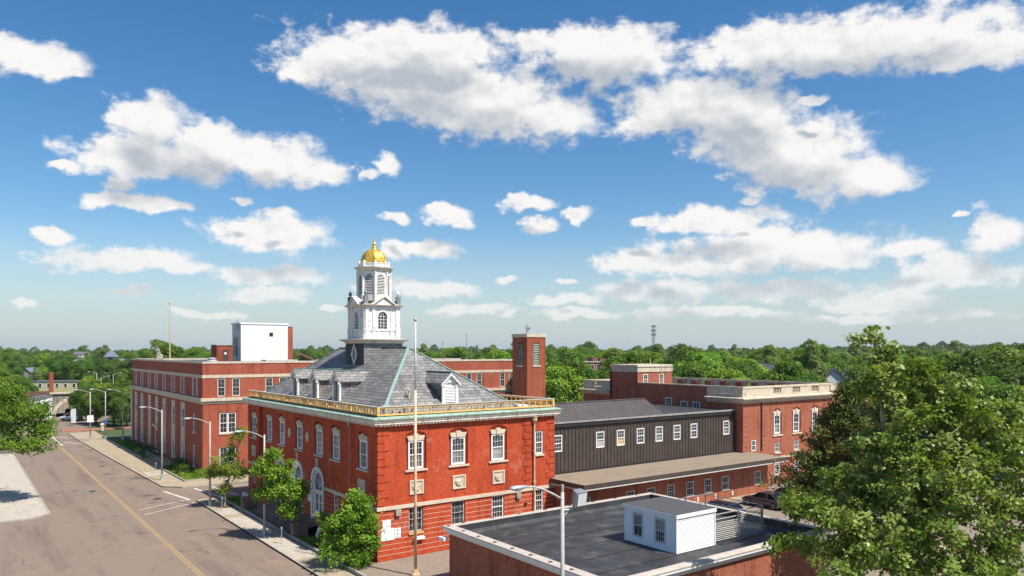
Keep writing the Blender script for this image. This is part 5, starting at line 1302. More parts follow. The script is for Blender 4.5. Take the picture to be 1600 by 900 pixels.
cs = MB(); cs.box(SX0 - 0.04, SX0 + 0.08, SY0 - 0.04, SY0 + 0.08, SZ0, SZ1 - 0.25); cs.box(SX1 - 0.06, SX1 + 0.03, SY0 - 0.04, SY0 + 0.06, SZ0, SZ1 - 0.25); cs.build('corner_board', 'vinyl_white', sd)
MB().box(SX0 - 0.08, SX1 + 0.08, SY0 - 0.08, SY1 + 0.08, SZ1 - 0.25, SZ1 - 0.01).build('fascia', 'board_white', sd)
MB().box(SX0 - 0.05, SX1 + 0.05, SY0 - 0.05, SY1 + 0.05, SZ1 - 0.009, SZ1 + 0.02).build('roof', 'asphalt_roof', sd)
# slatted screen
sc = thing('slatted_screen', 'pale slatted metal screen with posts beside the white shed', 'screen', (39.3, 31.5, 3.56))
PO = MB().box(-0.05, 0.05, -0.05, 0.05, 0, 1.8).mesh('post'); PO.materials.append(MATS['screen_paint'])
for u in (39.35, 41.95, 44.55): inst(PO, 'post', sc, (u, 31.5, 3.56))
SL = MB().hexa([(0, -0.03, 0), (2.48, -0.03, 0), (2.48, 0.02, 0), (0, 0.02, 0)], [(0, 0.0, 0.036), (2.48, 0.0, 0.036), (2.48, 0.03, 0.036), (0, 0.03, 0.036)]).mesh('slat'); SL.materials.append(MATS['screen_paint'])
for u in (39.41, 42.01):
    for k in range(12):
        if u < 40 and k in (10,): continue
        o = inst(SL, 'slat', sc, (u, 31.5, 3.68 + k * 0.125)); o.rotation_euler = (0, random.uniform(-0.006, 0.006), 0)
MB().box(39.3, 44.6, 31.47, 31.53, 5.36, 5.42).build('top_rail', 'screen_paint', sc)
fr_ = MB()
for v in (31.6, 36.4): fr_.tube((44.6, v, 3.56), (44.6, v, 5.45), 0.05, n=6)
for z in (5.4, 4.8): fr_.tube((44.6, 31.5, z), (44.6, 36.4, z), 0.035, n=6); fr_.tube((44.6, 36.4, z), (40.2, 36.4, z), 0.035, n=6)
for u in (40.2, 42.4): fr_.tube((u, 36.4, 3.56), (u, 36.4, 5.45), 0.06, n=6)
fr_.build('rear_frame', 'grey_metal', sc)
MB().box(40.0, 41.6, 33.6, 35.4, 3.57, 4.85).build('roof_unit', 'coping_tan', base=(40.0, 33.6, 3.57), label='tan air-handling unit behind the slatted screen', cat='roof unit')
# ------------------------------------------------------------------ flagpole, street lamps, small street things
fp = thing('flagpole', 'tall rust-stained flagpole standing before the brick front wall', 'flagpole', (26.29, 47.2, 0))
MB().path([(26.29, 47.2, 0), (26.29, 47.2, 6), (26.29, 47.2, 13.2)], [0.115, 0.105, 0.09], 12).build('lower_shaft', 'rust_pole', fp, smooth=True)
MB().path([(26.29, 47.2, 13.2), (26.29, 47.2, 16), (26.29, 47.2, 18.1)], [0.075, 0.065, 0.05], 10).build('upper_shaft', 'peeling_white', fp, smooth=True)
MB().ball((26.29, 47.2, 18.2), 0.12).build('ball_finial', 'galvanised', fp, smooth=True)
MB().lathe(26.29, 47.2, [(0.3, 0.0), (0.3, 0.15), (0.2, 0.3), (0.16, 0.5)], 12).build('base', 'rust_pole', fp)

def make_lamp():
    t = thing('street_lamp', '', 'street lamp', (0, 0, 0), 'street lamps along the kerb')
    MB().lathe(0, 0, [(0.22, 0), (0.22, 0.06), (0.17, 0.1), (0.15, 0.62), (0.11, 0.68)], 8).build('base', 'galvanised', t)
    MB().path([(0, 0, 0.6), (0, 0, 4.5), (0, 0, 8.65)], [0.105, 0.09, 0.07], 10).build('pole', 'lamp_paint', t, smooth=True)
    MB().path([(0.02, 0, 8.35), (-0.45, 0, 8.62), (-1.0, 0, 8.88), (-1.45, 0, 9.02), (-1.75, 0, 9.05)], [0.05, 0.045, 0.04, 0.035, 0.035], 8).build('arm', 'lamp_paint', t, smooth=True)
    hd = MB(); prof = [(0.03, 0.0), (0.075, 0.06), (0.11, 0.25), (0.14, 0.5), (0.13, 0.72), (0.05, 0.86)]
    hd.lathe(0, 0, prof, 12); hd.v = [(-1.70 - z, y, 9.06 + x * 0.65) for x, y, z in hd.v]
    h = hd.build('lamp_head', 'galvanised', t, smooth=True)
    MB().ball((-2.18, 0, 9.0), 0.22, 0.11, 0.08).build('lens', 'lens', h, smooth=True)
    return t
lamp = make_lamp()
LAMPS = [((21.46, 65.07), 'street lamp with red sign box, beside the tree at the arched doors', 1.0),
         ((21.02, 80.64), 'street lamp with an orange and white crossing sign at the side-street corner', 1.0),
         ((20.40, 99.95), 'street lamp on the corner before the long office block', 1.0),
         ((24.0, 149.0), 'street lamp at the far end of the long office block', 1.0),
         ((21.6, 151.5), 'street lamp left of the office block with a small blue sign', 1.0),
         ((19.16, 151.1), 'street lamp farthest left on the pavement with white sign panel', 1.0),
         ((21.4, 25.3), 'street lamp with floodlight in front of the black flat roof', 1.12)]
roots = []
for k, (p, lb, s) in enumerate(LAMPS):
    o = lamp if k == 0 else copy_tree(lamp)
    o.location = (p[0], p[1], 0.12); o.scale = (s, s, s); o['label'] = lb; roots.append(o)
def part_on(root, mb, name, m):
    ORG['_t'] = (0, 0, 0)
    me = mb.mesh(name); me.materials.append(MATS[m]); o = bpy.data.objects.new(name, me); COL.objects.link(o); o.parent = root; return o
part_on(roots[0], MB().box(-0.16, 0.16, -0.2, -0.11, 3.2, 3.55).box(-0.16, 0.16, -0.2, -0.11, 2.7, 3.0), 'sign_box', 'sign_red'); part_on(roots[0], MB().box(-0.2, 0.2, -0.13, -0.105, 3.15, 4.2).box(-0.13, 0.13, -0.215, -0.2, 3.28, 3.42), 'sign_plate', 'board_white')
part_on(roots[1], MB().box(-0.42, 0.42, -0.16, -0.11, 3.0, 3.28), 'sign_plate', 'board_white'); part_on(roots[1], MB().box(-0.36, 0.36, -0.17, -0.11, 3.3, 3.55), 'sign_panel', 'sign_orange')
part_on(roots[4], MB().box(-0.3, 0.3, -0.16, -0.11, 2.9, 3.5), 'sign_plate', 'sign_blue'); part_on(roots[5], MB().box(-0.5, 0.5, -0.16, -0.11, 3.3, 4.5), 'sign_plate', 'board_white')
f6 = roots[6]
fb = part_on(f6, MB().tube((0, 0, 7.95), (0.35, -0.1, 7.95), 0.03, n=6).tube((0.35, -0.1, 7.95), (0.62, -0.15, 8.25), 0.03, n=6).tube((0.0, 0, 7.7), (0.3, -0.05, 7.9), 0.015, n=6), 'floodlight_bracket', 'galvanised')
fh = MB(); fh.hexa([(0.35, -0.35, 8.05), (0.95, -0.3, 8.05), (0.85, -0.05, 8.15), (0.42, -0.08, 8.15)], [(0.38, -0.42, 8.62), (0.98, -0.37, 8.62), (0.88, -0.08, 8.72), (0.45, -0.12, 8.72)])
part_on(f6, fh, 'floodlight', 'grey_metal'); part_on(f6, MB().hexa([(0.42, -0.40, 8.10), (0.90, -0.36, 8.10), (0.90, -0.35, 8.10), (0.42, -0.39, 8.10)], [(0.44, -0.455, 8.58), (0.93, -0.415, 8.58), (0.93, -0.405, 8.58), (0.44, -0.445, 8.58)]), 'floodlight_lens', 'lens')
part_on(f6, MB().tube((0, 0, 8.65), (0, 0, 8.95), 0.05), 'pole_cap', 'lamp_paint')
# far lamps down the road
for px_, py_, Y_ in ((151, 581, 235), (158, 588, 230), (177, 583, 240)):
    x, y = at(px_, Y_); o = copy_tree(lamp); o.location = (x, y, up(py_, Y_) - 9.0); o.rotation_euler = (0, 0, math.pi if px_ > 152 else 0); o['label'] = 'small distant street lamp above the trees, %s of three left of the office block' % {151: 'leftmost', 158: 'middle', 177: 'rightmost'}[px_]; o['group'] = 'distant street lamps'
# parking meters
def meter(x, y, lb):
    t = thing('parking_meter', lb, 'parking meter', (x, y, 0.12))
    MB().tube((x, y, 0.12), (x, y, 1.15), 0.035, n=6).build('post', 'galvanised', t); MB().lathe(x, y, [(0.05, 1.15), (0.09, 1.2), (0.1, 1.4), (0.07, 1.5), (0.02, 1.54)], 10).build('head', 'grey_metal', t, smooth=True)
meter(21.3, 77.3, 'grey parking meter beside the young kerb tree by the corner'); meter(20.9, 106.0, 'grey parking meter near the office block kerb'); meter(21.6, 61.2, 'grey parking meter at the bottom edge below the kerb trees')
def sign_board(name, x, y, w, h, z0, rz, m, lb, cat, tilt=0.0, print_=None):
    t = thing(name, lb, cat, (x, y, 0.1)); t.rotation_euler = (0, tilt, rz)
    part_on(t, MB().box(-w / 2, w / 2, -0.02, 0.0, z0, z0 + h), 'board', m); part_on(t, MB().box(-0.03, 0.03, 0.001, 0.05, 0, z0 + h * 0.8), 'post', 'grey_metal')
    if print_: part_on(t, print_, 'lettering', 'print_grey')
    return t
pr = MB().box(-0.2, 0.2, -0.026, -0.021, 0.62, 0.68).box(-0.25, 0.25, -0.026, -0.021, 0.78, 0.83).box(-0.14, 0.14, -0.026, -0.021, 0.93, 1.0)
sign_board('yard_sign', 24.2, 79.9, 0.8, 0.75, 0.4, -1.1, 'board_white', 'tilted white yard sign on the lawn by the street corner', 'sign', 0.25, pr)
sign_board('yard_sign', 24.6, 61.4, 0.25, 0.9, 0.15, -0.9, 'board_white', 'small leaning white board on the grass below the granite wall', 'sign', 0.4)
x, y = at(115, 160); sign_board('street_sign', x, y, 1.0, 3.0, 0.6, -0.6, 'board_white', 'tall white sign board at the pavement end near the dark trees', 'sign')
x, y = at(112, 168); sign_board('street_sign', x, y, 0.5, 1.4, 1.2, -0.6, 'board_white', 'narrow white sign left of the tall white sign board', 'sign')
x, y = at(159.5, 150); t = thing('utility_cabinet', 'squat stone-coloured post on the brick pavement by the trees', 'bollard', (x, y, 0.1)); part_on(t, MB().lathe(0, 0, [(0.35, 0), (0.35, 1.1), (0.42, 1.12), (0.42, 1.3), (0.2, 1.5)], 8), 'post', 'limestone')
x, y = at(98.5, 196); t = thing('warning_sign', 'orange diamond warning sign by the stone viaduct arch', 'sign', (x, y, 0))
part_on(t, MB().tube((0, 0, 0), (0, 0, 5.9), 0.08), 'post', 'grey_metal')
dsg = MB().hexa([(-0.85, -0.1, 4.9), (0, -0.1, 4.05), (0.85, -0.1, 4.9), (0, -0.1, 5.75)], [(-0.85, -0.07, 4.9), (0, -0.07, 4.05), (0.85, -0.07, 4.9), (0, -0.07, 5.75)]); part_on(t, dsg, 'diamond', 'sign_orange'); t.rotation_euler = (0, 0, -0.5)
part_on(t, MB().box(-0.1, 0.1, -0.115, -0.101, 4.6, 5.2).box(-0.35, 0.35, -0.115, -0.101, 4.8, 4.95), 'symbol', 'dark_trim')
# notices on the brick corner
nb = thing('notice_board', 'blank white notice boards on the brick wall by the corner', 'notice', (26.9, V0, 1.6))
MB().box(25.95, 27.05, V0 - 0.05, V0 - 0.008, 1.55, 2.45).box(26.05, 26.75, V0 - 0.05, V0 - 0.008, 2.452, 3.1).build('board', 'board_white', nb)
nb2 = thing('notice', 'small printed white notice right of the blank boards', 'notice', (27.4, V0, 1.7))
MB().box(27.08, 27.62, V0 - 0.04, V0 - 0.008, 1.65, 2.4).build('board', 'board_white', nb2)
MB().hexa([(27.25, V0 - 0.046, 2.3), (27.35, V0 - 0.046, 2.15), (27.45, V0 - 0.046, 2.3)], [(27.25, V0 - 0.041, 2.3), (27.35, V0 - 0.041, 2.15), (27.45, V0 - 0.041, 2.3)]).box(27.2, 27.5, V0 - 0.046, V0 - 0.041, 1.98, 2.02).box(27.2, 27.45, V0 - 0.046, V0 - 0.041, 1.86, 1.89).box(27.2, 27.4, V0 - 0.046, V0 - 0.041, 1.75, 1.78).build('lettering', 'print_grey', nb2)
MB().box(28.7, 29.6, V0 - 0.3, V0 - 0.01, 1.3, 1.5).build('window_box', 'board_white', base=(29, V0, 1.3), label='white ledge box under the barred window by the flagpole', cat='ledge')

# ------------------------------------------------------------------ cars
def make_car(pm, suv=True):
    t = thing('parked_car', '', 'car', (0, 0, 0))
    b = MB(); zt = 1.02 if suv else 0.92
    st = [(-2.32, 0.72, 0.42, 0.78, 0.80), (-2.25, 0.84, 0.30, zt - 0.02, zt), (-1.6, 0.90, 0.26, zt, zt + 0.02), (-0.4, 0.92, 0.24, zt, zt + 0.02), (0.75, 0.92, 0.24, zt, zt + 0.01), (1.25, 0.90, 0.25, zt - 0.08, zt - 0.01), (2.05, 0.84, 0.28, zt - 0.22, zt - 0.15), (2.32, 0.66, 0.36, 0.62, 0.66)]
    rings = []
    for (y, w, zb, zs, ztp) in st:
        i = len(b.v); rings.append(i)
        b.v += [(-w * 0.86, y, zb), (w * 0.86, y, zb), (w, y, zb + 0.16), (w * 1.01, y, (zb + zs) / 2 + 0.1), (w * 0.96, y, zs), (w * 0.72, y, ztp + 0.02), (-w * 0.72, y, ztp + 0.02), (-w * 0.96, y, zs), (-w * 1.01, y, (zb + zs) / 2 + 0.1), (-w, y, zb + 0.16)]
    for i, j in zip(rings, rings[1:]):
        for q in range(10): b.f.append((i + q, i + (q + 1) % 10, j + (q + 1) % 10, j + q))
    b.f.append(tuple(rings[0] + q for q in range(10))); b.f.append(tuple(rings[-1] + q for q in reversed(range(10))))
    bo = b.build('body', pm, t, smooth=True)
    zr = 1.72 if suv else 1.46; yb, yf = (-2.15, 1.25) if suv else (-1.75, 1.15)
    lo = [(-0.80, yb, zt), (0.80, yb, zt), (0.82, yf, zt - 0.03), (-0.82, yf, zt - 0.03)]; ry0, ry1 = (yb + 0.25, 0.35) if suv else (yb + 0.75, 0.25)
    hi = [(-0.62, ry0, zr - 0.05), (0.62, ry0, zr - 0.05), (0.64, ry1, zr - 0.05), (-0.64, ry1, zr - 0.05)]
    MB().hexa(lo, hi).build('window_glass', 'car_glass', t)
    r = MB(); r.hexa([(-0.66, ry0 - 0.08, zr - 0.05), (0.66, ry0 - 0.08, zr - 0.05), (0.68, ry1 + 0.06, zr - 0.05), (-0.68, ry1 + 0.06, zr - 0.05)], [(-0.52, ry0 + 0.1, zr + 0.02), (0.52, ry0 + 0.1, zr + 0.02), (0.54, ry1 - 0.12, zr + 0.02), (-0.54, ry1 - 0.12, zr + 0.02)])
    for s in (-1, 1):
        for a, c_ in ((0, 0), (3, 3)):
            pass
        for (y0, y1) in ((yb, ry0), (yf, ry1)): r.bar((s * 0.80, y0, zt), (s * 0.645, y1, zr - 0.03), 0.07, 0.06)
        for f_ in (0.36, 0.68): ya = yb + (yf - yb) * f_; yc = ry0 + (ry1 - ry0) * f_; r.bar((s * 0.82, ya, zt), (s * 0.655, yc, zr - 0.03), 0.06, 0.05)
    r.build('roof', pm, t)
    if suv:
        rr_ = MB()
        for s in (-1, 1): rr_.tube((s * 0.56, ry0 + 0.15, zr + 0.07), (s * 0.56, ry1 - 0.15, zr + 0.07), 0.022, n=6)
        rr_.build('roof_rail', 'dark_metal', t)
    for s in (-1, 1):
        for y in (-1.42, 1.42):
            w = MB(); w.lathe(0, 0, [(0.2, 0), (0.33, 0.0), (0.345, 0.05), (0.345, 0.17), (0.33, 0.22), (0.2, 0.22)], 18); w.v = [(s * (0.72 + z), y + x_, 0.345 + y_) for x_, y_, z in w.v]
            wo = w.build('wheel', 'tyre', t); q = MB(); q.lathe(0, 0, [(0.21, 0), (0.2, 0.225), (0.06, 0.2)], 10); q.v = [(s * (0.725 + z), y + x_, 0.345 + y_) for x_, y_, z in q.v]; q.build('rim', 'rim', wo)
        MB().box(min(s * 0.5, s * 0.78), max(s * 0.5, s * 0.78), 2.16, 2.28, 0.64, 0.78).build('headlight', 'lens', t); MB().box(min(s * 0.6, s * 0.82), max(s * 0.6, s * 0.82), -2.30, -2.2, 0.78, 0.96).build('tail_light', 'sign_red', t)
        MB().box(min(s * 0.88, s * 1.06), max(s * 0.88, s * 1.06), 0.85, 1.0, zt - 0.02, zt + 0.12).build('wing_mirror', pm, t)
    return t
paint('paint_navy', (0.018, 0.022, 0.035)); paint('paint_maroon', (0.060, 0.028, 0.034)); paint('paint_silver', (0.34, 0.32, 0.36), 0.3, 0.5, 0.3); paint('paint_white', (0.75, 0.75, 0.74)); paint('paint_blue', (0.05, 0.11, 0.32))
def park(pm, suv, x, y, z, rz, lb, name='parked_car'):
    c_ = make_car(pm, suv); c_.location = (x, y, z); c_.rotation_euler = (0, 0, rz); c_['label'] = lb; c_['group'] = 'cars in the car park and street'; return c_
park('paint_navy', True, 56.0, 42.9, 0.55, math.pi, 'dark navy estate car behind the slatted roof screen')
park('paint_maroon', False, 63.4, 44.4, 0.86, 0.0, 'dark maroon car parked nose-in to the brick annex')
park('paint_silver', False, 67.2, 44.6, 0.87, 0.05, 'silver car half hidden by leaves beside the maroon car')
x, y = at(101, 170); park('paint_white', True, x + 1.5, y + 3, 0.02, 0.9, 'white car crossing the street below the stone viaduct')
x, y = at(108, 190); park('paint_blue', False, x, y, 0.02, -0.1, 'small blue car coming out of the viaduct arch')
x, y = at(176, 150); park('paint_silver', False, *at(179, 262), up(606, 262), 1.2, 'pale parked car showing through the trees by distant lamps')

# ------------------------------------------------------------------ distant houses and structures
def house(name, lb, cat, px_, Y_, w, d, zb, ze, zp, wall, roof_, rot=0.0, wins=2, gable='w', flat=False):
    x, y = at(px_, Y_)
    t = thing(name, lb, cat, (x, y, zb)); t.rotation_euler = (0, 0, rot)
    ze -= zb; zp -= zb
    h = MB(); h.box(-w / 2, w / 2, -d / 2, d / 2, -8, ze)
    if not flat:
        if gable == 'w': h.poly([(-w / 2, -d / 2, ze), (w / 2, -d / 2, ze), (0, -d / 2, zp)]); h.poly([(-w / 2, d / 2, ze), (w / 2, d / 2, ze), (0, d / 2, zp)])
        else: h.poly([(-w / 2, -d / 2, ze), (-w / 2, d / 2, ze), (-w / 2, 0, zp)]); h.poly([(w / 2, -d / 2, ze), (w / 2, d / 2, ze), (w / 2, 0, zp)])
    part_on(t, h, 'wall', wall)
    r = MB()
    if flat: r.box(-w / 2 - 0.2, w / 2 + 0.2, -d / 2 - 0.2, d / 2 + 0.2, ze + 0.001, ze + 0.3)
    else:
        for s in (-1, 1):
            e = 0.35; k_ = (zp - ze) / ((w if gable == 'w' else d) / 2)
            if gable == 'w': lo = [(s * (w / 2 + e), -d / 2 - e, ze - e * k_), (0, -d / 2 - e, zp), (0, d / 2 + e, zp), (s * (w / 2 + e), d / 2 + e, ze - e * k_)]
            else: lo = [(-w / 2 - e, s * (d / 2 + e), ze - e * k_), (-w / 2 - e, 0, zp), (w / 2 + e, 0, zp), (w / 2 + e, s * (d / 2 + e), ze - e * k_)]
            r.hexa([(a, b_, c_ + 0.02) for a, b_, c_ in lo], [(a, b_, c_ + 0.2) for a, b_, c_ in lo])
    part_on(t, r, 'roof', roof_)
    for k in range(wins):
        a = -w / 2 + w * (k + 0.5) / wins; wz = ze - (1.9 if not flat else 2.0)
        for face in (0, 1):
            fr = MB(); gl = MB()
            if face == 0: fr.box(a - 0.55, a + 0.55, -d / 2 - 0.06, -d / 2 - 0.001, wz, wz + 1.5); gl.box(a - 0.42, a + 0.42, -d / 2 - 0.075, -d / 2 - 0.061, wz + 0.1, wz + 1.4); gl2 = (a - 0.42, a + 0.42)
            else:
                b_ = -d / 2 + d * (k + 0.5) / wins; fr.box(-w / 2 - 0.06, -w / 2 - 0.001, b_ - 0.55, b_ + 0.55, wz, wz + 1.5); gl.box(-w / 2 - 0.075, -w / 2 - 0.061, b_ - 0.42, b_ + 0.42, wz + 0.1, wz + 1.4)
            o = part_on(t, fr, 'window', 'board_white'); p = part_on(o, gl, 'pane', 'glass')
    return t
# right side
house('house', 'cream gabled house end among trees above the stone balustrade', 'house', 1180, 175, 6, 9, 1, up(588, 175), up(568, 175), 'house_cream', 'shingle_grey', -0.4)
house('house', 'dark grey gabled house with white windows above the stone balustrade', 'house', 1204, 165, 6.5, 9, 1, up(588, 165), up(571, 165), 'house_grey', 'shingle_grey', -0.5, 3)
house('house', 'white gabled house among trees right of the stone balustrade', 'house', 1293, 160, 4.5, 9, 1, up(592, 160), up(576, 160), 'house_white', 'shingle_grey', -0.75)
house('house', 'grey roofed house behind bare branches right of the white gable', 'house', 1338, 165, 6, 6, 1, up(592, 165), up(577, 165), 'house_white', 'shingle_grey', -0.3, 2, 'd')
house('house', 'white house wall low down left of the bare branches', 'house', 1352, 130, 4, 6, 1, up(614, 130), up(603, 130), 'house_white', 'shingle_grey', -0.3, 1)
house('apartment_block', 'distant orange brick block with dark roof boxes among the trees', 'building', 925, 215, 7, 8, 1, up(566, 215), up(560, 215), 'brick_office', 'coping_tan', -0.5, 4, flat=True)
x, y = at(929, 216); MB().box(x - 2.6, x - 0.6, y - 2, y, up(566, 215), up(558.5, 215)).box(x + 0.2, x + 2.4, y - 2, y, up(566, 215), up(560, 215)).build('roof_box', 'rust_girder', base=(x, y, up(566, 215)), label='rusty tank boxes on the distant orange brick block', cat='roof box')
house('shop_building', 'grey flat-roofed brick building seen through the right-hand tree', 'building', 1508, 112, 9, 8, 1, up(632, 112), up(625, 112), 'brick_office', 'shingle_blue', -0.3, 3, flat=True)
house('turret_house', 'small blue-grey roofed turret beyond the right-hand tree', 'house', 1546, 118, 3, 3, 1, up(618, 118), up(604, 118), 'brick_office', 'shingle_blue', 0.2, 1)
x, y = at(1213.5, 158); t = thing('utility_pole', 'wooden utility pole beside the dark grey house', 'utility pole', (x, y, 0))
part_on(t, MB().tube((0, 0, 0), (0, 0, up(573, 158)), 0.16, 0.11), 'pole', 'bark'); part_on(t, MB().box(-1.1, 1.1, -0.08, 0.08, up(577, 158), up(576, 158) + 0.1).box(-0.8, 0.8, -0.08, 0.08, up(581, 158), up(580, 158)), 'crossarm', 'bark_pale'); part_on(t, MB().lathe(0.4, 0, [(0.25, up(586, 158)), (0.25, up(581, 158)), (0.1, up(580, 158))], 8), 'transformer', 'grey_metal')
x, y = at(1359, 128); t = thing('utility_pole', 'pale utility pole with crossarm beyond the bare branches', 'utility pole', (x, y, 0)); part_on(t, MB().tube((0, 0, 0), (0, 0, up(598, 128)), 0.18, 0.13), 'pole', 'dead_wood'); part_on(t, MB().box(-1.2, 1.2, -0.08, 0.08, up(602, 128), up(600, 128)), 'crossarm', 'dead_wood')
# communications tower
x, y = at(1021.5, 760); tw = thing('radio_mast', 'thin lattice radio mast on the horizon above the treetops', 'mast', (x, y, 0)); tz = up(508, 760)
mb = MB(); r0, r1 = 2.2, 0.9
for k in range(3):
    a = k * 2.094; mb.tube((r0 * math.cos(a), r0 * math.sin(a), 8), (r1 * math.cos(a), r1 * math.sin(a), tz), 0.24, 0.18, 5)
n = 16
for q in range(n):
    za, zb = 8 + (tz - 8) * q / n, 8 + (tz - 8) * (q + 1) / n; ra, rb = r0 + (r1 - r0) * q / n, r0 + (r1 - r0) * (q + 1) / n
    for k in range(3):
        a, b_ = k * 2.094, (k + 1) * 2.094; mb.tube((ra * math.cos(a), ra * math.sin(a), za), (rb * math.cos(b_), rb * math.sin(b_), zb), 0.12, n=4); mb.tube((rb * math.cos(a), rb * math.sin(a), zb), (rb * math.cos(b_), rb * math.sin(b_), zb), 0.12, n=4)
part_on(tw, mb, 'lattice', 'tower_steel')
an = MB()
for z in (tz - 1.2, tz - 5.5, tz - 9.5):
    for k in range(9):
        a = k * 0.698; an.box(2.1 * math.cos(a) - 0.25, 2.1 * math.cos(a) + 0.25, 2.1 * math.sin(a) - 0.25, 2.1 * math.sin(a) + 0.25, z - 1.0, z + 1.0)
        an.tube((0, 0, z), (2.1 * math.cos(a), 2.1 * math.sin(a), z), 0.1, n=4)
part_on(tw, an, 'antenna', 'tower_steel')
# left side: viaduct, mural building, yellow block, clock tower
va = thing('viaduct', 'stone railway viaduct with dark arch over the street', 'bridge', (24, 212, 0))
vm = facade(MB(), Pv(212), -60, 70, 0, 5.55, [(19.6, 32.5, 0, 4.6, 9, 4.0, False)]); vm.poly([(-60, 221, 0), (19.6, 221, 0), (19.6, 221, 5.55), (-60, 221, 5.55)]); vm.poly([(32.5, 221, 0), (70, 221, 0), (70, 221, 5.55), (32.5, 221, 5.55)]); vm.poly([(-60, 212, 5.55), (70, 212, 5.55), (70, 221, 5.55), (-60, 221, 5.55)])
vm.build('masonry', 'viaduct_stone', va)
MB().box(-60, 70, 211.6, 212.2, 5.552, 5.95).build('coping', 'limestone', va); MB().box(-60, 18.2, 211.2, 211.58, 5.2, 6.35).build('girder', 'rust_girder', va)
VS = MB().hexa([(-0.42, 0, 0), (0.42, 0, 0), (0.42, 0.6, 0), (-0.42, 0.6, 0)], [(-0.5, 0, 0.75), (0.5, 0, 0.75), (0.5, 0.6, 0.75), (-0.5, 0.6, 0.75)]).mesh('voussoir'); VS.materials.append(MATS['limestone'])
for k in range(17):
    tt = math.pi * (k + 0.5) / 17; px2, pz2 = 26.05 - 6.45 * math.cos(tt), 0.6 + 4.0 * math.sin(tt)
    o = inst(VS, 'voussoir', va, (px2, 211.8, pz2)); o.rotation_euler = (0, math.pi / 2 - math.atan2(math.sin(tt) / 4.0, -math.cos(tt) / 6.45), 0)
mu = thing('painted_building', 'white-walled building with grey painted mural beside the viaduct arch', 'building', (16, 204, 0))
mu.rotation_euler = (0, 0, 0.0)
a_, b_ = (9.0, 203.0), (18.3, 206.5)
MB().hexa([(*a_, 0), (*b_, 0), (b_[0] - 2, b_[1] + 5, 0), (a_[0] - 2, a_[1] + 5, 0)], [(*a_, 2.9), (*b_, 5.3), (b_[0] - 2, b_[1] + 5, 5.3), (a_[0] - 2, a_[1] + 5, 2.9)]).build('wall', 'house_white', mu)
mo = MB(); dv = Vector((b_[0] - a_[0], b_[1] - a_[1])).normalized(); nv = Vector((dv.y, -dv.x))
def onw(s, z): p = Vector(a_) + dv * s + nv * 0.03; return (p.x, p.y, z)
for (s0, s1, z0, z1) in ((6.6, 7.4, 3.4, 4.1), (6.5, 7.2, 2.5, 3.2), (6.7, 7.5, 1.7, 2.3), (8.4, 9.2, 3.2, 3.9), (8.5, 9.3, 2.3, 3.0), (8.3, 9.1, 1.5, 2.1), (4.7, 4.85, 0.5, 3.8), (2.0, 5.5, 2.6, 2.7), (7.9, 8.0, 0.8, 4.4), (9.5, 9.62, 0.8, 4.9)):
    mo.poly([onw(s0, z0), onw(s1, z0), onw(s1 - 0.15, z1), onw(s0 + 0.1, z1)])
mo.build('mural', 'print_grey', mu)
MB().hexa([(a_[0] - 0.1, a_[1] - 0.2, 2.92), (b_[0] + 0.2, b_[1] - 0.1, 5.32), (b_[0] - 2, b_[1] + 5.2, 5.32), (a_[0] - 2.2, a_[1] + 5.2, 2.92)], [(a_[0] - 0.1, a_[1] - 0.2, 3.1), (b_[0] + 0.2, b_[1] - 0.1, 5.5), (b_[0] - 2, b_[1] + 5.2, 5.5), (a_[0] - 2.2, a_[1] + 5.2, 3.1)]).build('roof', 'shingle_grey', mu)
yb_ = house('apartment_block', 'pale yellow flat-roofed building behind the viaduct', 'building', 93, 268, 17, 9, 2, up(596, 268), up(594, 268), 'house_yellow', 'shingle_grey', -0.55, 6, flat=True)
house('apartment_block', 'small pale yellow block left of the brick chimney by the viaduct', 'building', 56, 285, 11, 8, 2, up(597, 285), up(594, 285), 'house_yellow', 'shingle_grey', -0.4, 3, flat=True)
x, y = at(80, 250); MB().box(x - 0.6, x + 0.6, y - 0.6, y + 0.6, 0, up(584, 250)).box(x - 0.7, x + 0.7, y - 0.7, y + 0.7, up(584, 250) + 0.001, up(583, 250) + 0.2).build('chimney', 'brick_chimney', base=(x, y, 0), label='slim brick chimney before the pale yellow building', cat='chimney')
house('house', 'grey gabled house on the far left beyond the viaduct', 'house', 48, 330, 9, 9, 3, up(590, 330), up(575, 330), 'house_grey', 'shingle_blue', -0.5, 3)
house('house', 'yellow gabled house end at the left edge behind trees', 'house', 38, 320, 6, 8, 3, up(597, 320), up(583, 320), 'house_yellow', 'shingle_grey', -0.3, 2)
house('house', 'cream wall with blue-grey roof left of the clock tower', 'house', 137, 400, 14, 8, 3, up(571, 400), up(562, 400), 'house_cream', 'shingle_blue', -0.5, 4, 'd')
house('house', 'long blue-grey roof right of the clock tower', 'house', 193, 395, 14, 8, 3, up(571, 395), up(561, 395), 'house_cream', 'shingle_blue', -0.5, 4, 'd')
house('house', 'small blue-grey gabled roof far left above the trees', 'house', 92, 410, 7, 8, 3, up(573, 410), up(564, 410), 'house_cream', 'shingle_blue', -0.4, 2)
house('house', 'tiny white house on the far wooded slope', 'house', 128, 600, 10, 8, 3, up(554, 600), up(550, 600), 'house_white', 'shingle_grey', -0.4, 3, 'd')
x, y = at(174, 380); tw2 = thing('clock_tower', 'orange brick clock tower with blue-grey pyramid roof on the far left', 'tower', (x, y, 0)); tw2.rotation_euler = (0, 0, -0.45)
z1, z2, z3 = up(571, 380), up(557.5, 380), up(546, 380)
part_on(tw2, MB().box(-1.7, 1.7, -1.7, 1.7, 0, z2 - 1.6), 'shaft', 'brick_office'); part_on(tw2, MB().box(-2.0, 2.0, -2.0, 2.0, z2 - 1.599, z2), 'belfry', 'house_cream')
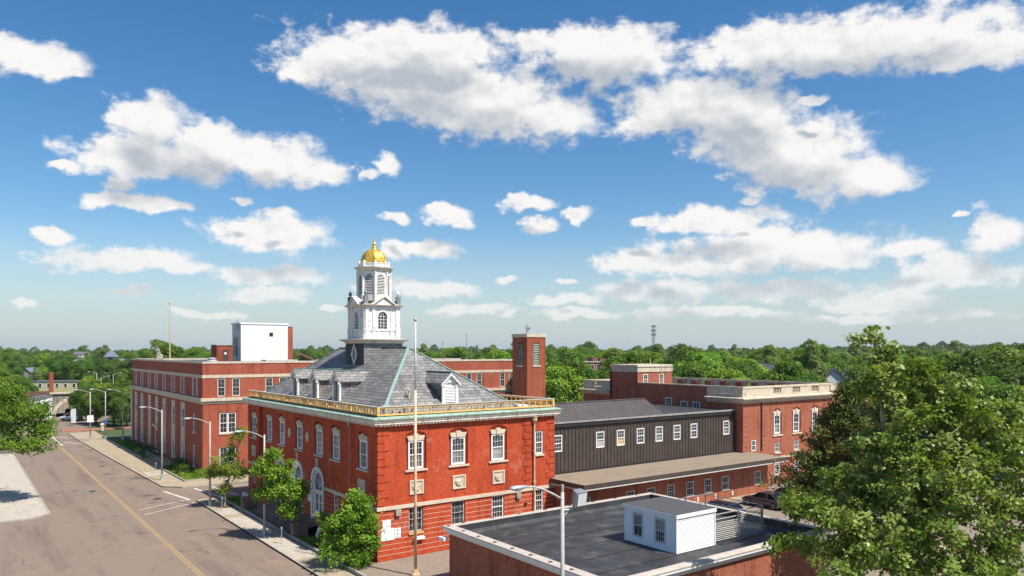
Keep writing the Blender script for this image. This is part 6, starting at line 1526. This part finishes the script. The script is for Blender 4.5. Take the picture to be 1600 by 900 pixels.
part_on(tw2, MB().hexa([(-2.8, -2.8, z2), (2.8, -2.8, z2), (2.8, 2.8, z2), (-2.8, 2.8, z2)], [(-0.05, -0.05, z3), (0.05, -0.05, z3), (0.05, 0.05, z3), (-0.05, 0.05, z3)]), 'roof', 'shingle_blue')
cf = MB(); cf.lathe(0, 0, [(0.75, 0), (0.75, 0.08)], 16); cf.v = [(x_, -2.0 - z, z2 - 0.8 + y_) for x_, y_, z in cf.v]; part_on(tw2, cf, 'clock_face', 'print_grey')

# manhole covers in the carriageway
for mx, my, lb in ((17.6, 88.4, 'round iron manhole cover by the side-street mouth'), (12.6, 97.5, 'round iron manhole cover left of the yellow centre line'), (16.4, 118.0, 'round iron manhole cover in the lane beside the office block')):
    MB().lathe(mx, my, [(0.42, 0.001), (0.42, 0.012), (0.34, 0.012), (0.33, 0.006)], 18).build('manhole_cover', 'dark_metal', base=(mx, my, 0), label=lb, cat='manhole cover')
# ------------------------------------------------------------------ vegetation
def leaf_mesh(name, C, Nn, size, asp=0.72, m='leaf_mid', fold=0.15):
    """one kite-shaped face per leaf, all leaves of one crown in one mesh"""
    n = len(C); rng = np.random
    Nn = Nn / np.maximum(1e-6, np.linalg.norm(Nn, axis=1, keepdims=True))
    t = rng.normal(size=(n, 3)); t -= Nn * np.sum(t * Nn, axis=1, keepdims=True); t /= np.maximum(1e-6, np.linalg.norm(t, axis=1, keepdims=True))
    b = np.cross(Nn, t); s = size.reshape(-1, 1)
    V = np.empty((n, 4, 3), np.float32)
    V[:, 0] = C - t * s * 0.5; V[:, 1] = C + b * s * asp * 0.5 + t * s * 0.06 + Nn * s * fold; V[:, 2] = C + t * s * 0.5; V[:, 3] = C - b * s * asp * 0.5 + t * s * 0.06 + Nn * s * fold
    me = bpy.data.meshes.new(name)
    me.vertices.add(n * 4); me.vertices.foreach_set('co', V.ravel())
    me.loops.add(n * 4); me.loops.foreach_set('vertex_index', np.arange(n * 4, dtype=np.int32))
    me.polygons.add(n); me.polygons.foreach_set('loop_start', np.arange(0, n * 4, 4, dtype=np.int32)); me.polygons.foreach_set('loop_total', np.full(n, 4, np.int32))
    me.update(calc_edges=True)
    at_ = me.attributes.new('rnd', 'FLOAT', 'FACE'); at_.data.foreach_set('value', rng.random(n).astype(np.float32))
    me.materials.append(MATS[m]); return me
def proto_crown(seed, Hh=14.0, Rr=5.0, z0=2.5, lobes=34, n=13000, leaf=0.36, m='leaf_mid', shape='round', lr=(0.26, 0.40)):
    rng = np.random.RandomState(seed); np.random.seed(seed)
    cz, hz_ = (z0 + Hh) / 2, (Hh - z0) / 2
    cen, rad = [], []
    for k in range(lobes):
        d = rng.normal(size=3); d[2] = d[2] * 0.9 + 0.25; d /= np.linalg.norm(d)
        q = rng.uniform(0.45, 0.80); p = d * q
        zz = cz + p[2] * hz_
        w = 1.0
        if shape == 'tall': w = 0.72
        if shape == 'cone': w = max(0.12, 1.15 * (1 - (zz - z0) / (Hh - z0)))
        cen.append((p[0] * Rr * w, p[1] * Rr * w, zz)); rad.append(rng.uniform(*lr) * Rr * (1 if shape != 'cone' else 0.6 * w + 0.25))
    cen, rad = np.array(cen), np.array(rad)
    wt = rad ** 2; idx = rng.choice(lobes, n, p=wt / wt.sum())
    d = rng.normal(size=(n, 3)); d /= np.linalg.norm(d, axis=1, keepdims=True)
    out = cen[idx] - np.array([0, 0, cz - 1.0]); out /= np.linalg.norm(out, axis=1, keepdims=True)
    d = d + out * 0.65 + np.array([0, 0, 0.25]); d /= np.linalg.norm(d, axis=1, keepdims=True)
    rr = rad[idx] * rng.uniform(0.70, 1.08, n) * (1 + 0.12 * np.sin(d[:, 0] * 7 + idx) * np.cos(d[:, 2] * 6 + idx * 2))
    C = cen[idx] + d * rr[:, None] * np.array([1, 1, 0.85])
    Nn = d * 0.9 + rng.normal(size=(n, 3)) * 0.55 + np.array([0, 0, 0.35])
    me = leaf_mesh('crown', C, Nn, rng.uniform(0.65, 1.3, n) * leaf, m=m)
    tr = MB(); tr.path([(0, 0, 0), (0.1, 0, Hh * 0.25), (-0.05, 0.1, Hh * 0.5), (0, 0, Hh * 0.8)], [0.34, 0.27, 0.18, 0.05], 8)
    for k in range(0, lobes, 3):
        c_ = cen[k]; tr.path([(0, 0, max(z0, c_[2] * 0.45)), (c_[0] * 0.5, c_[1] * 0.5, c_[2] * 0.75), tuple(c_)], [0.13, 0.09, 0.03], 5)
    tm = tr.mesh('trunk', smooth=True); tm.materials.append(MATS['bark'])
    return tm, me
PROT = [proto_crown(11, 14, 5.4, 2.2, 36, 15000, 0.34, 'leaf_mid'), proto_crown(12, 14, 5.0, 2.0, 30, 15000, 0.33, 'leaf_dark'), proto_crown(13, 14, 4.6, 1.6, 40, 14000, 0.34, 'leaf_light', 'tall', (0.22, 0.34)),
        proto_crown(14, 14, 5.8, 2.4, 44, 17000, 0.33, 'leaf_maple', 'round', (0.2, 0.32)), proto_crown(15, 14, 4.0, 1.2, 50, 12000, 0.30, 'leaf_dark', 'cone', (0.2, 0.3)),
        proto_crown(16, 14, 5.2, 1.8, 26, 14000, 0.35, 'leaf_mid', 'round', (0.3, 0.46))]
KIND = ['round green', 'dark green', 'pale green loose-crowned', 'bright green broad', 'dark conical', 'bushy green']
def region(px_):
    for lim, s in ((110, 'by the viaduct at the far left'), (210, 'left of the long office block'), (480, 'behind the long office block'), (640, 'behind the cupola'), (800, 'between flagpole and brick chimney'), (950, 'right of the brick chimney'),
                   (1060, 'behind the brick roof hut'), (1180, 'behind the stone balustrade'), (1300, 'around the small houses'), (1480, 'behind the big leafy tree')):
        if px_ < lim: return s
    return 'at the far right edge'
def plant(px_, Y_, topy=None, kind=0, wide=1.0, zt=None, z0=0.0):
    x, y = at(px_, Y_); ztop = zt if zt is not None else up(topy, Y_)
    s = (ztop - z0) / 14.0
    row = 'front row' if Y_ < 165 else ('second row' if Y_ < 250 else 'far row')
    t = thing('tree', '%s tree %s, %s' % (KIND[kind], region(px_), row), 'tree', (x, y, z0), 'background trees ' + region(px_))
    for nm, me in (('trunk', PROT[kind][0]), ('crown', PROT[kind][1])):
        o = bpy.data.objects.new(nm, me); COL.objects.link(o); o.parent = t
    t.scale = (s * wide, s * wide, s); t.rotation_euler = (0, 0, random.uniform(0, 6.28))
    TREES.append((x, y)); return t
TREES = []
# crowns that stand out in the photograph: (x, distance, top y, kind, width)
for a in [(870,112,566,3,1.1),(890,118,562,0,0.9),(845,125,560,1,1.0),(947,122,578,5,0.75),(885,135,552,1,1.1),(930,245,552,3,1.0),(968,142,562,1,0.9),
          (980,150,548,0,1.1),(1010,165,545,3,1.0),(1045,150,552,1,1.0),(1075,155,537,0,1.0),(1105,140,545,3,1.25),(1135,142,548,1,1.15),(1160,150,556,3,1.1),(1090,128,566,5,1.15),(1130,126,572,3,1.2),(1062,132,575,1,1.0),(1148,136,584,0,1.0),
          (1185,210,552,1,1.0),(1225,215,550,5,1.0),(1265,150,530,2,0.8),(1240,160,552,0,1.0),(1285,200,549,5,1.0),(1305,215,550,2,1.0),(1255,140,575,2,0.9),(1243,138,592,1,0.8),(1268,128,600,5,0.7),(1325,195,550,2,0.9),(1318,120,604,0,0.7),
          (1400,150,548,0,1.1),(1440,140,552,3,1.0),(1470,135,550,0,1.0),(1530,105,536,1,1.25),(1500,108,548,1,1.0),(1570,112,540,0,1.2),(1600,108,560,5,1.1),(1555,92,588,0,1.0),(1590,90,596,3,1.0),(1500,98,592,5,0.9),(1640,110,545,1,1.2),
          (1420,112,575,5,1.0),(1380,118,580,0,1.0),(1350,110,605,3,0.9),
          (92,295,552,1,0.9),(72,310,572,3,0.9),(45,205,590,0,0.8),(128,305,558,1,1.0),(160,240,582,1,0.9),(142,240,583,5,0.8),(140,205,585,3,0.9),(190,205,584,0,0.9),(203,190,578,2,0.8),
          (128,172,602,1,1.15),(150,165,606,5,1.1),(178,160,598,1,1.2),(198,158,604,0,1.1),(165,185,596,3,1.0),(205,170,590,1,1.0),(120,182,612,0,0.8),(135,190,598,0,0.9),(190,154,640,1,0.6),(140,163,640,5,0.7),
          (20,180,602,0,1.0),(0,160,595,1,1.0),(30,240,585,5,1.0),(55,300,574,2,0.9),(-20,170,590,3,1.0),(15,300,566,1,1.0)]:
    plant(*a[:2], topy=a[2], kind=a[3], wide=a[4])
# the fill of individual trees behind the roofs
KEEP = [(-70, 96, -60, 100), (18, 80, 98, 152)]
def free(x, y, d):
    if any(a < x < b and c_ < y < e for a, b, c_, e in KEEP): return False
    if abs(x - (14 if y < 170 else 24)) < 10 and y < 320: return False
    return all((x - p) ** 2 + (y - q) ** 2 > d * d for p, q in TREES)
rng = random.Random(5); cnt = 0; tries = 0
HOUSES = [(x_, y_) for x_, y_ in [at(1180, 175), at(1204, 165), at(1293, 160), at(1338, 165), at(925, 215), at(137, 400), at(193, 395), at(174, 380), at(93, 268), at(56, 285), at(48, 330), at(92, 410), at(80, 250)]]
TREES += HOUSES
while cnt < 200 and tries < 6000:
    tries += 1
    Y_ = 118 + 300 * rng.random() ** 1.3; px_ = rng.uniform(-40, 1640)
    x, y = at(px_, Y_)
    left = px_ < 205
    zt = rng.uniform(8.5, 14.5) if left else rng.uniform(11.5, 18.2)
    if left: zt = min(zt + max(0, (Y_ - 250) * 0.02), 15.5)
    py_ = HZ + (CAMH - zt) * FPX / Y_
    if 205 < px_ < 803 and (py_ > 556 or Y_ < 170): continue
    if 913 < px_ < 950 and Y_ < 215 and py_ < 575: continue
    if 1170 < px_ < 1222 and Y_ < 178: continue
    if 1275 < px_ < 1345 and Y_ < 172: continue
    if px_ < 205 and Y_ < 400 and any(abs(px_ - h) < 14 for h in (93, 56, 48, 174)) and Y_ < 330: zt = min(zt, 7.5)
    if 80 < px_ < 205 and Y_ < 395: zt = min(zt, up(575, Y_))
    if zt < 5: continue
    if not free(x, y, 7.0): continue
    k = rng.choices(range(6), (5, 3, 3, 4, 1, 5))[0]
    plant(px_, Y_, kind=k, wide=rng.uniform(0.72, 1.35), zt=zt); cnt += 1
# the woods to the horizon, one mass
pts, sc_, rz_, kd = [], [], [], []
nr = np.random.RandomState(3)
while len(pts) < 5200:
    Y_ = 330 + 2900 * nr.random() ** 1.8; px_ = nr.uniform(-80, 1680)
    x, y = at(px_, Y_)
    if Y_ < 440 and (abs(x - 24) < 12 or min((x - a) ** 2 + (y - b) ** 2 for a, b in TREES) < 36): continue
    r_ = math.hypot(x, y); a_ = math.atan2(y, x)
    if 913 < px_ < 950 and Y_ < 300: continue
    s = nr.uniform(0.70, 1.22) * (1.35 if nr.random() < 0.05 else 1.0) * (1.0 if px_ > 205 or Y_ > 600 else 0.85)
    pts.append((x, y, HILL(r_, a_) - 1.5)); sc_.append(s); rz_.append(nr.uniform(0, 6.28)); kd.append(int(nr.choice([0, 1, 2, 5])))
me = bpy.data.meshes.new('distant_woodland'); me.from_pydata(pts, [], [])
for nm, ty, arr in (('sc', 'FLOAT', sc_), ('rz', 'FLOAT', rz_), ('kd', 'INT', kd)):
    at_ = me.attributes.new(nm, ty, 'POINT'); at_.data.foreach_set('value', np.array(arr, dtype=np.float32 if ty == 'FLOAT' else np.int32))
wood = bpy.data.objects.new('distant_woodland', me); COL.objects.link(wood); tag(wood, 'mass of green woods running to the horizon', 'woods', kind='stuff')
SRC = {}
for k in (0, 1, 2, 5):          # a coarse crown for the far woods
    tm_, cm_ = proto_crown(40 + k, 14, 6.0, 1.5, 22, 2600, 0.85, ['leaf_mid', 'leaf_dark', 'leaf_light', '', '', 'leaf_mid'][k], 'round', (0.28, 0.42))
    SRC[k] = cm_
g = bpy.data.node_groups.new('woodland', 'GeometryNodeTree')
g.interface.new_socket('Geometry', in_out='INPUT', socket_type='NodeSocketGeometry'); g.interface.new_socket('Geometry', in_out='OUTPUT', socket_type='NodeSocketGeometry')
gi = g.nodes.new('NodeGroupInput'); go = g.nodes.new('NodeGroupOutput'); jn = g.nodes.new('GeometryNodeJoinGeometry')
def named(nm, ty):
    n = g.nodes.new('GeometryNodeInputNamedAttribute'); n.data_type = ty; n.inputs[0].default_value = nm; return n.outputs[0]
first_tree = {}
for o in bpy.data.objects:
    if o.name.startswith('crown') and o.type == 'MESH' and o.data.name not in first_tree: first_tree[o.data.name] = o
for k in (0, 1, 2, 5):
    hold = first_tree[PROT[k][1].name]
    oi = g.nodes.new('GeometryNodeObjectInfo'); oi.inputs['Object'].default_value = hold; oi.inputs['As Instance'].default_value = True; oi.transform_space = 'ORIGINAL'
    ip = g.nodes.new('GeometryNodeInstanceOnPoints'); g.links.new(gi.outputs[0], ip.inputs['Points']); g.links.new(oi.outputs['Geometry'], ip.inputs['Instance'])
    cp = g.nodes.new('FunctionNodeCompare'); cp.data_type = 'INT'; cp.operation = 'EQUAL'; g.links.new(named('kd', 'INT'), cp.inputs[2]); cp.inputs[3].default_value = k
    g.links.new(cp.outputs[0], ip.inputs['Selection'])
    cx_ = g.nodes.new('ShaderNodeCombineXYZ'); g.links.new(named('rz', 'FLOAT'), cx_.inputs[2]); g.links.new(cx_.outputs[0], ip.inputs['Rotation']); g.links.new(named('sc', 'FLOAT'), ip.inputs['Scale'])
    g.links.new(ip.outputs[0], jn.inputs[0])
g.links.new(jn.outputs[0], go.inputs[0])
md = wood.modifiers.new('woodland', 'NODES'); md.node_group = g

# ---- nearer trees grown branch by branch
def grow_tree(name, label, base, ells, tips, per_tip, leaf, spread, trunk_r, fork, m_leaf, m_bark, seed, group=None, asp=0.8, droop=0.0, twig=0.016):
    rng = np.random.RandomState(seed); np.random.seed(seed)
    E = np.array(ells, float); vol = E[:, 3] * E[:, 4] * E[:, 5]
    idx = rng.choice(len(E), tips, p=vol ** 0.62 / (vol ** 0.62).sum())
    d = rng.normal(size=(tips, 3)); d /= np.linalg.norm(d, axis=1, keepdims=True)
    q = rng.random(tips) ** (1 / 2.2)
    T = E[idx, :3] + d * q[:, None] * E[idx, 3:]
    nodes = [np.array([0, 0, 0.0])]; par = [-1]; 
    lean = np.array([E[:, 0].mean() * 0.3, E[:, 1].mean() * 0.3, 0])
    topz = fork
    for k in range(1, 7): nodes.append(np.array([lean[0] * k / 6 + rng.normal() * 0.04, lean[1] * k / 6 + rng.normal() * 0.04, topz * k / 6])); par.append(k - 1)
    lead = int((E[:, 2] + E[:, 5]).argmax()); tp = E[lead, :3].copy()
    last = len(nodes) - 1
    for k in range(1, 5): nodes.append(nodes[6] * (1 - k / 4) + tp * k / 4 + rng.normal(size=3) * 0.12); par.append(last); last = len(nodes) - 1
    for e in E:                                                # a limb into every lobe of the crown
        c_ = e[:3]; A = np.array(nodes); near = int(np.argmin(np.linalg.norm(A - c_, axis=1) + np.maximum(0, A[:, 2] - c_[2]) * 2)); prev = near
        for k in (1, 2, 3): nodes.append(A[near] * (1 - k / 3.3) + c_ * k / 3.3 + rng.normal(size=3) * 0.10); par.append(prev); prev = len(nodes) - 1
    order = np.argsort(np.linalg.norm(T - nodes[6], axis=1)); tipn = []
    for i in order:
        A = np.array(nodes); dist = np.linalg.norm(A - T[i], axis=1); dist[:4] += 3
        j = int(np.argmin(dist)); p = A[j]; L_ = dist[j]
        mid = (p + T[i]) / 2 + rng.normal(size=3) * 0.10 * L_ + np.array([0, 0, 0.06 * L_])
        nodes.append(mid); par.append(j); nodes.append(T[i]); par.append(len(nodes) - 2); tipn.append(len(nodes) - 1)
    cnt_ = np.ones(len(nodes)) * 0.0
    for t_ in tipn: cnt_[t_] = 1
    for k in range(len(nodes) - 1, 0, -1): cnt_[par[k]] += cnt_[k]
    rad = np.maximum(twig, trunk_r * np.sqrt(np.maximum(cnt_, 0.3) / max(1, cnt_[0])))
    tr = MB()
    for k in range(1, len(nodes)):
        r0, r1 = rad[par[k]], rad[k]; r0 = min(r0, r1 * 1.8 + 0.006)
        if k <= 6: r0 = rad[par[k]] * (1.25 if k == 1 else 1)
        tr.path([nodes[par[k]], nodes[k]], [r0, r1], 8 if r1 > 0.05 else 4, cap=False)
    t = thing(name, label, 'tree', base, group)
    ORG['_x'] = (0, 0, 0)
    o = part_on(t, tr, 'trunk', m_bark); o.data.polygons.foreach_set('use_smooth', [True] * len(o.data.polygons))
    P = np.array([nodes[i] for i in tipn]); M_ = np.array([nodes[par[i]] for i in tipn])
    n = len(P) * per_tip; ii = np.repeat(np.arange(len(P)), per_tip)
    f = rng.random((n, 1)) ** 0.7
    C = M_[ii] * (1 - f) + P[ii] * f + rng.normal(size=(n, 3)) * spread * np.array([1, 1, 0.7])
    C[:, 2] -= droop * rng.random(n)
    ctr = np.array([E[:, 0].mean(), E[:, 1].mean(), E[:, 2].mean() - 1.5])
    out = C - ctr; out /= np.linalg.norm(out, axis=1, keepdims=True)
    tn = rng.normal(size=(len(P), 3)) * 0.55
    Nn = out * 0.35 + tn[ii] + rng.normal(size=(n, 3)) * 0.42 + np.array([0, 0, 0.65])
    me = leaf_mesh('crown', C, Nn, rng.uniform(0.6, 1.25, n) * leaf, asp, m_leaf)
    c_ = bpy.data.objects.new('crown', me); COL.objects.link(c_); c_.parent = t
    return t
# the big tree at the right: lobes given where they stand, in the camera's right / forward / up directions
def lobes_at(px0, Y0, rows):
    bx, by = at(px0, Y0); L_ = []
    for (px_, py_, rx, ry, dY, rd) in rows:
        Y_ = Y0 + dY; x, y = at(px_, Y_); z = up(py_, Y_); L_.append((x - bx, y - by, z, rx * Y_ / FPX, rd, ry * Y_ / FPX))
    return (bx, by, 0.0), L_
b0, L0 = lobes_at(1450, 38, [(1450, 735, 120, 70, 0, 3.2), (1390, 640, 52, 42, 0, 1.9), (1372, 590, 34, 34, 0, 1.3), (1362, 536, 14, 26, 0, 0.5), (1338, 532, 13, 8, 0, 0.4), (1388, 548, 10, 14, 0, 0.4), (1425, 570, 18, 16, 0, 0.7), (1445, 600, 42, 34, 0.5, 1.6), (1480, 640, 50, 36, 0.5, 1.8), (1525, 690, 75, 50, 1, 2.6), (1560, 640, 30, 26, 1, 1.2), (1505, 610, 22, 18, 0.5, 0.9), (1310, 745, 34, 18, 0, 1.0), (1290, 800, 75, 30, -1, 2.0), (1380, 700, 55, 36, -0.5, 1.8), (1395, 825, 110, 42, -1.5, 2.8), (1545, 800, 100, 60, 0, 3.0), (1610, 740, 60, 90, 1.5, 2.8), (1350, 765, 60, 36, 0, 1.9), (1250, 785, 26, 15, -1, 0.8), (1430, 780, 100, 40, 2, 2.3), (1345, 880, 120, 32, -2, 2.5), (1500, 890, 150, 45, -1, 3.0), (1250, 850, 50, 16, -1.5, 1.2)])
grow_tree('plane_tree', 'large open-crowned leafy tree filling the right foreground', b0, L0, 1350, 34, 0.25, 0.21, 0.34, 2.6, 'leaf_plane', 'bark_pale', 21)
b1, L1 = lobes_at(-25, 80, [(-10, 655, 75, 42, 0, 4.0), (45, 692, 40, 18, -1, 2.2), (30, 640, 42, 24, 0, 2.6), (72, 668, 20, 18, 0, 1.5), (-40, 620, 50, 30, 0, 3), (20, 615, 25, 14, 0, 1.5), (60, 645, 18, 12, 0, 1.0)])
grow_tree('street_tree', 'spreading yellow-green tree over the left pavement', b1, L1, 420, 55, 0.24, 0.36, 0.28, 3.0, 'leaf_maple', 'bark', 22, 'street trees')
b2, L2 = lobes_at(437, 64.2, [(430, 735, 34, 22, 0, 1.5), (448, 765, 34, 24, 0, 1.7), (418, 768, 26, 18, 0, 1.4), (455, 795, 22, 16, 0, 1.0), (425, 712, 16, 12, 0, 0.8), (470, 762, 14, 14, 0, 0.8)])
grow_tree('street_tree', 'bushy green maple at the kerb before the arched doors', b2, L2, 230, 46, 0.20, 0.23, 0.10, 2.0, 'leaf_maple', 'bark', 23, 'street trees')
b3, L3 = lobes_at(352, 77.0, [(352, 725, 26, 20, 0, 1.5), (372, 738, 20, 16, 0, 1.2), (335, 738, 20, 10, 0, 1.0), (362, 700, 14, 18, 0, 0.9), (375, 680, 12, 16, 0, 0.8), (350, 760, 12, 10, 0, 0.7)])
grow_tree('street_tree', 'slender young tree with sparse leaves at the side-street corner', b3, L3, 170, 34, 0.18, 0.20, 0.09, 2.2, 'leaf_maple', 'bark_pale', 24, 'street trees')
b4, L4 = lobes_at(548, 55.5, [(548, 815, 38, 30, 0, 1.7), (525, 825, 24, 22, 0, 1.2), (560, 790, 22, 20, 0, 1.1), (575, 835, 22, 30, 0, 1.0), (545, 860, 45, 30, 0, 1.8), (556, 772, 10, 10, 0, 0.6)])
grow_tree('street_tree', 'low dense green tree at the near brick corner', b4, L4, 250, 46, 0.20, 0.23, 0.10, 1.2, 'leaf_maple', 'bark', 25, 'street trees')
# small ornamental tree with yellow leaves behind it
b5, L5 = lobes_at(508, 60.0, [(506, 810, 14, 12, 0, 0.7), (514, 822, 10, 10, 0, 0.6)])
grow_tree('street_tree', 'small yellowing bush in front of the near arched door', b5, L5, 60, 45, 0.14, 0.14, 0.05, 1.0, 'leaf_light', 'bark', 26, 'street trees')
# the conifer: drooping brown-green sprays
def conifer(px_, Y_, topy, R_, lb, seed):
    rng = np.random.RandomState(seed); np.random.seed(seed); x, y = at(px_, Y_); ht = up(topy, Y_)
    t = thing('juniper_tree', lb, 'tree', (x, y, 0)); tr = MB(); tr.path([(0, 0, 0), (0, 0, ht * 0.5), (0.1, 0, ht * 0.97)], [0.28, 0.18, 0.03], 8)
    Cs, Ns, Ss = [], [], []
    for k in range(480):
        z = 6.3 + (ht - 6.5) * rng.random() ** 0.9; rr = R_ * (ht - z) / ht * rng.uniform(0.5, 1.08) + 0.25
        a = rng.uniform(0, 6.28); d = np.array([math.cos(a), math.sin(a), 0.0])
        tip = d * rr + np.array([0, 0, z + 0.35 * rr * 0.5]); root = np.array([0, 0, max(0.6, z - 0.25 * rr)])
        tr.path([root, (root + tip) / 2 - np.array([0, 0, 0.1 * rr]), tip], [0.045, 0.03, 0.008], 4, cap=False)
        m = 110; f = 0.35 + 0.65 * rng.random((m, 1)) ** 0.8; w = 0.16 + 0.30 * (1 - f)
        C = root * (1 - f) + tip * f + rng.normal(size=(m, 3)) * w * np.array([1, 1, 0.8]); Cs.append(C); Ns.append(rng.normal(size=(m, 3)) + d * 0.6); Ss.append(rng.uniform(0.16, 0.36, m))
    part_on(t, tr, 'trunk', 'bark'); me = leaf_mesh('crown', np.vstack(Cs), np.vstack(Ns), np.concatenate(Ss), 0.34, 'leaf_juniper'); c_ = bpy.data.objects.new('crown', me); COL.objects.link(c_); c_.parent = t
conifer(1330, 48, 604, 9.6, 'brown-green juniper at the right end of the brick building', 31)
# bare branches above the juniper
x, y = at(1330, 62); bt = thing('bare_tree', 'bare forked dead branches rising right of the stone balustrade', 'tree', (x, y, 0)); mb = MB(); rg = random.Random(4)
def fork_(p, d, L_, r, lv):
    q = [p[i] + d[i] * L_ for i in range(3)]; m = [(p[i] + q[i]) / 2 + rg.uniform(-0.08, 0.08) * L_ for i in range(3)]
    mb.path([p, m, q], [r, r * 0.85, r * 0.65], 6 if lv < 2 else 4, cap=False)
    if lv < 4:
        for k in range(2 if lv else 4):
            v = Vector(d) * 0.8 + Vector((rg.uniform(-0.75, 0.75), rg.uniform(-0.75, 0.75), rg.uniform(-0.05, 0.5))); v.normalize(); fork_(q, tuple(v), L_ * rg.uniform(0.6, 0.85), r * 0.58, lv + 1)
mb.path([(0, 0, 0), (0.1, 0, 5), (0, 0.1, 10.2)], [0.22, 0.18, 0.13], 8); fork_((0, 0.1, 10.2), (0, 0, 1), 1.3, 0.12, 0)
part_on(bt, mb, 'branches', 'dead_wood')
# hedges, shrubs, lawn blades
def shrub(x, y, z, rx, ry, rz, n, lb, m='leaf_hedge', leaf=0.13, name='shrub', boxy=False):
    np.random.seed(int(x * 31 + y * 17) % 9999); rng = np.random
    d = rng.normal(size=(n, 3)); d /= np.linalg.norm(d, axis=1, keepdims=True); d[:, 2] = np.abs(d[:, 2])
    if boxy: d = np.sign(d) * np.abs(d) ** 0.45
    bmp_ = 1 + 0.14 * np.sin(d[:, 0] * 9 + x) * np.cos(d[:, 1] * 8 + y) + 0.08 * np.sin(d[:, 2] * 12)
    C = d * np.array([rx, ry, rz]) * (bmp_ * rng.uniform(0.80, 1.04, n))[:, None]
    me = leaf_mesh('foliage', C, d + rng.normal(size=(n, 3)) * 0.6, rng.uniform(0.6, 1.3, n) * leaf, 0.7, m)
    t = thing(name, lb, 'shrub', (x, y, z)); o = bpy.data.objects.new('foliage', me); COL.objects.link(o); o.parent = t
    st = MB()
    for k in range(5): a = k * 1.256; st.path([(0, 0, 0), (rx * 0.5 * math.cos(a), ry * 0.5 * math.sin(a), rz * 0.7)], [0.03, 0.01], 5)
    part_on(t, st, 'stem', 'bark')
for a in [(23.7, 103.5, 1.0, 1.0, 1.3, 'rounded dark shrub left of the office corner, nearest the corner window'), (23.9, 106.2, 1.1, 1.1, 1.6, 'tall dark shrub between the office block window strips'), (24.2, 108.9, 1.0, 1.2, 1.5, 'dark shrub left of the other two by the office wall'),
          (23.5, 123.6, 0.9, 1.0, 1.9, 'upright dark shrub by the office block doorway rail'), (23.6, 127.0, 1.0, 1.2, 1.1, 'dark shrub just beyond the office block doorway rail'), (23.4, 133.8, 1.0, 1.6, 1.0, 'low dark shrub on the far office lawn'), (23.2, 139.5, 1.0, 2.0, 1.1, 'broad dark shrub near the far office corner')]:
    shrub(a[0], a[1], 0.2, a[2], a[3], a[4], 1500, a[5], 'leaf_dark')
for a in [(23.0, 131.0, 0.5, 0.6, 0.55, 'small light green ball shrub on the far office lawn'), (22.9, 127.6, 0.45, 0.5, 0.5, 'small light green shrub at the lawn edge near the handrail'), (23.0, 101.2, 0.5, 0.6, 0.5, 'small green shrub at the lawn edge by the corner lamp')]:
    shrub(a[0], a[1], 0.2, a[2], a[3], a[4], 600, a[5], 'leaf_maple', 0.11)
shrub(26.2, 99.0, 0.2, 2.2, 0.9, 1.1, 2200, 'clipped green hedge under the office corner, nearest the street', 'leaf_maple', 0.12, 'hedge', True)
shrub(30.6, 99.0, 0.2, 2.0, 0.9, 0.9, 2000, 'clipped green hedge under the office windows beside the side street', 'leaf_hedge', 0.12, 'hedge', True)
def blades(name, boxes, n, lb):
    C, Nn = [], []
    rng = np.random.RandomState(8); np.random.seed(8)
    ar = np.array([(b[1] - b[0]) * (b[3] - b[2]) for b in boxes]); idx = rng.choice(len(boxes), n, p=ar / ar.sum()); B = np.array(boxes)[idx]
    C = np.stack([B[:, 0] + rng.random(n) * (B[:, 1] - B[:, 0]), B[:, 2] + rng.random(n) * (B[:, 3] - B[:, 2]), B[:, 4] + 0.05 * rng.random(n) + 0.03], axis=1)
    d = rng.normal(size=(n, 3)); d[:, 2] *= 0.2
    me = leaf_mesh(name, C, d, rng.uniform(0.10, 0.22, n), 0.25, 'leaf_maple'); o = bpy.data.objects.new(name, me); COL.objects.link(o); tag(o, lb, 'grass', kind='stuff')
blades('grass', [(22.6, 25.1, 97.6, 111.8, 0.22), (25, 40, 97.6, 100.2, 0.22), (22.4, 25.0, 122, 147.5, 0.22), (23.1, 24.3, 57.2, 62, 0.16), (23.1, 25.6, 77, 83.9, 0.16)], 26000, 'short green grass on the lawns beside both brick buildings')
mulch = MB().lathe(*at(352, 77.0), [(0.9, 0.131), (0.6, 0.16), (0.05, 0.17)], 10); struct(mulch, 'tree_pit', 'soil')

# labels of look-alike trees told apart by their order across the view
from collections import defaultdict
same = defaultdict(list)
for o in bpy.data.objects:
    if o.parent is None and o.get('category') == 'tree': same[o['label']].append(o)
ORD = ['leftmost', 'second from left', 'third from left', 'fourth from left', 'fifth from left', 'sixth from left', 'seventh from left', 'eighth from left', 'ninth from left', 'tenth from left']
def view_x(o):
    x, y = o.location.x, o.location.y; return (x * CU - y * SU) / (x * SU + y * CU)
for lb, obs in same.items():
    if len(obs) > 1:
        obs.sort(key=view_x)
        for k, o in enumerate(obs): o['label'] = '%s, %s' % (lb, ORD[k] if k < len(ORD) - 1 and k < len(obs) - 1 else 'rightmost')

# thin summer haze over the far woods
hz = MB().box(-4200, 4200, -700, 4200, -3, 46).build('haze', 'terrain', kind='stuff', label='thin pale summer haze over the far woods', cat='haze')
hm = bpy.data.materials.new('haze'); hm.use_nodes = True; ht_ = hm.node_tree; ht_.nodes.clear()
ho = ht_.nodes.new('ShaderNodeOutputMaterial'); hv = ht_.nodes.new('ShaderNodeVolumePrincipled')
hv.inputs['Color'].default_value = (0.80, 0.88, 0.95, 1); hv.inputs['Density'].default_value = 0.00009; hv.inputs['Anisotropy'].default_value = 0.3
ht_.links.new(hv.outputs[0], ho.inputs['Volume']); hz.data.materials.clear(); hz.data.materials.append(hm)
